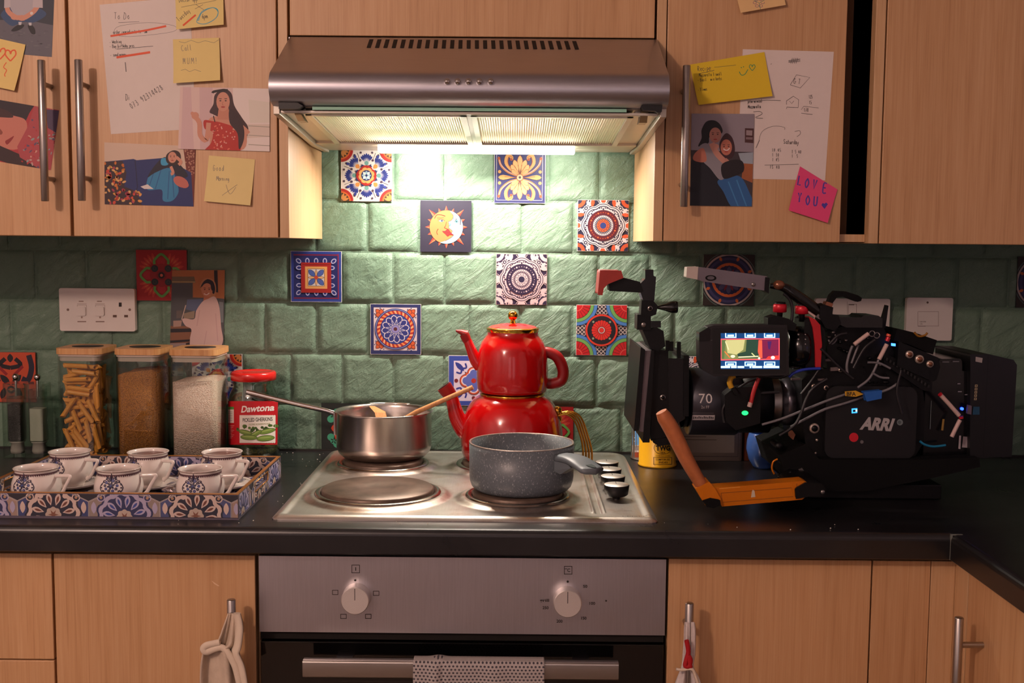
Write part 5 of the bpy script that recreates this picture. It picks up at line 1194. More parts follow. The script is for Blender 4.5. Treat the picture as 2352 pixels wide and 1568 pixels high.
# penne
PM = mat('pasta', '#dc9638', .45, 0, .10, 120); pb = MB(); n = 16; Lh = .0205
vs = []; fs = []
for ri, (rr, dz) in enumerate(((1, 0), (1, 0))): pass
for end in (-1, 1):
    for rad in (.0043, .0033):
        for k in range(n):
            t = 2*pi*k/n; r = rad*(1.05 if (k % 2 and rad > .004) else 1); vs.append((end*Lh+r*sin(t)*.85, r*cos(t), r*sin(t)))
for k in range(n):
    l = (k+1) % n; fs += [(k, l, 2*n+l, 2*n+k), (n+k, 3*n+k, 3*n+l, n+l), (k, n+k, n+l, l), (2*n+k, 2*n+l, 3*n+l, 3*n+k)]
pme = bpy.data.meshes.new('penne'); pme.from_pydata(vs, [], fs); pme.materials.append(PM)
def segd(p, q, r, s):
    def pd(a, b, c):
        d = (c[0]-b[0], c[1]-b[1]); L2 = d[0]**2+d[1]**2; t = max(0, min(1, ((a[0]-b[0])*d[0]+(a[1]-b[1])*d[1])/L2)); return hypot(a[0]-b[0]-t*d[0], a[1]-b[1]-t*d[1])
    def o(a, b, c): return (b[0]-a[0])*(c[1]-a[1])-(b[1]-a[1])*(c[0]-a[0])
    if o(p, q, r)*o(p, q, s) < 0 and o(r, s, p)*o(r, s, q) < 0: return 0
    return min(pd(p, r, s), pd(q, r, s), pd(r, p, q), pd(s, p, q))
rnd = random.Random(21); npen = 0
x0, x1, y0, y1, c = bx1
for ly in range(9):
    Y_ = y0+.0076+ly*.0080; placed = []; xa = x0+.008 if ly < 4 else x1-.040
    if Y_ > y1-.007: break
    base_a = rnd.uniform(0, pi)
    for tr in range(5200 if ly < 4 else 900):
        ang = rnd.gauss(base_a+rnd.choice((0, .5, 1.1)), .5) if tr % 3 else rnd.uniform(0, pi)
        hx, hz_ = Lh*cos(ang), Lh*sin(ang); cx_ = rnd.uniform(xa, x1-.008); cz_ = rnd.uniform(.012, .182)
        A, B = (cx_-hx, cz_-hz_), (cx_+hx, cz_+hz_)
        if min(A[0], B[0]) < x0+.0075 or max(A[0], B[0]) > x1-.0075 or min(A[1], B[1]) < .0115 or max(A[1], B[1]) > .180-ly*.001: continue
        if any(abs(cx_-q[4]) < .05 and abs(cz_-q[5]) < .05 and segd(A, B, q[:2], q[2:4]) < .0069 for q in placed): continue
        placed.append((*A, *B, cx_, cz_))
        o = bpy.data.objects.new('penne', pme); COL.objects.link(o); o.location = (cx_, Y_, cz_)
        o.rotation_euler = (rnd.uniform(0, 6.28), -ang, 0); o.rotation_euler = (Matrix.Rotation(-ang, 3, 'Y') @ Matrix.Rotation(rnd.uniform(0, 6.28), 3, 'X')).to_euler()
        o['label'] = 'dry ridged penne tube packed inside the leftmost canister'; o['category'] = 'pasta'; o['group'] = 'penne in the leftmost canister'; npen += 1

# ------------------------------------------------------------------ acrylic salt and pepper mills
def mill(label, pxa, pxb, w, fillname, fm, flabel, ftop, z0f):
    x0 = Yp(pxa, 950, -.105).x; x1 = x0+w; y0, y1 = -.105, -.062; cx, cy = (x0+x1)/2, (y0+y1)/2
    t = thing('grinder', label, 'grinder', (cx, cy, 0)); b = MB(); b.rbox(x0, x1, y0, y1, .0005, .112, .006); b.rbox(x0+.001, x1-.001, y0+.001, y1-.001, .1125, .140, .010); b.rbox(cx-.014, cx+.014, cy-.014, cy+.014, .030, .128, .005)
    obj('acrylic_body', b, [ACRYL], t)
    b = MB(); b.lathe([(0, .006), (.012, .006), (.013, .012), (.011, .0255), (.014, .027), (.014, .029), (0, .029)], (cx, cy, 0), 24); obj('grinder_base', b, [mat('ceramic_grinder', '#b5aca6', .4, 0, .03)], t)
    b = MB(); b.tube([(cx, cy, .114), (cx, cy, .146)], .0022, 10); b.lathe([(.0, .1445), (.003, .1445), (.0055, .148), (.0062, .152), (.0045, .156), (0, .1575)], (cx, cy, 0), 24); obj('top_knob', b, [CHROME], t)
    b = MB(); b.rbox(cx-.0128, cx+.0128, cy-.0128, cy+.0128, z0f, ftop, .0045); obj(fillname, b, [fm], label=flabel, cat='food', kind='stuff')
mill('clear acrylic pepper mill half full of peppercorns at the left edge', 2, 46, .040, 'peppercorns', granular('pepper', '#2a1c1a', '#120b0b', 380, .8), 'dark peppercorns inside the left acrylic mill', .100, .031)
mill('clear acrylic salt mill with white salt, beside the penne canister', 51, 100, .042, 'salt', mat('salt', '#f0e0da', .6, 0, .05, 400), 'white salt inside the right acrylic mill', .092, .031)

# ------------------------------------------------------------------ cylinder labels
def cylmap(cx, cy, R):
    rp = R/pxr(1, cy); pc = None
    def mp(x, y, h):
        X0 = Yp(x, y, cy).x; u = max(-.998, min(.998, (X0-cx)/R)); a = math.asin(u); r = R+h; Yf = cy-R*cos(a)
        return Vector((cx+r*sin(a), cy-r*cos(a), Yp(x, y, Yf).z))
    return mp
# ------------------------------------------------------------------ jar of gherkins
jx, jy, JR = Yp(583.5, 960, -.062).x, -.062, .0475
J = thing('pickle_jar', 'glass jar of pickled gherkins with red lid and red label', 'jar', (jx, jy, 0))
def zz(py, Y): return Yp(583, py, Y).z
zt = zz(852, jy); b = MB(); jp = [(0, .0005), (JR-.008, .0005), (JR-.001, .006), (JR, .014), (JR, zz(920, jy)), (JR-.003, zz(903, jy)), (JR-.010, zz(886, jy)), (.0385, zz(875, jy)), (.0385, zt-.004)]; JG = glass('jar_glass', '#e2eee6', 2.2)
b.lathe(jp+[(r-.0022, max(z, .004)) for r, z in jp[::-1]], (jx, jy, 0), 56); obj('glass_body', b, [JG], J)
b = MB(); b.lathe([(.0395, zz(872, jy)), (.0425, zz(871, jy)), (.0425, zt-.0035), (.0405, zt-.0005), (.034, zt), (.033, zt-.001), (0, zt-.001)], (jx, jy, 0), 56); obj('lid', b, [mat('red_lid', '#d0201c', .25, 0, .02, coat=.4)], J)
b = MB(); mp = cylmap(jx, jy, JR+.0004); a = Art(mp, b, [], step=.00002); RL = '#b81420'; a.strip = 3
a.rect(527, 921, 640, 1021, RL, 26, 2)
a.rect(529, 934, 549, 971, '#d8ccc6', 4, 1); a.rect(529, 934, 549, 940, '#4c8a3c', 4, 1)
for q in range(6): a.rect(530, 945+q*4, 545, 945.8+q*4, '#7a6a66')
for q in range(9): a.rect(529, 977+q*3.5, 550-(q % 3)*3, 977.8+q*3.5, '#d8a09c')
a.text('Dawtona', 567, 947, 14.5, '#ece2dc', 68, .03, .25, -.07, True)
a.rect(564, 954, 637, 1016, '#e6ddd2', 10, 2); a.up()
for k in range(24):
    for yy, d in ((954, -1.6), (1016, 1.6)): a.poly([(564+k*3.04, yy), (567.04+k*3.04, yy), (565.5+k*3.04, yy+d)], '#e6ddd2', False)
a.text('PICKLED GHERKINS', 571.5, 969, 8.5, '#2b2a22', 61, .02, 0, -.05, True); a.text('OGORKI KONSERWOWE', 585, 977, 4.2, '#7c7a34', 43, .01, 0, -.05, True)
rnd = random.Random(3)
for k in range(22): a.disc(rnd.uniform(556, 638), 986+rnd.uniform(-7, 4)-abs(k-11)*.3, rnd.uniform(2, 4.5), rnd.choice(['#3f5a24', '#54702c', '#33481c']), 7, up=(k == 0))
for x, y, r, s, t in ((578, 993, 17, 5, .25), (622, 990, 16, 5, -.3), (600, 996, 15, 4.6, -.55), (585, 1004, 19, 5.5, .05), (619, 1006, 17, 6, -.12)):
    a.disc(x, y, r, '#34481e', 20, s+1, rot=t); a.disc(x, y, r-.7, '#6f8a3c', 20, s, rot=t); a.disc(x-1, y-1.5, r*.75, '#93a85a', 16, s*.35, rot=t)
obj('label', b, a.mats, J, label='red paper label')
b = MB(); b.lathe([(0, .0045), (JR-.010, .0045), (JR-.0035, .009), (JR-.003, .019), (0, .0195)], (jx, jy, 0), 40); obj('brine', b, [granular('mustard_seed', '#8a6a1c', '#2c2a0e', 260, .6)], J)
b = MB()
for k, (dx, dy, L_) in enumerate(((-.02, -.012, .026), (.012, .01, .03), (.02, -.016, .022))):
    b = MB(); b.ball((jx+dx, jy+dy, .0195+L_*.5+.006), (.0095, .0095, L_*.5+.004)); obj('gherkin', b, [mat('gherkin_skin', '#4c5a1e', .35, 0, .2, 150)], label=('dark green gherkin at the left', 'dark green gherkin at the back', 'short green gherkin at the right')[k]+' of the jar', cat='gherkin', group='gherkins in the jar')

# ------------------------------------------------------------------ steel saucepan with wooden tools
PX, PY, PR = -.1655, -.1420, .0882; rz = Yp(883, 958, PY-PR).z; Zb = .0182
SP = thing('saucepan', 'shiny stainless steel saucepan with a thin rod handle, on the rear left plate', 'saucepan', (PX, PY, Zb))
b = MB(); ou = [(0, 0), (.070, 0), (.0765, .002), (.0835, .009), (.0868, .018), (PR-.001, .024), (PR-.001, rz-Zb-.004), (PR+.0012, rz-Zb-.0008)]
b.lathe([(r, z+Zb) for r, z in ou+[(PR+.0006, rz-Zb)]+[(PR-.0018, rz-Zb-.002), (PR-.0035, rz-Zb-.008), (PR-.0035, .014), (.078, .004), (0, .003)]], (PX, PY, 0), 80)
obj('body', b, [POTM], SP)
b = MB(); P = [(PX+(PR+.0025)*cos(t), PY+(PR+.0025)*sin(t), rz-.0015) for t in [radians(q) for q in range(62, 122, 4)]]; b.tube(P, [.001]+[.0042]*(len(P)-2)+[.001], 10, flat=.7); obj('pouring_lip', b, [CHROME], SP)
b = MB(); e = Yp(566, 900, PY-.01); s0 = Vector((PX-PR-.003, PY-.008, rz-.006)); P = [s0, s0+(e-s0)*.12+Vector((0, 0, .001)), s0+(e-s0)*.5, e]; b.tube(smooth_open([tuple(p) for p in P], 6), .0031, 12, flat=1.5); hd = obj('handle', b, [CHROME], SP)
b = MB(); b.prism([s0+Vector((.0035, -.007, .002)), s0+Vector((.0035, .007, .002)), s0+Vector((.0035, .005, -.040)), s0+Vector((.0035, -.005, -.040))], (-.003, 0, 0)); obj('handle_bracket', b, [CHROME], hd)
def on(px, py, Y): return tuple(Yp(px, py, Y))
b = MB(); b.tube([on(1086, 889, -.213), (PX+.0650, PY-.0605, rz+.0055), (PX-.050, PY-.018, .036)], [.0042, .0045, .0045], 12)
b.ball((PX-.052, PY-.016, .0335), (.014, .013, .007)); obj('wooden_spoon', b, [SPOONW], label='wooden spoon leaning out of the steel saucepan towards the kettle', cat='spoon')
b = MB(); p0, p1, p2 = Vector(on(856, 932, PY+.070)), Vector(on(872, 945, PY+.045)), Vector((PX+.01, PY+.0, .0235)); d = Vector((.011, 0, 0))
b.prism([p0-d*.5, p0+d*.3, p1+d, p2+d, p2-d, p1-d*.8], (0, -.004, -.001)); obj('wooden_spatula', b, [SPOONW], label='short wooden spatula lying inside the steel saucepan', cat='spatula')

# ------------------------------------------------------------------ grey granite saucepan
def granite():
    m = bpy.data.materials.new('granite_coating'); t = NT(m); v = t.coords((1, 1, .6)); n = t.noise(v, 420, 2, .8); n2 = t.noise(t.coords(), 60, 4)
    c = t.ramp(n, [(.0, lin('#545c62')), (.60, lin('#616a70')), (.68, lin('#aab0b2'))]); t.link(c, t.b.inputs['Base Color']); t.b.inputs['Roughness'].default_value = .38; return m
GX, GY, GR = .0862, -.4060, .0840; gz = Yp(1198, 1036, GY-GR).z; GB = .0182
GP = thing('saucepan', 'grey speckled non-stick saucepan on the front right plate', 'saucepan', (GX, GY, GB)); GM = granite()
b = MB(); b.lathe([(r, z+GB) for r, z in [(0, 0), (.070, 0), (.0755, .0015), (.0800, .0065), (.0825, .014), (GR-.0005, .022), (GR, gz-GB-.001)]+[(GR-.003, gz-GB-.001), (GR-.0035, .020), (.077, .007), (0, .004)]], (GX, GY, 0), 80); obj('body', b, [GM], GP)
b = MB(); b.lathe([(GR, gz-.0012), (GR+.0003, gz+.0002), (GR-.0028, gz+.0002), (GR-.003, gz-.0012)], (GX, GY, 0), 80); obj('rim', b, [mat('bare_rim', '#a99f97', .3, .8, 0)], GP)
GH = mat('grey_handle', '#636c72', .42, 0, .03)
A0 = Vector((GX+.062, GY-.058, gz-.014)); E0 = Yp(1369, 1083, GY-.125); E0 = Vector(E0); dv = (E0-A0); Ld = dv.length; dn = dv.normalized(); sd = dn.cross(Vector((0, 0, 1))).normalized(); upv = sd.cross(dn)
b = MB(); N = 14; M_ = 20; vs = []
for i in range(N+1):
    t = i/N; w = .0165+.0045*min(1, t*1.6) if t < .86 else (.021*sqrt(max(0, 1-((t-.86)/.14)**2))+.0012); th = .0070-.0022*t; c0 = A0+dn*(Ld*t)+upv*(.006*sin(pi*min(1, t*1.2))*.8)
    for k in range(M_):
        a_ = 2*pi*k/M_; ca, sa = cos(a_), sin(a_); vs.append(c0+sd*(w*(abs(ca)**.6)*(1 if ca > 0 else -1))+upv*(th*(abs(sa)**.7)*(1 if sa > 0 else -1)))
b.add(vs, [(i*M_+k, i*M_+(k+1) % M_, (i+1)*M_+(k+1) % M_, (i+1)*M_+k) for i in range(N) for k in range(M_)]+[tuple(range(M_))[::-1], tuple(range(N*M_, (N+1)*M_))], 0, True)
hd = obj('handle', b, [GH], GP)
b = MB(); c0 = A0+dn*(Ld*.78)+upv*.0062; vs = [c0+dn*(.017*cos(q*pi/10))+sd*(.0060*sin(q*pi/10)) for q in range(20)]; b.prism(vs, -upv*.001); obj('hanging_hole', b, [mat('hole_shadow', '#2e3b3a', .8, 0, 0)], hd)
b = MB(); q0 = Vector((GX+.052, GY-.066, 0)); b.prism([Vector((GX+.058, GY-.058, gz-.006)), Vector((GX+.058, GY-.058, gz-.034)), A0+dn*.012-Vector((0, 0, .022)), A0+dn*.040-upv*.004, A0+dn*.02+upv*.003], sd*.012); obj('handle_bracket', b, [GH], hd, bevel=.002)

# ------------------------------------------------------------------ red double teapot
KX, KY = Yp(1176.5, 900, -.158).x, -.158; K0 = .0182
def kp(lst): return [(pxr(hw, KY), Yp(1176.5, y, KY).z) for hw, y in lst]
KL = thing('kettle', 'large red enamel kettle with gold wire handle on the rear right plate', 'kettle', (KX, KY, K0))
pr_ = [(0, K0), (pxr(108, KY), K0), (pxr(112, KY), K0+.003)]+kp([(116, 1036), (119, 1010), (117, 985), (112, 960), (105, 940), (97, 926), (88, 915), (76, 908), (72, 905)])
b = MB(); b.lathe(pr_, (KX, KY, 0), 80); obj('body', b, [REDE], KL)
def spout(parent, pts, Y, mat_, tip):
    P = smooth_open([(*on(x, y, Y), r) for x, y, r in pts], 6); b = MB(); b.tube([p[:3] for p in P], [pxr(p[3], Y) for p in P], 20, caps=False)
    s = obj('spout', b, [mat_], parent)
    b = MB(); (x0, y0, r0), (x1, y1, r1) = tip; b.tube([on(x0, y0, Y), on((x0+x1)/2, (y0+y1)/2, Y), on(x1, y1, Y)], [pxr(r0, Y), pxr((r0+r1)/2+.5, Y), pxr(r1, Y)], 20); b.tube([on(x1, y1, Y), on(x1-(x0-x1)*.06, y1-(y0-y1)*.06, Y)], [pxr(r1*.8, Y)]*2, 16, 1)
    obj('spout_tip', b, [REDH, mat('spout_hole', '#2a0606', .7, 0, 0)], s)
spout(KL, [(1085, 1000, 24), (1066, 985, 22), (1050, 958, 19), (1042, 930, 16), (1036, 908, 15)], KY-.005, REDE, ((1037, 911, 15), (1020, 887, 18)))
b = MB(); zr = Yp(1176.5, 904, KY).z; r_ = pxr(73, KY); b.lathe([(r_-.004, zr-.003), (r_+.001, zr-.002), (r_+.002, zr), (r_+.001, zr+.0022), (r_-.004, zr+.0026)], (KX, KY, 0), 72); obj('gold_ring', b, [GOLD], KL)
# gold clamp and wire handle
cl = Vector(on(1269, 955, KY-.004)); b = MB(); b.rbox(cl.x-.008, cl.x+.006, cl.y-.010, cl.y+.010, cl.z-.019, cl.z+.012, .006, axis='x'); b.ball((cl.x+.009, cl.y-.002, cl.z+.010), .0085); b.ball((cl.x+.010, cl.y-.002, cl.z-.006), .0075)
hk = obj('handle_clamp', b, [GOLD], KL)
for k, oy in enumerate((-.010, -.004, .006, .012)):
    P = [(1275, 957-k*2), (1300, 951-k*2), (1320, 967-k*3), (1334+k, 1003), (1339+k*2, 1035), (1338+k*2.5, 1062)]; b = MB(); b.tube(smooth_open([on(x+k*4.6*min(1, max(0, (x-1275)/45)), y, KY+oy-.002) for x, y in P], 6), .0019, 10); obj('handle_wire', b, [GOLD], hk)
KU = thing('teapot', 'small red enamel teapot with gold-knobbed lid stacked on the kettle', 'teapot', (KX, KY, zr+.0026)); zu = zr+.0027
pr_ = [(0, zu), (pxr(70, KY), zu), (pxr(78, KY), zu+.003)]+kp([(81, 890), (83, 872), (82.5, 848), (81, 825), (78, 803), (72, 786), (64, 775), (59, 768), (58.5, 761)])
b = MB(); b.lathe(pr_, (KX, KY, 0), 80); obj('body', b, [REDE], KU)
spout(KU, [(1104, 842, 15), (1092, 826, 14), (1081, 800, 11.5), (1074, 782, 10)], KY-.004, REDE, ((1074, 784, 10), (1066, 767, 11)))
sp = MB(); sp.tube([on(1072, 768, KY-.004), on(1058, 762, KY-.004), on(1047, 759, KY-.004)], [pxr(9.5, KY), pxr(6, KY), pxr(2.2, KY)], 14); obj('spout_lip', sp, [REDH], KU)
b = MB(); P = smooth_open([on(x, y, KY) for x, y in ((1240, 810), (1258, 809), (1280, 820), (1293, 848), (1290, 872), (1272, 880), (1252, 880))], 6); b.tube(P, [pxr(11+1.0*sin(pi*i/len(P)), KY) for i in range(len(P))], 16, flat=1.1); obj('handle', b, [REDH], KU)
b = MB(); z0_, z1_ = Yp(1176, 762, KY).z, Yp(1176, 752, KY).z; b.lathe([(pxr(57, KY), z0_), (pxr(60, KY), z0_+.001), (pxr(59.5, KY), (z0_+z1_)/2), (pxr(61, KY), (z0_+z1_)/2+.001), (pxr(60.5, KY), z1_), (pxr(55, KY), z1_+.0006)], (KX, KY, 0), 72)
lidr = obj('lid_band', b, [GOLD], KU)
b = MB(); b.lathe([(pxr(57, KY), z1_), (pxr(50, KY), z1_+.003), (pxr(30, KY), z1_+.0065), (0, z1_+.009)], (KX, KY, 0), 60); obj('lid', b, [REDE], KU)
b = MB(); zk = Yp(1176, 725, KY-.01).z; b.lathe([(.0075, z1_+.007), (.005, z1_+.010), (.0045, z1_+.013), (.0035, zk-.008)], (KX, KY, 0), 24); b.ball((KX, KY, zk), .0090, seg=28, rings=18); obj('lid_knob', b, [GOLD], KU)

# ------------------------------------------------------------------ tins, box and bowl behind the film camera
p = Zp(1515, 1076, 0); TR = pxr(43, p.y+.03); ty = p.y+TR; tx = p.x
TN = thing('tea_tin', 'round yellow tea tin with black oval lettering, beside the hob', 'tin', (tx, ty, 0)); YEL = mat('yellow_enamel', '#dda51c', .32, 0, .03)
ht = .118; b = MB(); b.lathe([(0, .0005), (TR+.0015, .0005), (TR+.0015, .0035), (TR, .005), (TR, ht)], (tx, ty, 0), 56)
a = Art(cylmap(tx, ty, TR), b, [YEL], step=.00002); a.strip = 4; BKT = '#2a2212'
a.up(); pts = [(1517+20*cos(q*pi/16), 1028+15*sin(q*pi/16)) for q in range(33)]; a.line(pts, 1, BKT); a.text('TWG', 1501.5, 1034, 11, BKT, 33, .05, 0, 0, True); a.text('TEA', 1511, 1041.5, 4, BKT, 12, .02, 0, 0, True); a.text('GRAND', 1507, 1021, 3.6, BKT, 20, .01, 0, 0, True); a.text('THE FINEST TEAS OF THE WORLD', 1500, 1045+2.5, 1.9, BKT, 34, 0, 0, 0, True)
frame(a, 1517, 1058, 21.5, 8.5, 1, BKT); a.text('COMPTOIR DES', 1501, 1057, 4, BKT, 32, .01, 0, 0, True); a.text('INDES', 1507, 1063.5, 4, BKT, 21, .01, 0, 0, True)
obj('body', b, a.mats, TN); b = MB(); b.lathe([(TR-.001, ht), (TR+.001, ht), (TR+.001, ht+.016), (TR-.002, ht+.019), (0, ht+.019)], (tx, ty, 0), 56); obj('lid', b, [YEL], TN)
by_ = -.052; bxx = Yp(1491, 980, by_).x; BR_ = pxr(41, by_)
CN = thing('food_can', 'tall blue and white can standing behind the yellow tin', 'can', (bxx, by_, 0)); hb = Yp(1480, 893, by_-.02).z
b = MB(); b.lathe([(0, .0005), (BR_+.001, .0005), (BR_+.001, .003), (BR_, .004), (BR_, hb-.004), (BR_+.001, hb-.003), (BR_+.001, hb), (BR_-.003, hb-.001), (0, hb-.002)], (bxx, by_, 0), 48)
a = Art(cylmap(bxx, by_, BR_), b, [mat('can_steel', '#a89c92', .3, .9, 0)], step=.00002)
a.rect(1451.5, 902, 1530, 1022, '#5b93c8', 16, 2); a.rect(1451.5, 1022, 1530, 1038, '#c8bcb8', 16, 1); a.rect(1451.5, 1038, 1530, 1050, '#8c3a20', 16, 1)
for k in range(8): a.rect(1456+k*1.6, 1023, 1456.8+k*1.6, 1034, '#3a3634')
for k, y in enumerate((912, 925, 960, 1004, 1012)): a.rect(1455, y, 1470-(k % 2)*4, y+1.6, '#d8dce0')
obj('body', b, a.mats, CN)
p = Zp(1600, 1058, 0); yb0 = p.y; x0, x1 = Zp(1545, 1058, 0).x, Zp(1704, 1058, 0).x; hb = Yp(1600, 856, yb0).z
BXT = thing('biscuit_tin', 'beige square tin half hidden behind the camera lens', 'tin', ((x0+x1)/2, yb0+.035, 0)); b = MB(); b.rbox(x0, x1, yb0, yb0+.07, .0005, hb-.02, .006)
a = Art(lambda x, y, h: Vector((x, yb0-h, y)), b, [mat('beige_tin', '#8f7b6c', .4, .2, .05)]); 
for q in ((x0+.008, .008, x1-.008, .0095), (x0+.008, .07, x1-.008, .0715), (x0+.008, .008, x0+.0095, .0715), (x1-.0095, .008, x1-.008, .0715)): a.rect(*q, '#5c4a40')
a.rect(x0+.016, .016, x1-.016, .062, '#a08c7c', 4, 1); a.rect(x0+.02, .040, x1-.05, .0415, '#6a564a'); a.rect(x0+.02, .046, x1-.07, .0475, '#6a564a')
obj('body', b, a.mats, BXT); b = MB(); b.rbox(x0-.0015, x1+.0015, yb0-.0015, yb0+.0715, hb-.02, hb, .007); obj('lid', b, [mat('brown_lid', '#6a4a34', .4, .2, .05)], BXT, bevel=.002)
b = MB(); x2, x3 = Zp(1706, 1057, 0).x+.002, Zp(1750, 1057, 0).x; b.rbox(x2, x3, yb0+.004, yb0+.05, .0005, .085, .003); obj('orange_carton', b, [mat('orange_card', '#9c4a22', .5, 0, .06)], label='orange-brown carton between the beige tin and the blue bowl', cat='box')
p = Zp(1752, 1078, 0); BR2 = pxr(38, p.y+.03); bcy = p.y+BR2*.6; bcx = Yp(1752, 1035, bcy).x
b = MB(); b.lathe([(0, .0005), (BR2*.55, .0005), (BR2*.6, .004), (BR2*.85, .016), (BR2, .036), (BR2*.96, .052), (BR2*.85, .064), (BR2*.80, .066), (BR2*.82, .062), (BR2*.9, .05), (BR2*.93, .036), (BR2*.75, .012), (0, .008)], (bcx, bcy, 0), 56)
obj('bowl', b, [mat('blue_glaze', '#4568b0', .12, 0, .12, 20, coat=.5)], label='round glossy blue bowl behind the orange bracket', cat='bowl')

# ------------------------------------------------------------------ sockets and switches
def plate(name, label, cat, x0, x1, z0, z1):
    t = thing(name, label, cat, ((x0+x1)/2, -.0046, z0)); b = MB(); b.rbox(x0, x1, -.0165, -.0048, z0, z1, .004, axis='y'); return t, b
t, b = plate('wall_socket', 'white double wall socket left of the red tile, one shutter empty', 'socket', -.8100, -.6635, .2335, .3165)
def sm(a): return a
a = Art(lambda x, y, h: Vector((Yp(x, y, -.0165).x, -.0165-h, Yp(x, y, -.0165).z)), b, [WHITEP])
for x, y in ((156, 711), (298, 711)): a.disc(x, y, 3.2, '#8a7468', 12); a.rect(x-2.4, y-.5, x+2.4, y+.5, '#4a3a34')
for x0 in (176, 218): 
    frame(a, x0+12, 712, 11, 12, .8, '#9a8880'); a.rect(x0+5, 690.5, x0+16, 693, '#9a8478'); a.rect(x0+1, 697, x0+23, 698, '#a89890'); a.disc(x0+12, 728.5, 2.4, '#9a8478', 8); a.rect(x0+2, 737, x0+22, 739.6, '#8a766c')
a.rect(273, 694.5, 279.5, 704, '#1c1412'); a.rect(259.5, 723, 268, 728.5, '#5c4438'); a.rect(285.5, 723, 294, 728.5, '#5c4438')
obj('plate', b, a.mats, t)
for x0 in (-.778, -.742): b = MB(); b.rbox(x0, x0+.019, -.0185, -.0166, .263, .281, .003, axis='y'); obj('rocker', b, [WHITEP], t, bevel=.0006)
t, b = plate('wall_switch', 'double cooker switch plate half hidden behind the camera handle', 'switch', .6545, .7985, .2280, .3090)
a = Art(lambda x, y, h: Vector((Yp(x, y, -.0165).x, -.0165-h, Yp(x, y, -.0165).z)), b, [WHITEP]); frame(a, 1958, 716, 10, 18, .9, '#7a6a60'); a.rect(1950, 699, 1962, 700.5, '#4a3a34'); a.line([(1946, 692), (1946, 738)], .8, '#8a7a70'); obj('plate', b, a.mats, t)
t, b = plate('wall_switch', 'square fused spur switch plate right of the camera, with small lettering', 'switch', .8310, .9200, .2290, .3120)
a = Art(lambda x, y, h: Vector((Yp(x, y, -.0165).x, -.0165-h, Yp(x, y, -.0165).z)), b, [WHITEP]); a.disc(2130.5, 694.5, 2.6, '#5c4a42', 10); frame(a, 2132, 732, 24, 17, .8, '#8a7a70'); a.text('FUSED SPUR', 2112, 740, 3, '#5c4a42', 15, 0, 0, 0, True); a.text('13A', 2112, 745, 3, '#5c4a42', 7, 0, 0, 0, True); a.rect(2108, 748.4, 2126, 749.4, '#5c4a42'); obj('plate', b, a.mats, t)

# ------------------------------------------------------------------ cloths
def cloth(name, label, rows, Y, mt, amp=.004, fold=7, thick=.0016, seed=1, cat='cloth', parent=None, ycurve=None):
    """rows: (left px, right px, py) down the cloth"""
    R = smooth_open([tuple(map(float, r)) for r in rows], 6); m = len(R)-1; rnd = random.Random(seed); ph = rnd.uniform(0, 6)
    def fn(u, v):
        i = min(m, int(round(v*m))); l, r, y = R[i]; x = l+(r-l)*u
        d = amp*min(1, v*2.5+.15)*(sin(u*fold+ph+v*1.5)+.5*sin(u*fold*2.3+ph*2-v*2.2))
        yy = Y-.003-abs(amp)-d-(ycurve(v) if ycurve else 0); return tuple(Yp(x, y, yy))
    b = MB(); b.grid(fn, 40, m); return obj(name, b, [mt], parent, label=label, cat=cat, solid=thick)
def weave(name, base, dark, sx, sz, thr):
    m = bpy.data.materials.new(name); t = NT(m); tc = t.node('ShaderNodeTexCoord'); sp_ = t.node('ShaderNodeSeparateXYZ'); t.link(tc.outputs['Object'], sp_.inputs[0])
    def M(op, a_, b_=None):
        n_ = t.node('ShaderNodeMath', operation=op)
        for i, q in enumerate((a_, b_)):
            if q is None: continue
            if isinstance(q, (int, float)): n_.inputs[i].default_value = q
            else: t.link(q, n_.inputs[i])
        return n_.outputs[0]
    X_ = M('MULTIPLY', sp_.outputs[0], sx); Z_ = M('MULTIPLY', sp_.outputs[2], sz); row = M('FLOOR', Z_); off = M('MULTIPLY', M('MODULO', row, 2.0), .5)
    fx = M('SUBTRACT', M('FRACT', M('ADD', X_, M('ADD', off, 100.0))), .5); fz = M('SUBTRACT', M('FRACT', Z_), .5)
    d = M('SQRT', M('ADD', M('MULTIPLY', fx, fx), M('MULTIPLY', fz, fz)))
    t.link(t.ramp(d, [(thr-.03, lin(dark)), (thr+.03, lin(base))]), t.b.inputs['Base Color']); t.b.inputs['Roughness'].default_value = .9; t.bump(d, .3, .0015); return m
b = MB(); yh = -.620; zt_ = OHZ[1]; xa, xb = Yp(951, 1520, yh).x, Yp(1250, 1520, yh).x; rnd = random.Random(2)
prf = [(-.606, OHZ[0]-.12), (-.6065, OHZ[0]), (-.607, zt_-.004), (-.611, zt_+.0018), (-.620, zt_+.003), (-.629, zt_+.0018), (-.6325, zt_-.004), (-.6335, OHZ[0]), (-.635, OHZ[0]-.04), (-.636, OHZ[0]-.10)]
def tf(u, v):
    i = v*(len(prf)-1); k = min(len(prf)-2, int(i)); f = i-k; y = prf[k][0]*(1-f)+prf[k+1][0]*f; z = prf[k][1]*(1-f)+prf[k+1][1]*f; x = xa+(xb-xa)*u
    w = max(0, v-.55)*2.2; fo = math.exp(-((u-.17)/.045)**2)*.010-math.exp(-((u-.25)/.03)**2)*.004+math.exp(-((u-.60-.2*(v-.6))/.06)**2)*.006+.0025*sin(u*13)
    z += .002*math.exp(-((u-.19)/.05)**2) if .3 < v < .7 else 0
    return (x, y-w*abs(fo)*1.0-(.0015 if v > .5 else 0), z)
b.grid(tf, 90, 36); obj('tea_towel', b, [weave('dotted_weave', '#a9a19e', '#3d3a42', 180, 215, .29)], label='grey tea towel with dark dots folded over the oven handle', cat='towel', solid=.002)
LIN = mat('beige_linen', '#c3b19d', .9, 0, .10, 60, .4, 500)
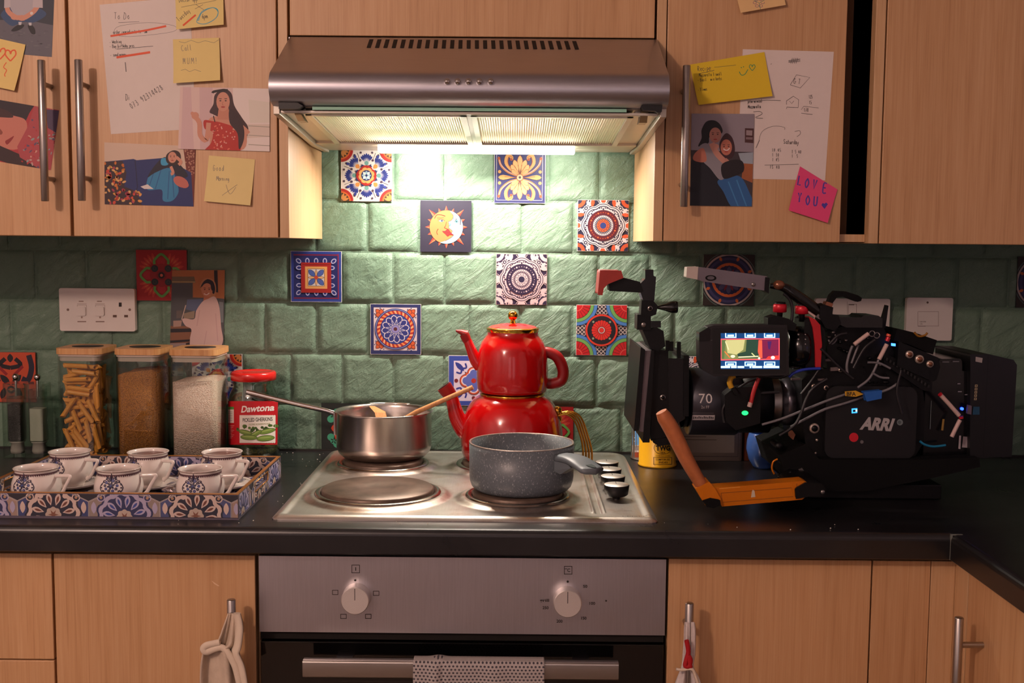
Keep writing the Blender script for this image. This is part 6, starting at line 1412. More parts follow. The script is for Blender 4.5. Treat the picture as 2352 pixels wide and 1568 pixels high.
cloth('cleaning_cloth', 'beige cloth looped over the handle of the cabinet left of the oven', [(524, 545, 1408), (513, 549, 1440), (497, 551, 1478), (470, 548, 1492), (462, 556, 1520), (459, 562, 1560), (458, 566, 1640)], YB-.040, LIN, .006, 9, .0022, 3)
b = MB(); P = smooth_open([on(x, y, YB-.055) for x, y in ((544, 1408), (550, 1440), (546, 1480), (541, 1500), (553, 1530), (560, 1568))], 5); b.tube(P, .004, 8, flat=2.2); P = smooth_open([on(x, y, YB-.056) for x, y in ((505, 1475), (490, 1478), (474, 1482), (467, 1490), (474, 1497), (492, 1490), (510, 1487), (524, 1500), (540, 1530), (550, 1568))], 5); b.tube(P, .0032, 8, flat=1.6)
obj('cloth_fold', b, [mat('pale_hem', '#d6c6b2', .9, 0, .05)], bpy.data.objects['cleaning_cloth'], label='paler rolled hem')
RC = mat('white_waffle', '#cfc4c0', .9, 0, .05, 200, .5, 500)
rc = cloth('oven_cloth', 'white cloth with red trim tied round the handle right of the oven', [(1573, 1594, 1428), (1571, 1597, 1450), (1569, 1596, 1500), (1566, 1592, 1530), (1556, 1605, 1556), (1548, 1612, 1580), (1535, 1622, 1640)], YB-.034, RC, .003, 12, .002, 5)
b = MB(); b.tube(smooth_open([on(x, y, YB-.052) for x, y in ((1577, 1470), (1581, 1495), (1577, 1513), (1574, 1528), (1582, 1530), (1586, 1515), (1580, 1505), (1586, 1532))], 5), .0034, 8); obj('red_ribbon', b, [mat('red_ribbon', '#a8121c', .7, 0, .05)], rc)
b = MB(); b.tube(smooth_open([on(x, y, YB-.053) for x, y in ((1553, 1536), (1566, 1538), (1590, 1537), (1600, 1560), (1610, 1590))], 5), .0022, 8); obj('hanging_loop', b, [mat('pale_hem', '#d6c6b2', .9, 0, .05)], rc)
b = MB(); p = Yp(494, 1338, YB-.0006); b.prism([Vector((p.x-.005, p.y, p.z+.003)), Vector((p.x+.006, p.y, p.z-.0045)), Vector((p.x+.0045, p.y, p.z-.0052)), Vector((p.x-.001, p.y, p.z-.002))], (0, .0005, 0)); obj('paint_chip', b, [flat('#d8b898')], label='small pale chip on the cabinet door left of the oven', cat='mark')
# ------------------------------------------------------------------ film camera lying on the worktop
CMB = mat('camera_black', '#0c0c0e', .42, .1, .15, 80, .12, 500, spec=.3); CMG = mat('camera_gloss', '#0b0b0e', .18, .2, .1, 40, coat=.3); CMM = mat('camera_metal', '#8c8784', .3, .9, 0); RUB = mat('black_rubber', '#070708', .7, 0, .1, spec=.2)
CABL = mat('black_cable', '#1c1a1e', .42, 0, .05); GREYC = mat('grey_cable', '#6f6c70', .4, 0, .05); PINKS = mat('white_sleeve', '#c9aca4', .5, 0, .03); REDB = mat('red_anodised', '#c01a2c', .35, .2, .03); ORN = mat('orange_metal', '#d8780c', .3, .35, .03); LEA = mat('brown_leather', '#b0663a', .55, 0, .12, 90, .3, 400)
YF = -.375
CA = thing('film_camera', 'large black film camera with lens, lit monitor and orange bracket on the worktop', 'camera', Zp(1960, 1105, 0))
def part(name, pts, Y0=YF, Y1=-.24, m=CMB, parent=None, bevel=.0012, label=None, draw=None, sm=0):
    b = MB(); b.pp(smooth_closed(pts, sm) if sm else pts, Y0, Y1); ms = [m]
    if draw: a = Art(lambda x, y, h: Yp(x, y, Y0)+Vector((0, -h, 0)), b, ms, h0=.0003); draw(a)
    return obj(name, b, ms, parent or CA, label=label, bevel=0 if draw else bevel)
def wire(name, pts, r, m=CABL, Y=YF-.008, parent=None, label=None, ysh=0):
    P = smooth_open([(*p[:2], p[2] if len(p) > 2 else 0) for p in pts], 5); b = MB(); b.tube([tuple(Yp(x, y, Y-z)) for x, y, z in P], pxr(r, Y), 8); return obj(name, b, [m], parent or CA, label=label)
def disc(name, x, y, r, Y, m, dep=.003, parent=None, inner=None, label=None):
    p = Yp(x, y, Y); R = pxr(r, Y); b = MB(); b.lathe([(0, -dep), (R*.9, -dep), (R, -dep*.7), (R, .002)], p, 28, ax='y'); ms = [m]
    if inner: b.lathe([(R*.62, -dep-.0002), (R*.62, -dep-.0006), (0, -dep-.0006)], p, 20, 1, ax='y'); ms.append(inner)
    return obj(name, b, ms, parent or CA, label=label)
def glow(col, e): return mat('glow_'+col.lstrip('#'), col, .5, 0, 0, emit=e)
# lens, axis along X
LY = -.300; lc = Yp(1640, 921, LY); LZ = lc.z; sc_ = pxr(1, LY)
def lx(px): return Yp(px, 921, LY).x
def barrel(name, secs, m, parent=None, label=None, seg=72):
    b = MB(); b.lathe([(r*sc_, lx(x)) for x, r in secs], (0, LY, LZ), seg, ax='x'); return obj(name, b, [m] if not isinstance(m, list) else m, parent or CA, label=label)
b = MB(); b.lathe([(r*sc_, lx(x)) for x, r in ((1578, 60), (1578, 76), (1581, 78), (1686, 78), (1692, 74))], (0, LY, LZ), 96, ax='x')
def lensmap(x, y, h):
    R = 78*sc_+h; X = Yp(x, y, LY-78*sc_).x; z = Yp(x, y, LY-60*sc_).z-LZ; u = max(-.99, min(.99, z/(78*sc_))); t = math.asin(u); return Vector((X, LY-R*cos(t), LZ+R*sin(t)))
a = Art(lensmap, b, [mat('lens_grey', '#3a3a42', .34, .5, .05)], h0=.0008); a.text('70', 1604, 923, 21, '#d8d4d2', 32, 0, 0, 0, True); a.text('2x FF', 1610, 935, 6.5, '#b8b2b0', 19, 0, 0, 0, True); a.rect(1590.5, 950, 1642.5, 962, '#b5aeb0', 1, 3)
for k in range(12): a.rect(1593+k*4, 953+(k % 3), 1595.4+k*4, 958.5, '#2c2a30')
a.line([(1590, 945), (1640, 945.5)], .7, '#7c7880')
LENS = obj('lens', b, a.mats, CA, label='grey lens barrel marked 70')
barrel('lens_barrel', [(1688, 60), (1688, 72), (1762, 72), (1766, 60)], CMB, LENS)
barrel('focus_gear', [(1764, 50)]+[(1764+k*3.6+d, 56+(2 if d else 0)) for k in range(6) for d in (0, 1.4)]+[(1787, 50)], CMM, LENS)
barrel('iris_ring', [(1786, 40), (1787, 50), (1797, 51), (1798, 54), (1816, 54), (1818, 48)], mat('ring_grey', '#55525a', .3, .7, .05), LENS)
barrel('lens_mount', [(1816, 40), (1817, 52), (1838, 50), (1846, 62), (1872, 62)], CMB, LENS)
b = MB(); b.lathe([(0, lx(1580)), (56*sc_, lx(1579)), (60*sc_, lx(1574)), (64*sc_, lx(1566))], (0, LY, LZ), 48, ax='x'); obj('front_element', b, [CMG], LENS)
# matte box
MBX = part('matte_box', [(1497, 800), (1535, 806), (1536, 1002), (1495, 1012)], -.372, -.225)
part('matte_flag', [(1472, 797), (1482, 803), (1467, 988), (1456, 990)], -.385, -.215, CMB, MBX)
part('matte_frame', [(1482, 805), (1496, 805), (1484, 994), (1468, 990)], -.380, -.22, mat('worn_grey_edge', '#6a6064', .4, .4, .1), MBX)
part('matte_rim', [(1496, 804), (1503, 804), (1492, 1016), (1476, 1016)], -.386, -.215, CMB, MBX)
part('filter_stage', [(1535, 822), (1573, 824), (1573, 962), (1535, 985)], -.365, -.235, CMG, MBX)
part('clamp_plate', [(1571, 816), (1583, 816), (1582, 956), (1570, 956)], -.368, -.232, CMB, MBX)
disc('clamp_screw', 1522, 912, 7, -.372, CMM, .003, MBX, CMB)
for x, y0, y1 in ((1534, 782, 806), (1543, 784, 806), (1560, 785, 822)): part('filter_catch', [(x-4, y0), (x+4, y0), (x+4, y1), (x-4, y1)], -.36, -.35, CMB, MBX)
part('lower_tab', [(1500, 1008), (1552, 1003), (1549, 1020), (1512, 1024), (1500, 1016)], -.372, -.30, CMB, MBX)
# rubber-cupped viewfinder on its post
VF = part('viewfinder', [(1400, 668), (1398, 652), (1431, 637), (1470, 647), (1478, 668), (1474, 672)], -.415, -.375, CMB)
part('eyecup', [(1378, 620), (1427, 621), (1432, 638), (1397, 652), (1387, 662), (1384, 678), (1373, 677)], -.425, -.365, mat('red_rubber', '#9a3028', .55, 0, .08, 60), VF, .004, 'red rubber eyecup')
PO = part('viewfinder_post', [(1482, 619), (1501, 619), (1501, 633), (1507, 636), (1503, 691), (1478, 691), (1470, 668), (1472, 650), (1482, 640)], -.41, -.375, CMG)
part('post_joint', [(1474, 690), (1500, 690), (1511, 702), (1507, 722), (1492, 728), (1472, 722)], -.41, -.38, CMB, PO); disc('joint_screw', 1493, 708, 6, -.41, CMM, .002, PO, CMB)
b = MB(); p0, p1 = Yp(1508, 706, -.395), Yp(1556, 705, -.395); b.tube([p0, p0.lerp(p1, .35), p0.lerp(p1, .7), p0.lerp(p1, .97), p1], [.002, .005, .0092, .0095, .0085], 20); obj('lock_knob', b, [CMG], PO)
part('post_block', [(1464, 722), (1495, 724), (1495, 758), (1463, 757)], -.405, -.365, CMB, PO); disc('block_screw', 1478, 745.5, 5.5, -.405, CMM, .002, PO)
part('post_rod', [(1495, 737), (1518, 737), (1518, 752), (1495, 752)], -.40, -.385, CMG, PO)
part('post_arm', [(1476, 758), (1508, 752), (1524, 760), (1528, 795), (1512, 806), (1494, 800)], -.40, -.33, CMB, PO)
# monitor
MN = part('monitor', [(1626, 751), (1640, 747), (1808, 746), (1813, 862), (1640, 864), (1614, 850), (1607, 830), (1606, 782), (1612, 763)], -.425, -.392, mat('monitor_shell', '#1e1b1e', .4, .1, .1), None, .003)
def scr(a):
    Z = lambda x, y: (1600+x/5.227, 600+y/5.227); E = lambda c, e=1.15: glow(c, e)
    a.poly([(1636, 753), (1806, 752), (1806, 858), (1637, 859)], '#08080b'); a.xf = Z; a.clip = (1655.3, 764.8, 1790.8, 847.2)
    a.poly([(288, 858), (995, 858), (998, 1295), (288, 1295)], E('#0b4076', .9)); a.poly([(290, 928), (998, 922), (998, 1182), (290, 1190)], E('#e0505c')); a.poly([(300, 942), (985, 936), (985, 1168), (300, 1176)], E('#7d8a52', .8))
    a.poly([(350, 945), (580, 940), (560, 1060), (480, 1120), (370, 1100)], E('#b8b87c')); a.poly([(300, 945), (345, 945), (330, 1170), (300, 1170)], E('#5c7a48', .7)); a.poly([(600, 938), (760, 936), (740, 1160), (500, 1165), (490, 1110), (590, 1080)], E('#2c5040', .6)); a.line([(345, 960), (385, 1060)], 10, E('#dcd8a8')); a.line([(335, 1080), (400, 1155)], 12, E('#d8743c'))
    a.disc(435, 1140, 28, E('#f0e8c0'), 12, 18); a.line([(500, 1150), (740, 1140)], 14, E('#d8d8b0')); a.line([(660, 1100), (700, 1140)], 12, E('#c8d090')); a.poly([(740, 940), (985, 936), (985, 1168), (770, 1168), (735, 1100)], E('#7a2048', .8)); a.poly([(745, 945), (785, 945), (790, 1160), (760, 1160), (735, 1080)], E('#e05840')); a.poly([(850, 960), (900, 960), (880, 1060), (860, 1050)], E('#4a2468', .7)); a.poly([(860, 1140), (985, 1130), (985, 1172), (830, 1172)], E('#e83a30')); a.disc(915, 1155, 24, E('#fff0e8', 1.6), 12, 20); a.disc(750, 1163, 14, E('#ffd0c0', 1.5), 10)
    W_ = E('#bfe4ff', 1.3)
    for x0 in (342, 575, 808):
        for y0, y1 in ((858, 918), (1203, 1258)):
            a.poly([(x0, y0), (x0+135, y0), (x0+135, y1), (x0, y1)], W_); a.poly([(x0+13, y0+(10 if y0 > 900 else 0)), (x0+122, y0+(10 if y0 > 900 else 0)), (x0+122, y1-12), (x0+13, y1-12)], E('#0e62a8', .9)); a.poly([(x0+28, y0+22), (x0+105, y0+20), (x0+105, y1-16), (x0+28, y1-16)], W_)
    for x0, x1 in ((290, 400), (412, 480), (490, 570), (635, 655), (665, 785), (800, 990)): a.poly([(x0, 1255), (x1, 1255), (x1, 1280), (x0, 1280)], W_)
    a.xf = None; a.clip = None
    a.rect(1632, 780, 1636, 782, '#4a4648')
b = MB(); a = Art(lambda x, y, h: Yp(x, y, -.4252)+Vector((0, -h, 0)), b, [CMB], h0=.0); scr(a); obj('screen', b, a.mats, MN, label='lit monitor screen with blue menu bars')
part('monitor_hood', [(1606, 764), (1626, 752), (1632, 756), (1630, 782), (1606, 784)], -.427, -.40, CMG, MN)
part('monitor_bracket', [(1764, 730), (1780, 724), (1812, 732), (1830, 745), (1826, 760), (1764, 752)], -.41, -.38, CMB, MN)
b = MB(); c = Yp(1834, 800, -.385); b.lathe([(r*sc_, Yp(x, 800, -.385).x) for x, r in ((1808, 30), (1810, 44), (1824, 46), (1826, 48), (1850, 48), (1858, 40))], (0, -.37, c.z), 48, ax='x'); DI = obj('viewfinder_barrel', b, [CMG], CA)
for k in range(6):
    for x in (1834, 1850): disc('dial_mark', x, 768+k*11, 1.3 if x > 1840 else 1.8, -.37-46*sc_*cos((k-2.5)*.24)-.0005, mat('pale_dot', '#a8a0a0', .4, 0, 0), .0008, DI)
part('red_strap', [(1858, 726), (1872, 733), (1884, 746), (1888, 791), (1885, 845), (1873, 843), (1872, 791), (1867, 753)], -.398, -.37, mat('red_strap', '#b3141e', .55, 0, .06), None, .001)
part('strap_shell', [(1848, 735), (1860, 728), (1868, 755), (1872, 842), (1852, 852), (1846, 800)], -.394, -.33, CMB)
part('rear_shell', [(1884, 742), (1895, 760), (1896, 830), (1886, 848)], -.394, -.33, CMB)
# transmitter stick and handles
TR_ = part('transmitter', [(1603, 614), (1616, 614), (1761, 634), (1765, 642), (1762, 668), (1614, 646), (1602, 642)], -.40, -.375, mat('grey_plastic', '#6a626c', .42, 0, .06), None, .002, 'grey transmitter stick')
part('transmitter_cap', [(1578, 613), (1604, 612), (1602, 642), (1576, 637)], -.401, -.374, mat('frosted_cap', '#b8aca4', .25, 0, .04), TR_, .002)
b = MB(); p = Yp(1632.5, 638, -.4005); vs = [p+Vector((pxr(12.5, -.4)*cos(q*pi/12), 0, pxr(6.5, -.4)*sin(q*pi/12)-.0)) for q in range(24)]; b.prism(vs, (0, -.0006, 0)); a = Art(lambda x, y, h: Yp(x, y, -.4013)+Vector((0, -h, 0)), b, [RUB]); a.disc(1632.5, 638, 8.5, '#57525a', 16, 4.2); obj('oval_button', b, a.mats, TR_)
disc('transmitter_screw', 1730, 653, 4.5, -.4005, CMM, .002, TR_)
part('transmitter_end', [(1758, 636), (1768, 638), (1766, 674), (1756, 668)], -.402, -.373, CMB, TR_)
HG = MB(); P = smooth_open([(1768, 656, 6), (1800, 660, 10), (1822, 674, 13), (1850, 694, 14), (1880, 716, 13), (1896, 732, 9)], 5); HG.tube([Yp(x, y, -.388) for x, y, r in P], [pxr(r, -.388) for x, y, r in P], 16); TH_ = obj('top_handle', HG, [CMG], CA)
b = MB(); b.ball(Yp(1789, 654, -.392), (.0095, .008, .0075)); obj('copper_knob', b, [mat('copper_knob', '#8a5a44', .25, .6, .03)], TH_)
wire('cable_hoop', [(1800, 674), (1814, 688), (1820, 710), (1817, 742), (1808, 752)], 3.6, CABL, -.39, TH_)
for x0, x1, y0, y1, lb in ((1776, 1807, 699, 716, 'red ring knob beside the monitor'), (1826, 1858, 703, 720, 'red clamp knob beside the top handle')):
    b = MB(); c = Yp((x0+x1)/2, y0, -.385); R = pxr((x1-x0)/2, -.385); h = pxr(y1-y0, -.385); b.lathe([(0, .001), (R*.85, .001), (R, -.001), (R, -h), (R*.6, -h-.001)], c, 32); kb = obj('knob', b, [REDB], CA, label=lb)
    b = MB(); b.lathe([(0, .004), (R*.8, .004), (R*.85, .0012), (R*.85, .001)], c, 32); b.lathe([(R*.45, -h-.0008), (R*.4, -h-.013), (0, -h-.013)], c, 20); obj('knob_core', b, [CMB], kb)
part('pink_sleeve', [(1857, 705), (1876, 716), (1872, 730), (1856, 718)], -.392, -.385, PINKS)
part('silver_clamp', [(1880, 719), (1897, 728), (1890, 737), (1874, 728)], -.396, -.385, CMM)
part('lever', [(1902, 695), (1908, 678), (1918, 668), (1943, 669), (1971, 678), (1980, 684), (1978, 691), (1970, 693), (1956, 688), (1939, 681), (1922, 683), (1912, 697)], -.40, -.385, RUB, TH_, .001)
part('lever_collar', [(1899, 692), (1914, 697), (1911, 705), (1896, 700)], -.402, -.384, mat('copper_knob', '#8a5a44', .25, .6, .03), TH_)
part('handle_block', [(1884, 702), (1900, 698), (1914, 706), (1912, 722), (1926, 724), (1932, 742), (1918, 760), (1896, 752), (1882, 728)], -.398, -.36, CMB, TH_)
part('top_bar', [(1926, 727), (1978, 729), (1984, 724), (2018, 725), (2027, 731), (2027, 752), (1944, 752), (1926, 744)], -.395, -.33, CMG, None, .003)
part('bar_end', [(2026, 735), (2036, 700), (2041, 702), (2034, 752), (2026, 757)], -.36, -.35, CMB)
# body
BO = part('body', [(1842, 872), (1862, 856), (1900, 846), (1900, 760), (1940, 748), (2030, 752), (2050, 800), (2070, 850), (2118, 884), (2126, 940), (2120, 1018), (2096, 1058), (1884, 1058), (1850, 1020), (1842, 960)], -.372, -.225, CMB, None, .002, 'black camera body')
def door(a):
    a.text('ARRI', 1977, 984.5, 26.5, '#a8a2a2', 70, .05, .28, .055, True); a.disc(2067, 969.5, 7, '#6c7678', 20); a.disc(2066, 969.5, 4, '#4c5658', 14); a.disc(1961, 1004, 10.5, '#c4182a', 28); a.disc(1979.5, 1014.5, 4, '#6a6668', 14)
    e = glow('#2f8fe8', 2.5); a.poly([(1956, 938), (1969, 937), (1969, 940), (1959, 941), (1959, 946), (1969, 945), (1969, 948), (1956, 949)], e); a.poly([(1965, 940), (1969, 940), (1969, 945), (1965, 945)], glow('#bfe4ff', 2)); 
b = MB(); p0, p1 = Yp(1893, 1052, -.384), Yp(2108, 888, -.384); b.rbox(p0.x, p1.x, -.3845, -.3715, p0.z, p1.z, .016, axis='y'); a = Art(lambda x, y, h: Yp(x, y, -.3846)+Vector((0, -h, 0)), b, [mat('door_black', '#121114', .5, .1, .08)]); door(a); DO = obj('side_door', b, a.mats, CA, label='black side door with white lettering and a red button')
BRS = mat('pale_bolt', '#b8a89c', .3, .6, 0)
for x, y, r in ((1869, 887, 5.5), (1897, 890, 5.5), (1870, 983, 12), (1876, 1010, 3), (1854, 1037, 2.6), (1873, 1040, 2.6), (1869, 1057, 5), (1906, 1060, 5), (1847, 1022, 2.6)): disc('bolt', x, y, r, -.3725, BRS, .003 if r > 10 else .0022, BO, CMB if r > 4 else None)
for q in ((1880, 1055, 1897, 1062), (1818, 868, 1838, 873), (1880, 869, 1898, 874), (1888, 824, 1912, 830), (1908, 843, 1926, 852)): part('label_plate', [(q[0], q[1]+1), (q[2], q[1]), (q[2], q[3]-1), (q[0], q[3])], -.3775, -.372, mat('dim_label', '#6a5c5c', .5, 0, .1), BO, 0)
disc('socket', 1930, 849, 5, -.376, BRS, .003, BO, CMB)
UP_ = part('upper_pack', [(2061, 754), (2102, 764), (2152, 781), (2143, 814), (2086, 790), (2052, 782)], -.385, -.30, RUB, None, .002)
wire('yellow_pull_loop', [(2100, 763), (2110, 772), (2124, 770), (2130, 764)], 2.6, mat('yellow_loop', '#8a5c10', .5, 0, .05), -.388, UP_)
CB = part('connector_box', [(2065, 784), (2155, 821), (2160, 842), (2151, 872), (2143, 876), (2060, 840)], -.392, -.31, CMB, None, .002)
for x, y, r in ((2088, 813.5, 8.8), (2111, 824.5, 10), (2135, 835.5, 8)): disc('connector', x, y, r, -.392, BRS, .004, CB, mat('copper_knob', '#8a5a44', .25, .6, .03))
RB = part('ribbed_rail', [(2030, 812), (2052, 820), (2142, 878), (2140, 900), (2120, 896), (2030, 836)], -.385, -.33, CMB)
for k in range(13): x, y = 2036+k*8, 820+k*5.2; part('rib', [(x, y), (x+4, y+2.5), (x+2, y+9), (x-2, y+6.5)], -.388, -.384, CMG, RB, 0)
AD = part('battery_plate', [(2126, 880), (2160, 824), (2205, 823), (2210, 830), (2210, 852), (2230, 852), (2228, 1048), (2180, 1056), (2120, 1050)], -.372, -.24, CMG, None, .003)
BT = part('battery', [(2229, 813), (2272, 814), (2328, 826), (2336, 838), (2324, 1048), (2256, 1052), (2228, 1050)], -.385, -.235, mat('battery_black', '#0f0f11', .38, 0, .06), None, .004, 'black block battery')
def bl(a):
    a.poly([(2241, 819), (2257, 822), (2255.5, 833), (2240.5, 830)], '#98908e'); a.line([(2270, 816), (2258, 1050)], 1.6, '#050506')
    for k, t in enumerate('SMART'): a.poly([(2239.5-k*.5, 883+k*7.5), (2245.5-k*.5, 883+k*7.5), (2245-k*.5, 888.5+k*7.5), (2239-k*.5, 888.5+k*7.5)], '#a09070'); a.poly([(2241-k*.5, 884.5+k*7.5), (2243.8-k*.5, 884.5+k*7.5), (2243.5-k*.5, 887+k*7.5), (2240.8-k*.5, 887+k*7.5)], '#161517')
    a.poly([(2210, 1003), (2227, 1003), (2225.5, 1028), (2208.5, 1027)], '#a89ca0') if False else None
b = MB(); a = Art(lambda x, y, h: Yp(x, y, -.3853)+Vector((0, -h, 0)), b, []); bl(a); obj('battery_markings', b, a.mats, BT)
b = MB(); a = Art(lambda x, y, h: Yp(x, y, -.3735)+Vector((0, -h, 0)), b, []); a.poly([(2203, 1000), (2207.5, 1000), (2206, 1031), (2201, 1030)], '#a89ca0'); a.poly([(2212, 1002), (2227, 1003), (2225, 1028), (2209.5, 1027)], '#a89ca0'); a.rect(2216, 905, 2222, 907, '#8a8690'); a.rect(2199, 880, 2206, 882, '#8a8690'); a.rect(2200, 898, 2209, 900, '#8a8690'); a.rect(2164, 830, 2180, 832, '#6a686c'); a.rect(2188, 829, 2203, 831, '#6a686c'); a.line([(2139, 920), (2136, 985)], 1.4, '#5c6468'); a.rect(2087, 916, 2101, 926, '#a09a80'); a.line([(2167, 962), (2164, 988)], 5, '#8a6c30')
obj('plate_markings', b, a.mats, AD)
part('side_pad', [(2224, 930), (2232, 932), (2231, 952), (2222, 950)], -.39, -.384, mat('lilac_pad', '#5c4c5c', .6, 0, .05), BT, .0005); part('blue_port', [(2236, 934), (2250, 934), (2250, 952), (2234, 952)], -.3865, -.384, mat('blue_port', '#15405c', .5, 0, .1), BT, 0)
disc('power_light', 2209.5, 938.5, 3.4, -.3735, glow('#1c3cff', 9), .002, AD, label='glowing blue power light'); part('status_light', [(2048, 788), (2057, 789), (2057, 795), (2048, 794)], -.3935, -.391, glow('#3a7cff', 4), CB, 0)
part('lower_cradle', [(1790, 1046), (1850, 1020), (1884, 1056), (2100, 1056), (2250, 1050), (2252, 1072), (2150, 1096), (1990, 1128), (1860, 1128), (1806, 1098)], -.40, -.22, RUB, None, .003)
b = MB(); z1_ = Yp(1950, 1110, -.38).z; p0, p1 = Yp(1850, 1110, -.36).x, Yp(2150, 1110, -.36).x; b.box(p0, p1, -.385, -.24, .0006, z1_); obj('base_plate', b, [CMB], CA, bevel=.002)
for k, (x, y, r) in enumerate(((1786, 1022, 8), (1800, 1060, 9), (1812, 1085, 8), (1790, 1092, 6), (1830, 1048, 10), (1838, 1086, 9))): b = MB(); c = Yp(x, y, -.385); b.lathe([(0, -.012), (pxr(r, -.385), -.012), (pxr(r, -.385)*1.1, -.004), (pxr(r, -.385), .03), (0, .03)], c, 20, ax='y'); obj('rod_clamp', b, [CMG if k % 2 else CMB], CA)
wire('orange_hook', [(1778, 1088), (1773, 1075), (1776, 1060), (1786, 1054)], 2.2, ORN, -.392)
part('silver_tag', [(1834, 1078), (1842, 1074), (1858, 1096), (1853, 1100)], -.403, -.40, CMM, None, 0)
part('metal_hook', [(1812, 990), (1820, 988), (1827, 998), (1822, 1010), (1813, 1002)], -.392, -.385, mat('copper_knob', '#8a5a44', .25, .6, .03), None, .001)
# motor and cables in front of the lens
MO = part('focus_motor', [(1664, 908), (1686, 890), (1740, 888), (1748, 900), (1746, 972), (1690, 988), (1666, 966)], -.392, -.36, CMB, None, .003)
b = MB(); c = Yp(1711, 948, -.3925); b.prism([c+Vector((.0052*cos(q*pi/10), 0, .0036*sin(q*pi/10))) for q in range(20)], (0, -.001, 0)); obj('green_light', b, [glow('#18e05a', 3.5)], MO)
wire('yellow_cable_end', [(1688, 862), (1680, 866), (1676, 878), (1680, 890)], 6.5, mat('yellow_tag', '#c8961c', .5, 0, .08), -.40, label='yellow taped plug'); wire('yellow_end_cap', [(1684, 890), (1694, 906)], 6, CMB, -.40)
wire('red_cable', [(1743, 868), (1738, 880), (1731, 900), (1724, 928)], 5, mat('red_cable', '#a81c20', .5, 0, .1), -.40); wire('cable_tip', [(1724, 924), (1721, 934)], 5.5, PINKS, -.40)
for i, (P, r, m) in enumerate((([(1694, 892), (1720, 876), (1742, 868)], 2.6, CABL), ([(1664, 970), (1660, 940), (1680, 916), (1730, 905), (1790, 900)], 3.2, CABL), ([(1750, 975), (1800, 960), (1850, 940), (1905, 918), (1943, 905)], 3, GREYC), ([(1816, 980), (1850, 962), (1894, 940), (1940, 926), (1988, 910)], 3, GREYC), ([(2024, 900), (2044, 892), (2061, 881)], 3.2, GREYC),
    ([(1958, 794), (1950, 815), (1945, 840), (1947, 860)], 3.2, GREYC), ([(1972, 792), (1964, 812), (1956, 834)], 2.6, GREYC), ([(2018, 826), (2008, 850), (1994, 872), (1970, 890)], 3, GREYC), ([(1993, 832), (2020, 834), (2045, 846)], 2.6, GREYC), ([(2004, 856), (2022, 866), (2042, 868)], 2.6, GREYC),
    ([(1885, 800), (1905, 820), (1930, 845), (1960, 870)], 3, CABL), ([(1903, 780), (1910, 790), (1921, 780), (1918, 768)], 1.8, GREYC), ([(1690, 868), (1740, 862), (1790, 866), (1812, 858)], 4, CABL), ([(1840, 905), (1860, 880), (1880, 850), (1890, 846)], 3, CABL), ([(1905, 790), (1925, 770), (1945, 765)], 3.4, CABL), ([(1960, 845), (1985, 800), (2010, 780)], 3.6, CABL), ([(1790, 1000), (1830, 970), (1860, 900), (1900, 870)], 3.6, CABL), ([(2070, 850), (2060, 900), (2072, 950)], 3.2, CABL))): wire('cable', P, r, m, YF-.012-.0012*i, label='grey cable' if m is GREYC else None)
wire('blue_lit_cable', [(1812, 866), (1824, 856), (1850, 848), (1884, 846)], 3.4, mat('blue_lit_cable', '#2236a0', .4, 0, .1), -.405, label='cable coloured as if lit blue')  # blue light falling on this cable is put into its colour
wire('teal_cable', [(2113, 1013), (2125, 1021), (2145, 1025), (2172, 1022)], 2.6, glow('#0c5e7c', .10), -.392, label='teal glowing cable')
for P in ([(1962, 791), (1980, 777), (1995, 766)], [(2037, 790), (2028, 808), (2019, 825)], [(2161, 907), (2182, 930), (2203, 954)], [(2205, 964), (2195, 984), (2186, 1003)]): wire('cable_sleeve', P, 5, PINKS, -.404, label='white taped cable sleeve')
for P, m in (([(2037, 783), (2041, 774)], REDB), ([(2040, 772), (2042, 767)], mat('orange_tip', '#e0583c', .4, 0, 0)), ([(2207, 956), (2208, 961)], REDB), ([(2158, 904), (2161, 907)], REDB)): wire('sleeve_end', P, 5.3, m, -.4045)
for x, y in ((2003, 766), (2014, 770)): b = MB(); c = Yp(x, y, -.40); b.tube([c+Vector((.0045*cos(q*pi/8), -.001*cos(q), .0045*sin(q*pi/8))) for q in range(16)], .0009, 6, closed=True); obj('split_ring', b, [CMM], CA)
part('blue_tape', [(1984, 900), (2026, 896), (2025, 915), (1991, 922)], -.412, -.398, mat('blue_tape', '#1c58a8', .5, 0, .06), None, .002, 'blue tape flag on the cable')
b = MB(); b.pp([(1941, 899), (1966, 897), (1984, 905), (1966, 911), (1942, 909)], -.404, -.402); a = Art(lambda x, y, h: Yp(x, y, -.4041)+Vector((0, -h, 0)), b, [mat('yellow_tag', '#c8961c', .5, 0, .08)]); a.text('BFA', 1944, 908.5, 8.5, '#2c2410', 22, .03, 0, 0, True); obj('yellow_tag', b, a.mats, CA)
# small bright fittings among the cables
rnd = random.Random(31)
for k in range(34):
    x, y = rnd.uniform(1900, 2040), rnd.uniform(760, 880)
    if y > 760+(x-1900)*.9+30: continue
    r = rnd.uniform(2, 5); b = MB(); c = Yp(x, y, -.378); b.ball(c, (pxr(r, -.378)*rnd.uniform(.6, 1.8), .004, pxr(r, -.378))); obj('fitting', b, [CMM if k % 5 == 0 else (CMG if k % 2 else CMB)], CA)
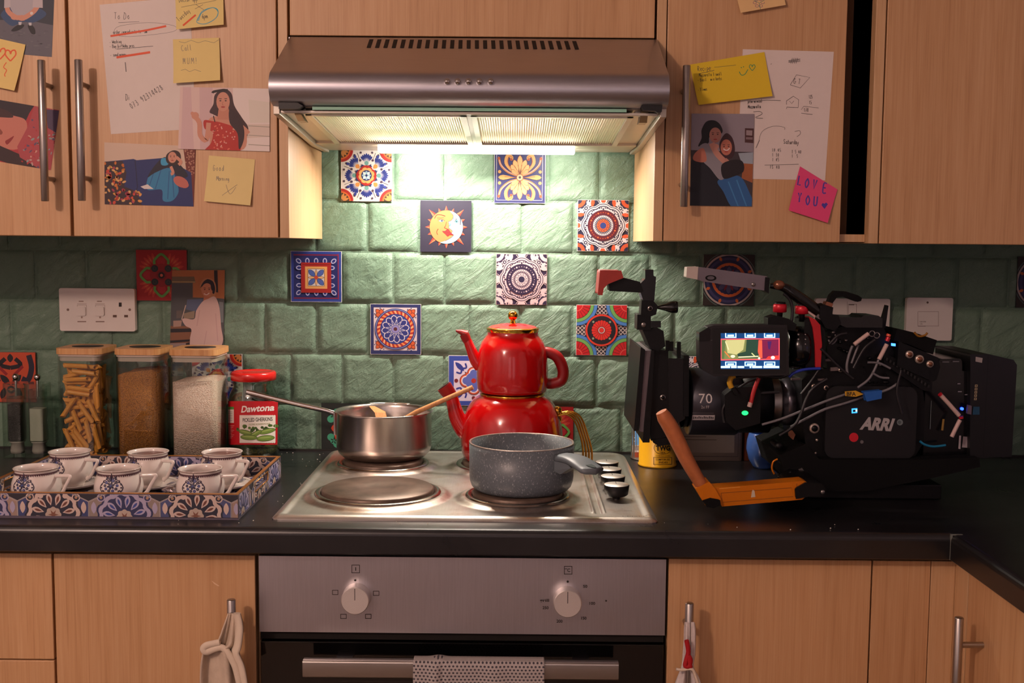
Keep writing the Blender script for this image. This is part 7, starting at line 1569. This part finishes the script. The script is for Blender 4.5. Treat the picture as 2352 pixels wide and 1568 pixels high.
# orange bracket with leather grip
YG = -.500
AR = part('bracket_arm', [(1640, 1120), (1700, 1116), (1846, 1104), (1862, 1111), (1862, 1130), (1843, 1147), (1658, 1163), (1646, 1140)], YG, YG+.030, ORN, None, .002, 'orange metal bracket arm')
def ard(a):
    a.line([(1656, 1132), (1818, 1120), (1822, 1140), (1660, 1153), (1656, 1132)], 1.4, '#8a4a08'); a.line([(1830, 1110), (1830, 1142)], 1.2, '#8a4a08'); a.poly([(1725, 1142), (1735, 1141), (1733, 1127), (1729, 1124), (1727, 1128)], '#c8b8a0'); a.line([(1652, 1122), (1700, 1118)], 1, '#f0b050')
b = MB(); a = Art(lambda x, y, h: Yp(x, y, YG-.0003)+Vector((0, -h, 0)), b, []); ard(a); obj('arm_markings', b, a.mats, AR)
b = MB(); gp = [(1526, 958, 22), (1545, 990, 23), (1580, 1060, 21), (1612, 1115, 18)]; P = smooth_open(gp, 6); Yg = YG+.006
b.tube([Yp(1519, 945, Yg)]+[Yp(x, y, Yg) for x, y, r in P], [pxr(17, Yg)]+[pxr(r, Yg) for x, y, r in P], 24, flat=.8); GR_ = obj('leather_grip', b, [LEA], CA, label='brown leather hand grip')
part('grip_elbow', [(1597, 1122), (1629, 1106), (1644, 1124), (1656, 1146), (1654, 1158), (1640, 1166), (1620, 1160)], YG-.006, YG+.028, ORN, AR, .003)
part('rubber_foot', [(1613, 1150), (1632, 1144), (1654, 1148), (1656, 1160), (1640, 1167), (1624, 1164)], YG-.010, YG+.012, RUB, AR, .002)
PV = part('bracket_pivot', [(1826, 1122), (1850, 1108), (1890, 1112), (1898, 1124), (1890, 1140), (1860, 1140), (1828, 1146)], YG-.004, -.40, CMB, AR, .003); disc('pivot_screw', 1889, 1129, 5, YG-.004, CMM, .003, PV)
for nm, P, r in (('pivot_spring', [(1812, 1085), (1850, 1096), (1880, 1114)], 5), ): wire(nm, P, r, CMG, -.42, PV)
# ------------------------------------------------------------------ light, camera, view
def area(name, loc, rot, sx, sy, power, col, shape='RECTANGLE', spread=pi):
    l = bpy.data.lights.new(name, 'AREA'); l.shape = shape; l.size = sx; l.size_y = sy; l.energy = power; l.color = col; l.spread = spread
    o = bpy.data.objects.new(name, l); COL.objects.link(o); o.location = loc; o.rotation_euler = rot; return o
def aim(loc, tgt): return (Vector(tgt)-Vector(loc)).to_track_quat('-Z', 'Y').to_euler()
pl_ = bpy.data.lights.new('ceiling_lamp', 'POINT'); pl_.shadow_soft_size = .07; pl_.energy = 73; pl_.color = (1, .69, .56)
po = bpy.data.objects.new('ceiling_lamp', pl_); COL.objects.link(po); po.location = (-1.22, -2.50, 1.26)
area('hood_lamp', (.0, -.116, .5722), aim((0, -.116, .58), (0, -.28, 0)), .345, .034, 10.5, (1, .85, .74))
for x, p in ((-.105, 1.5), (.150, .6)):
    area('hood_bulb', (x, -.100, .5718), aim((x, -.10, .58), (x, -.0, .535)), .06, .02, p, (1, .90, .78))
bl_ = bpy.data.lights.new('blue_set_light', 'POINT'); bl_.shadow_soft_size = .03; bl_.energy = .16; bl_.color = (.22, .25, 1)
bo = bpy.data.objects.new('blue_set_light', bl_); COL.objects.link(bo); bo.location = (1.22, -1.05, .30)
w = bpy.data.worlds.new('world'); SC.world = w; w.use_nodes = True
w.node_tree.nodes['Background'].inputs[0].default_value = (.5, .55, .6, 1); w.node_tree.nodes['Background'].inputs[1].default_value = .02
cd = bpy.data.cameras.new('camera'); co = bpy.data.objects.new('camera', cd); COL.objects.link(co); SC.camera = co
cd.sensor_width = 36; cd.sensor_fit = 'HORIZONTAL'; cd.lens = FOC/2352*36; cd.clip_start = .05
M = Matrix.Identity(4)
for i, v in enumerate((RT, UP, -FW)):
    for j in range(3): M[j][i] = v[j]
M.translation = CAM; co.matrix_world = M
vs = SC.view_settings; vs.view_transform = 'Standard'; vs.look = 'None'; vs.exposure = 0; vs.gamma = 1; vs.use_curve_mapping = False
SC.cycles.use_denoising = True; SC.cycles.max_bounces = 8; SC.cycles.transparent_max_bounces = 16; SC.cycles.sample_clamp_indirect = 4
SC.cycles.caustics_reflective = False; SC.cycles.caustics_refractive = False
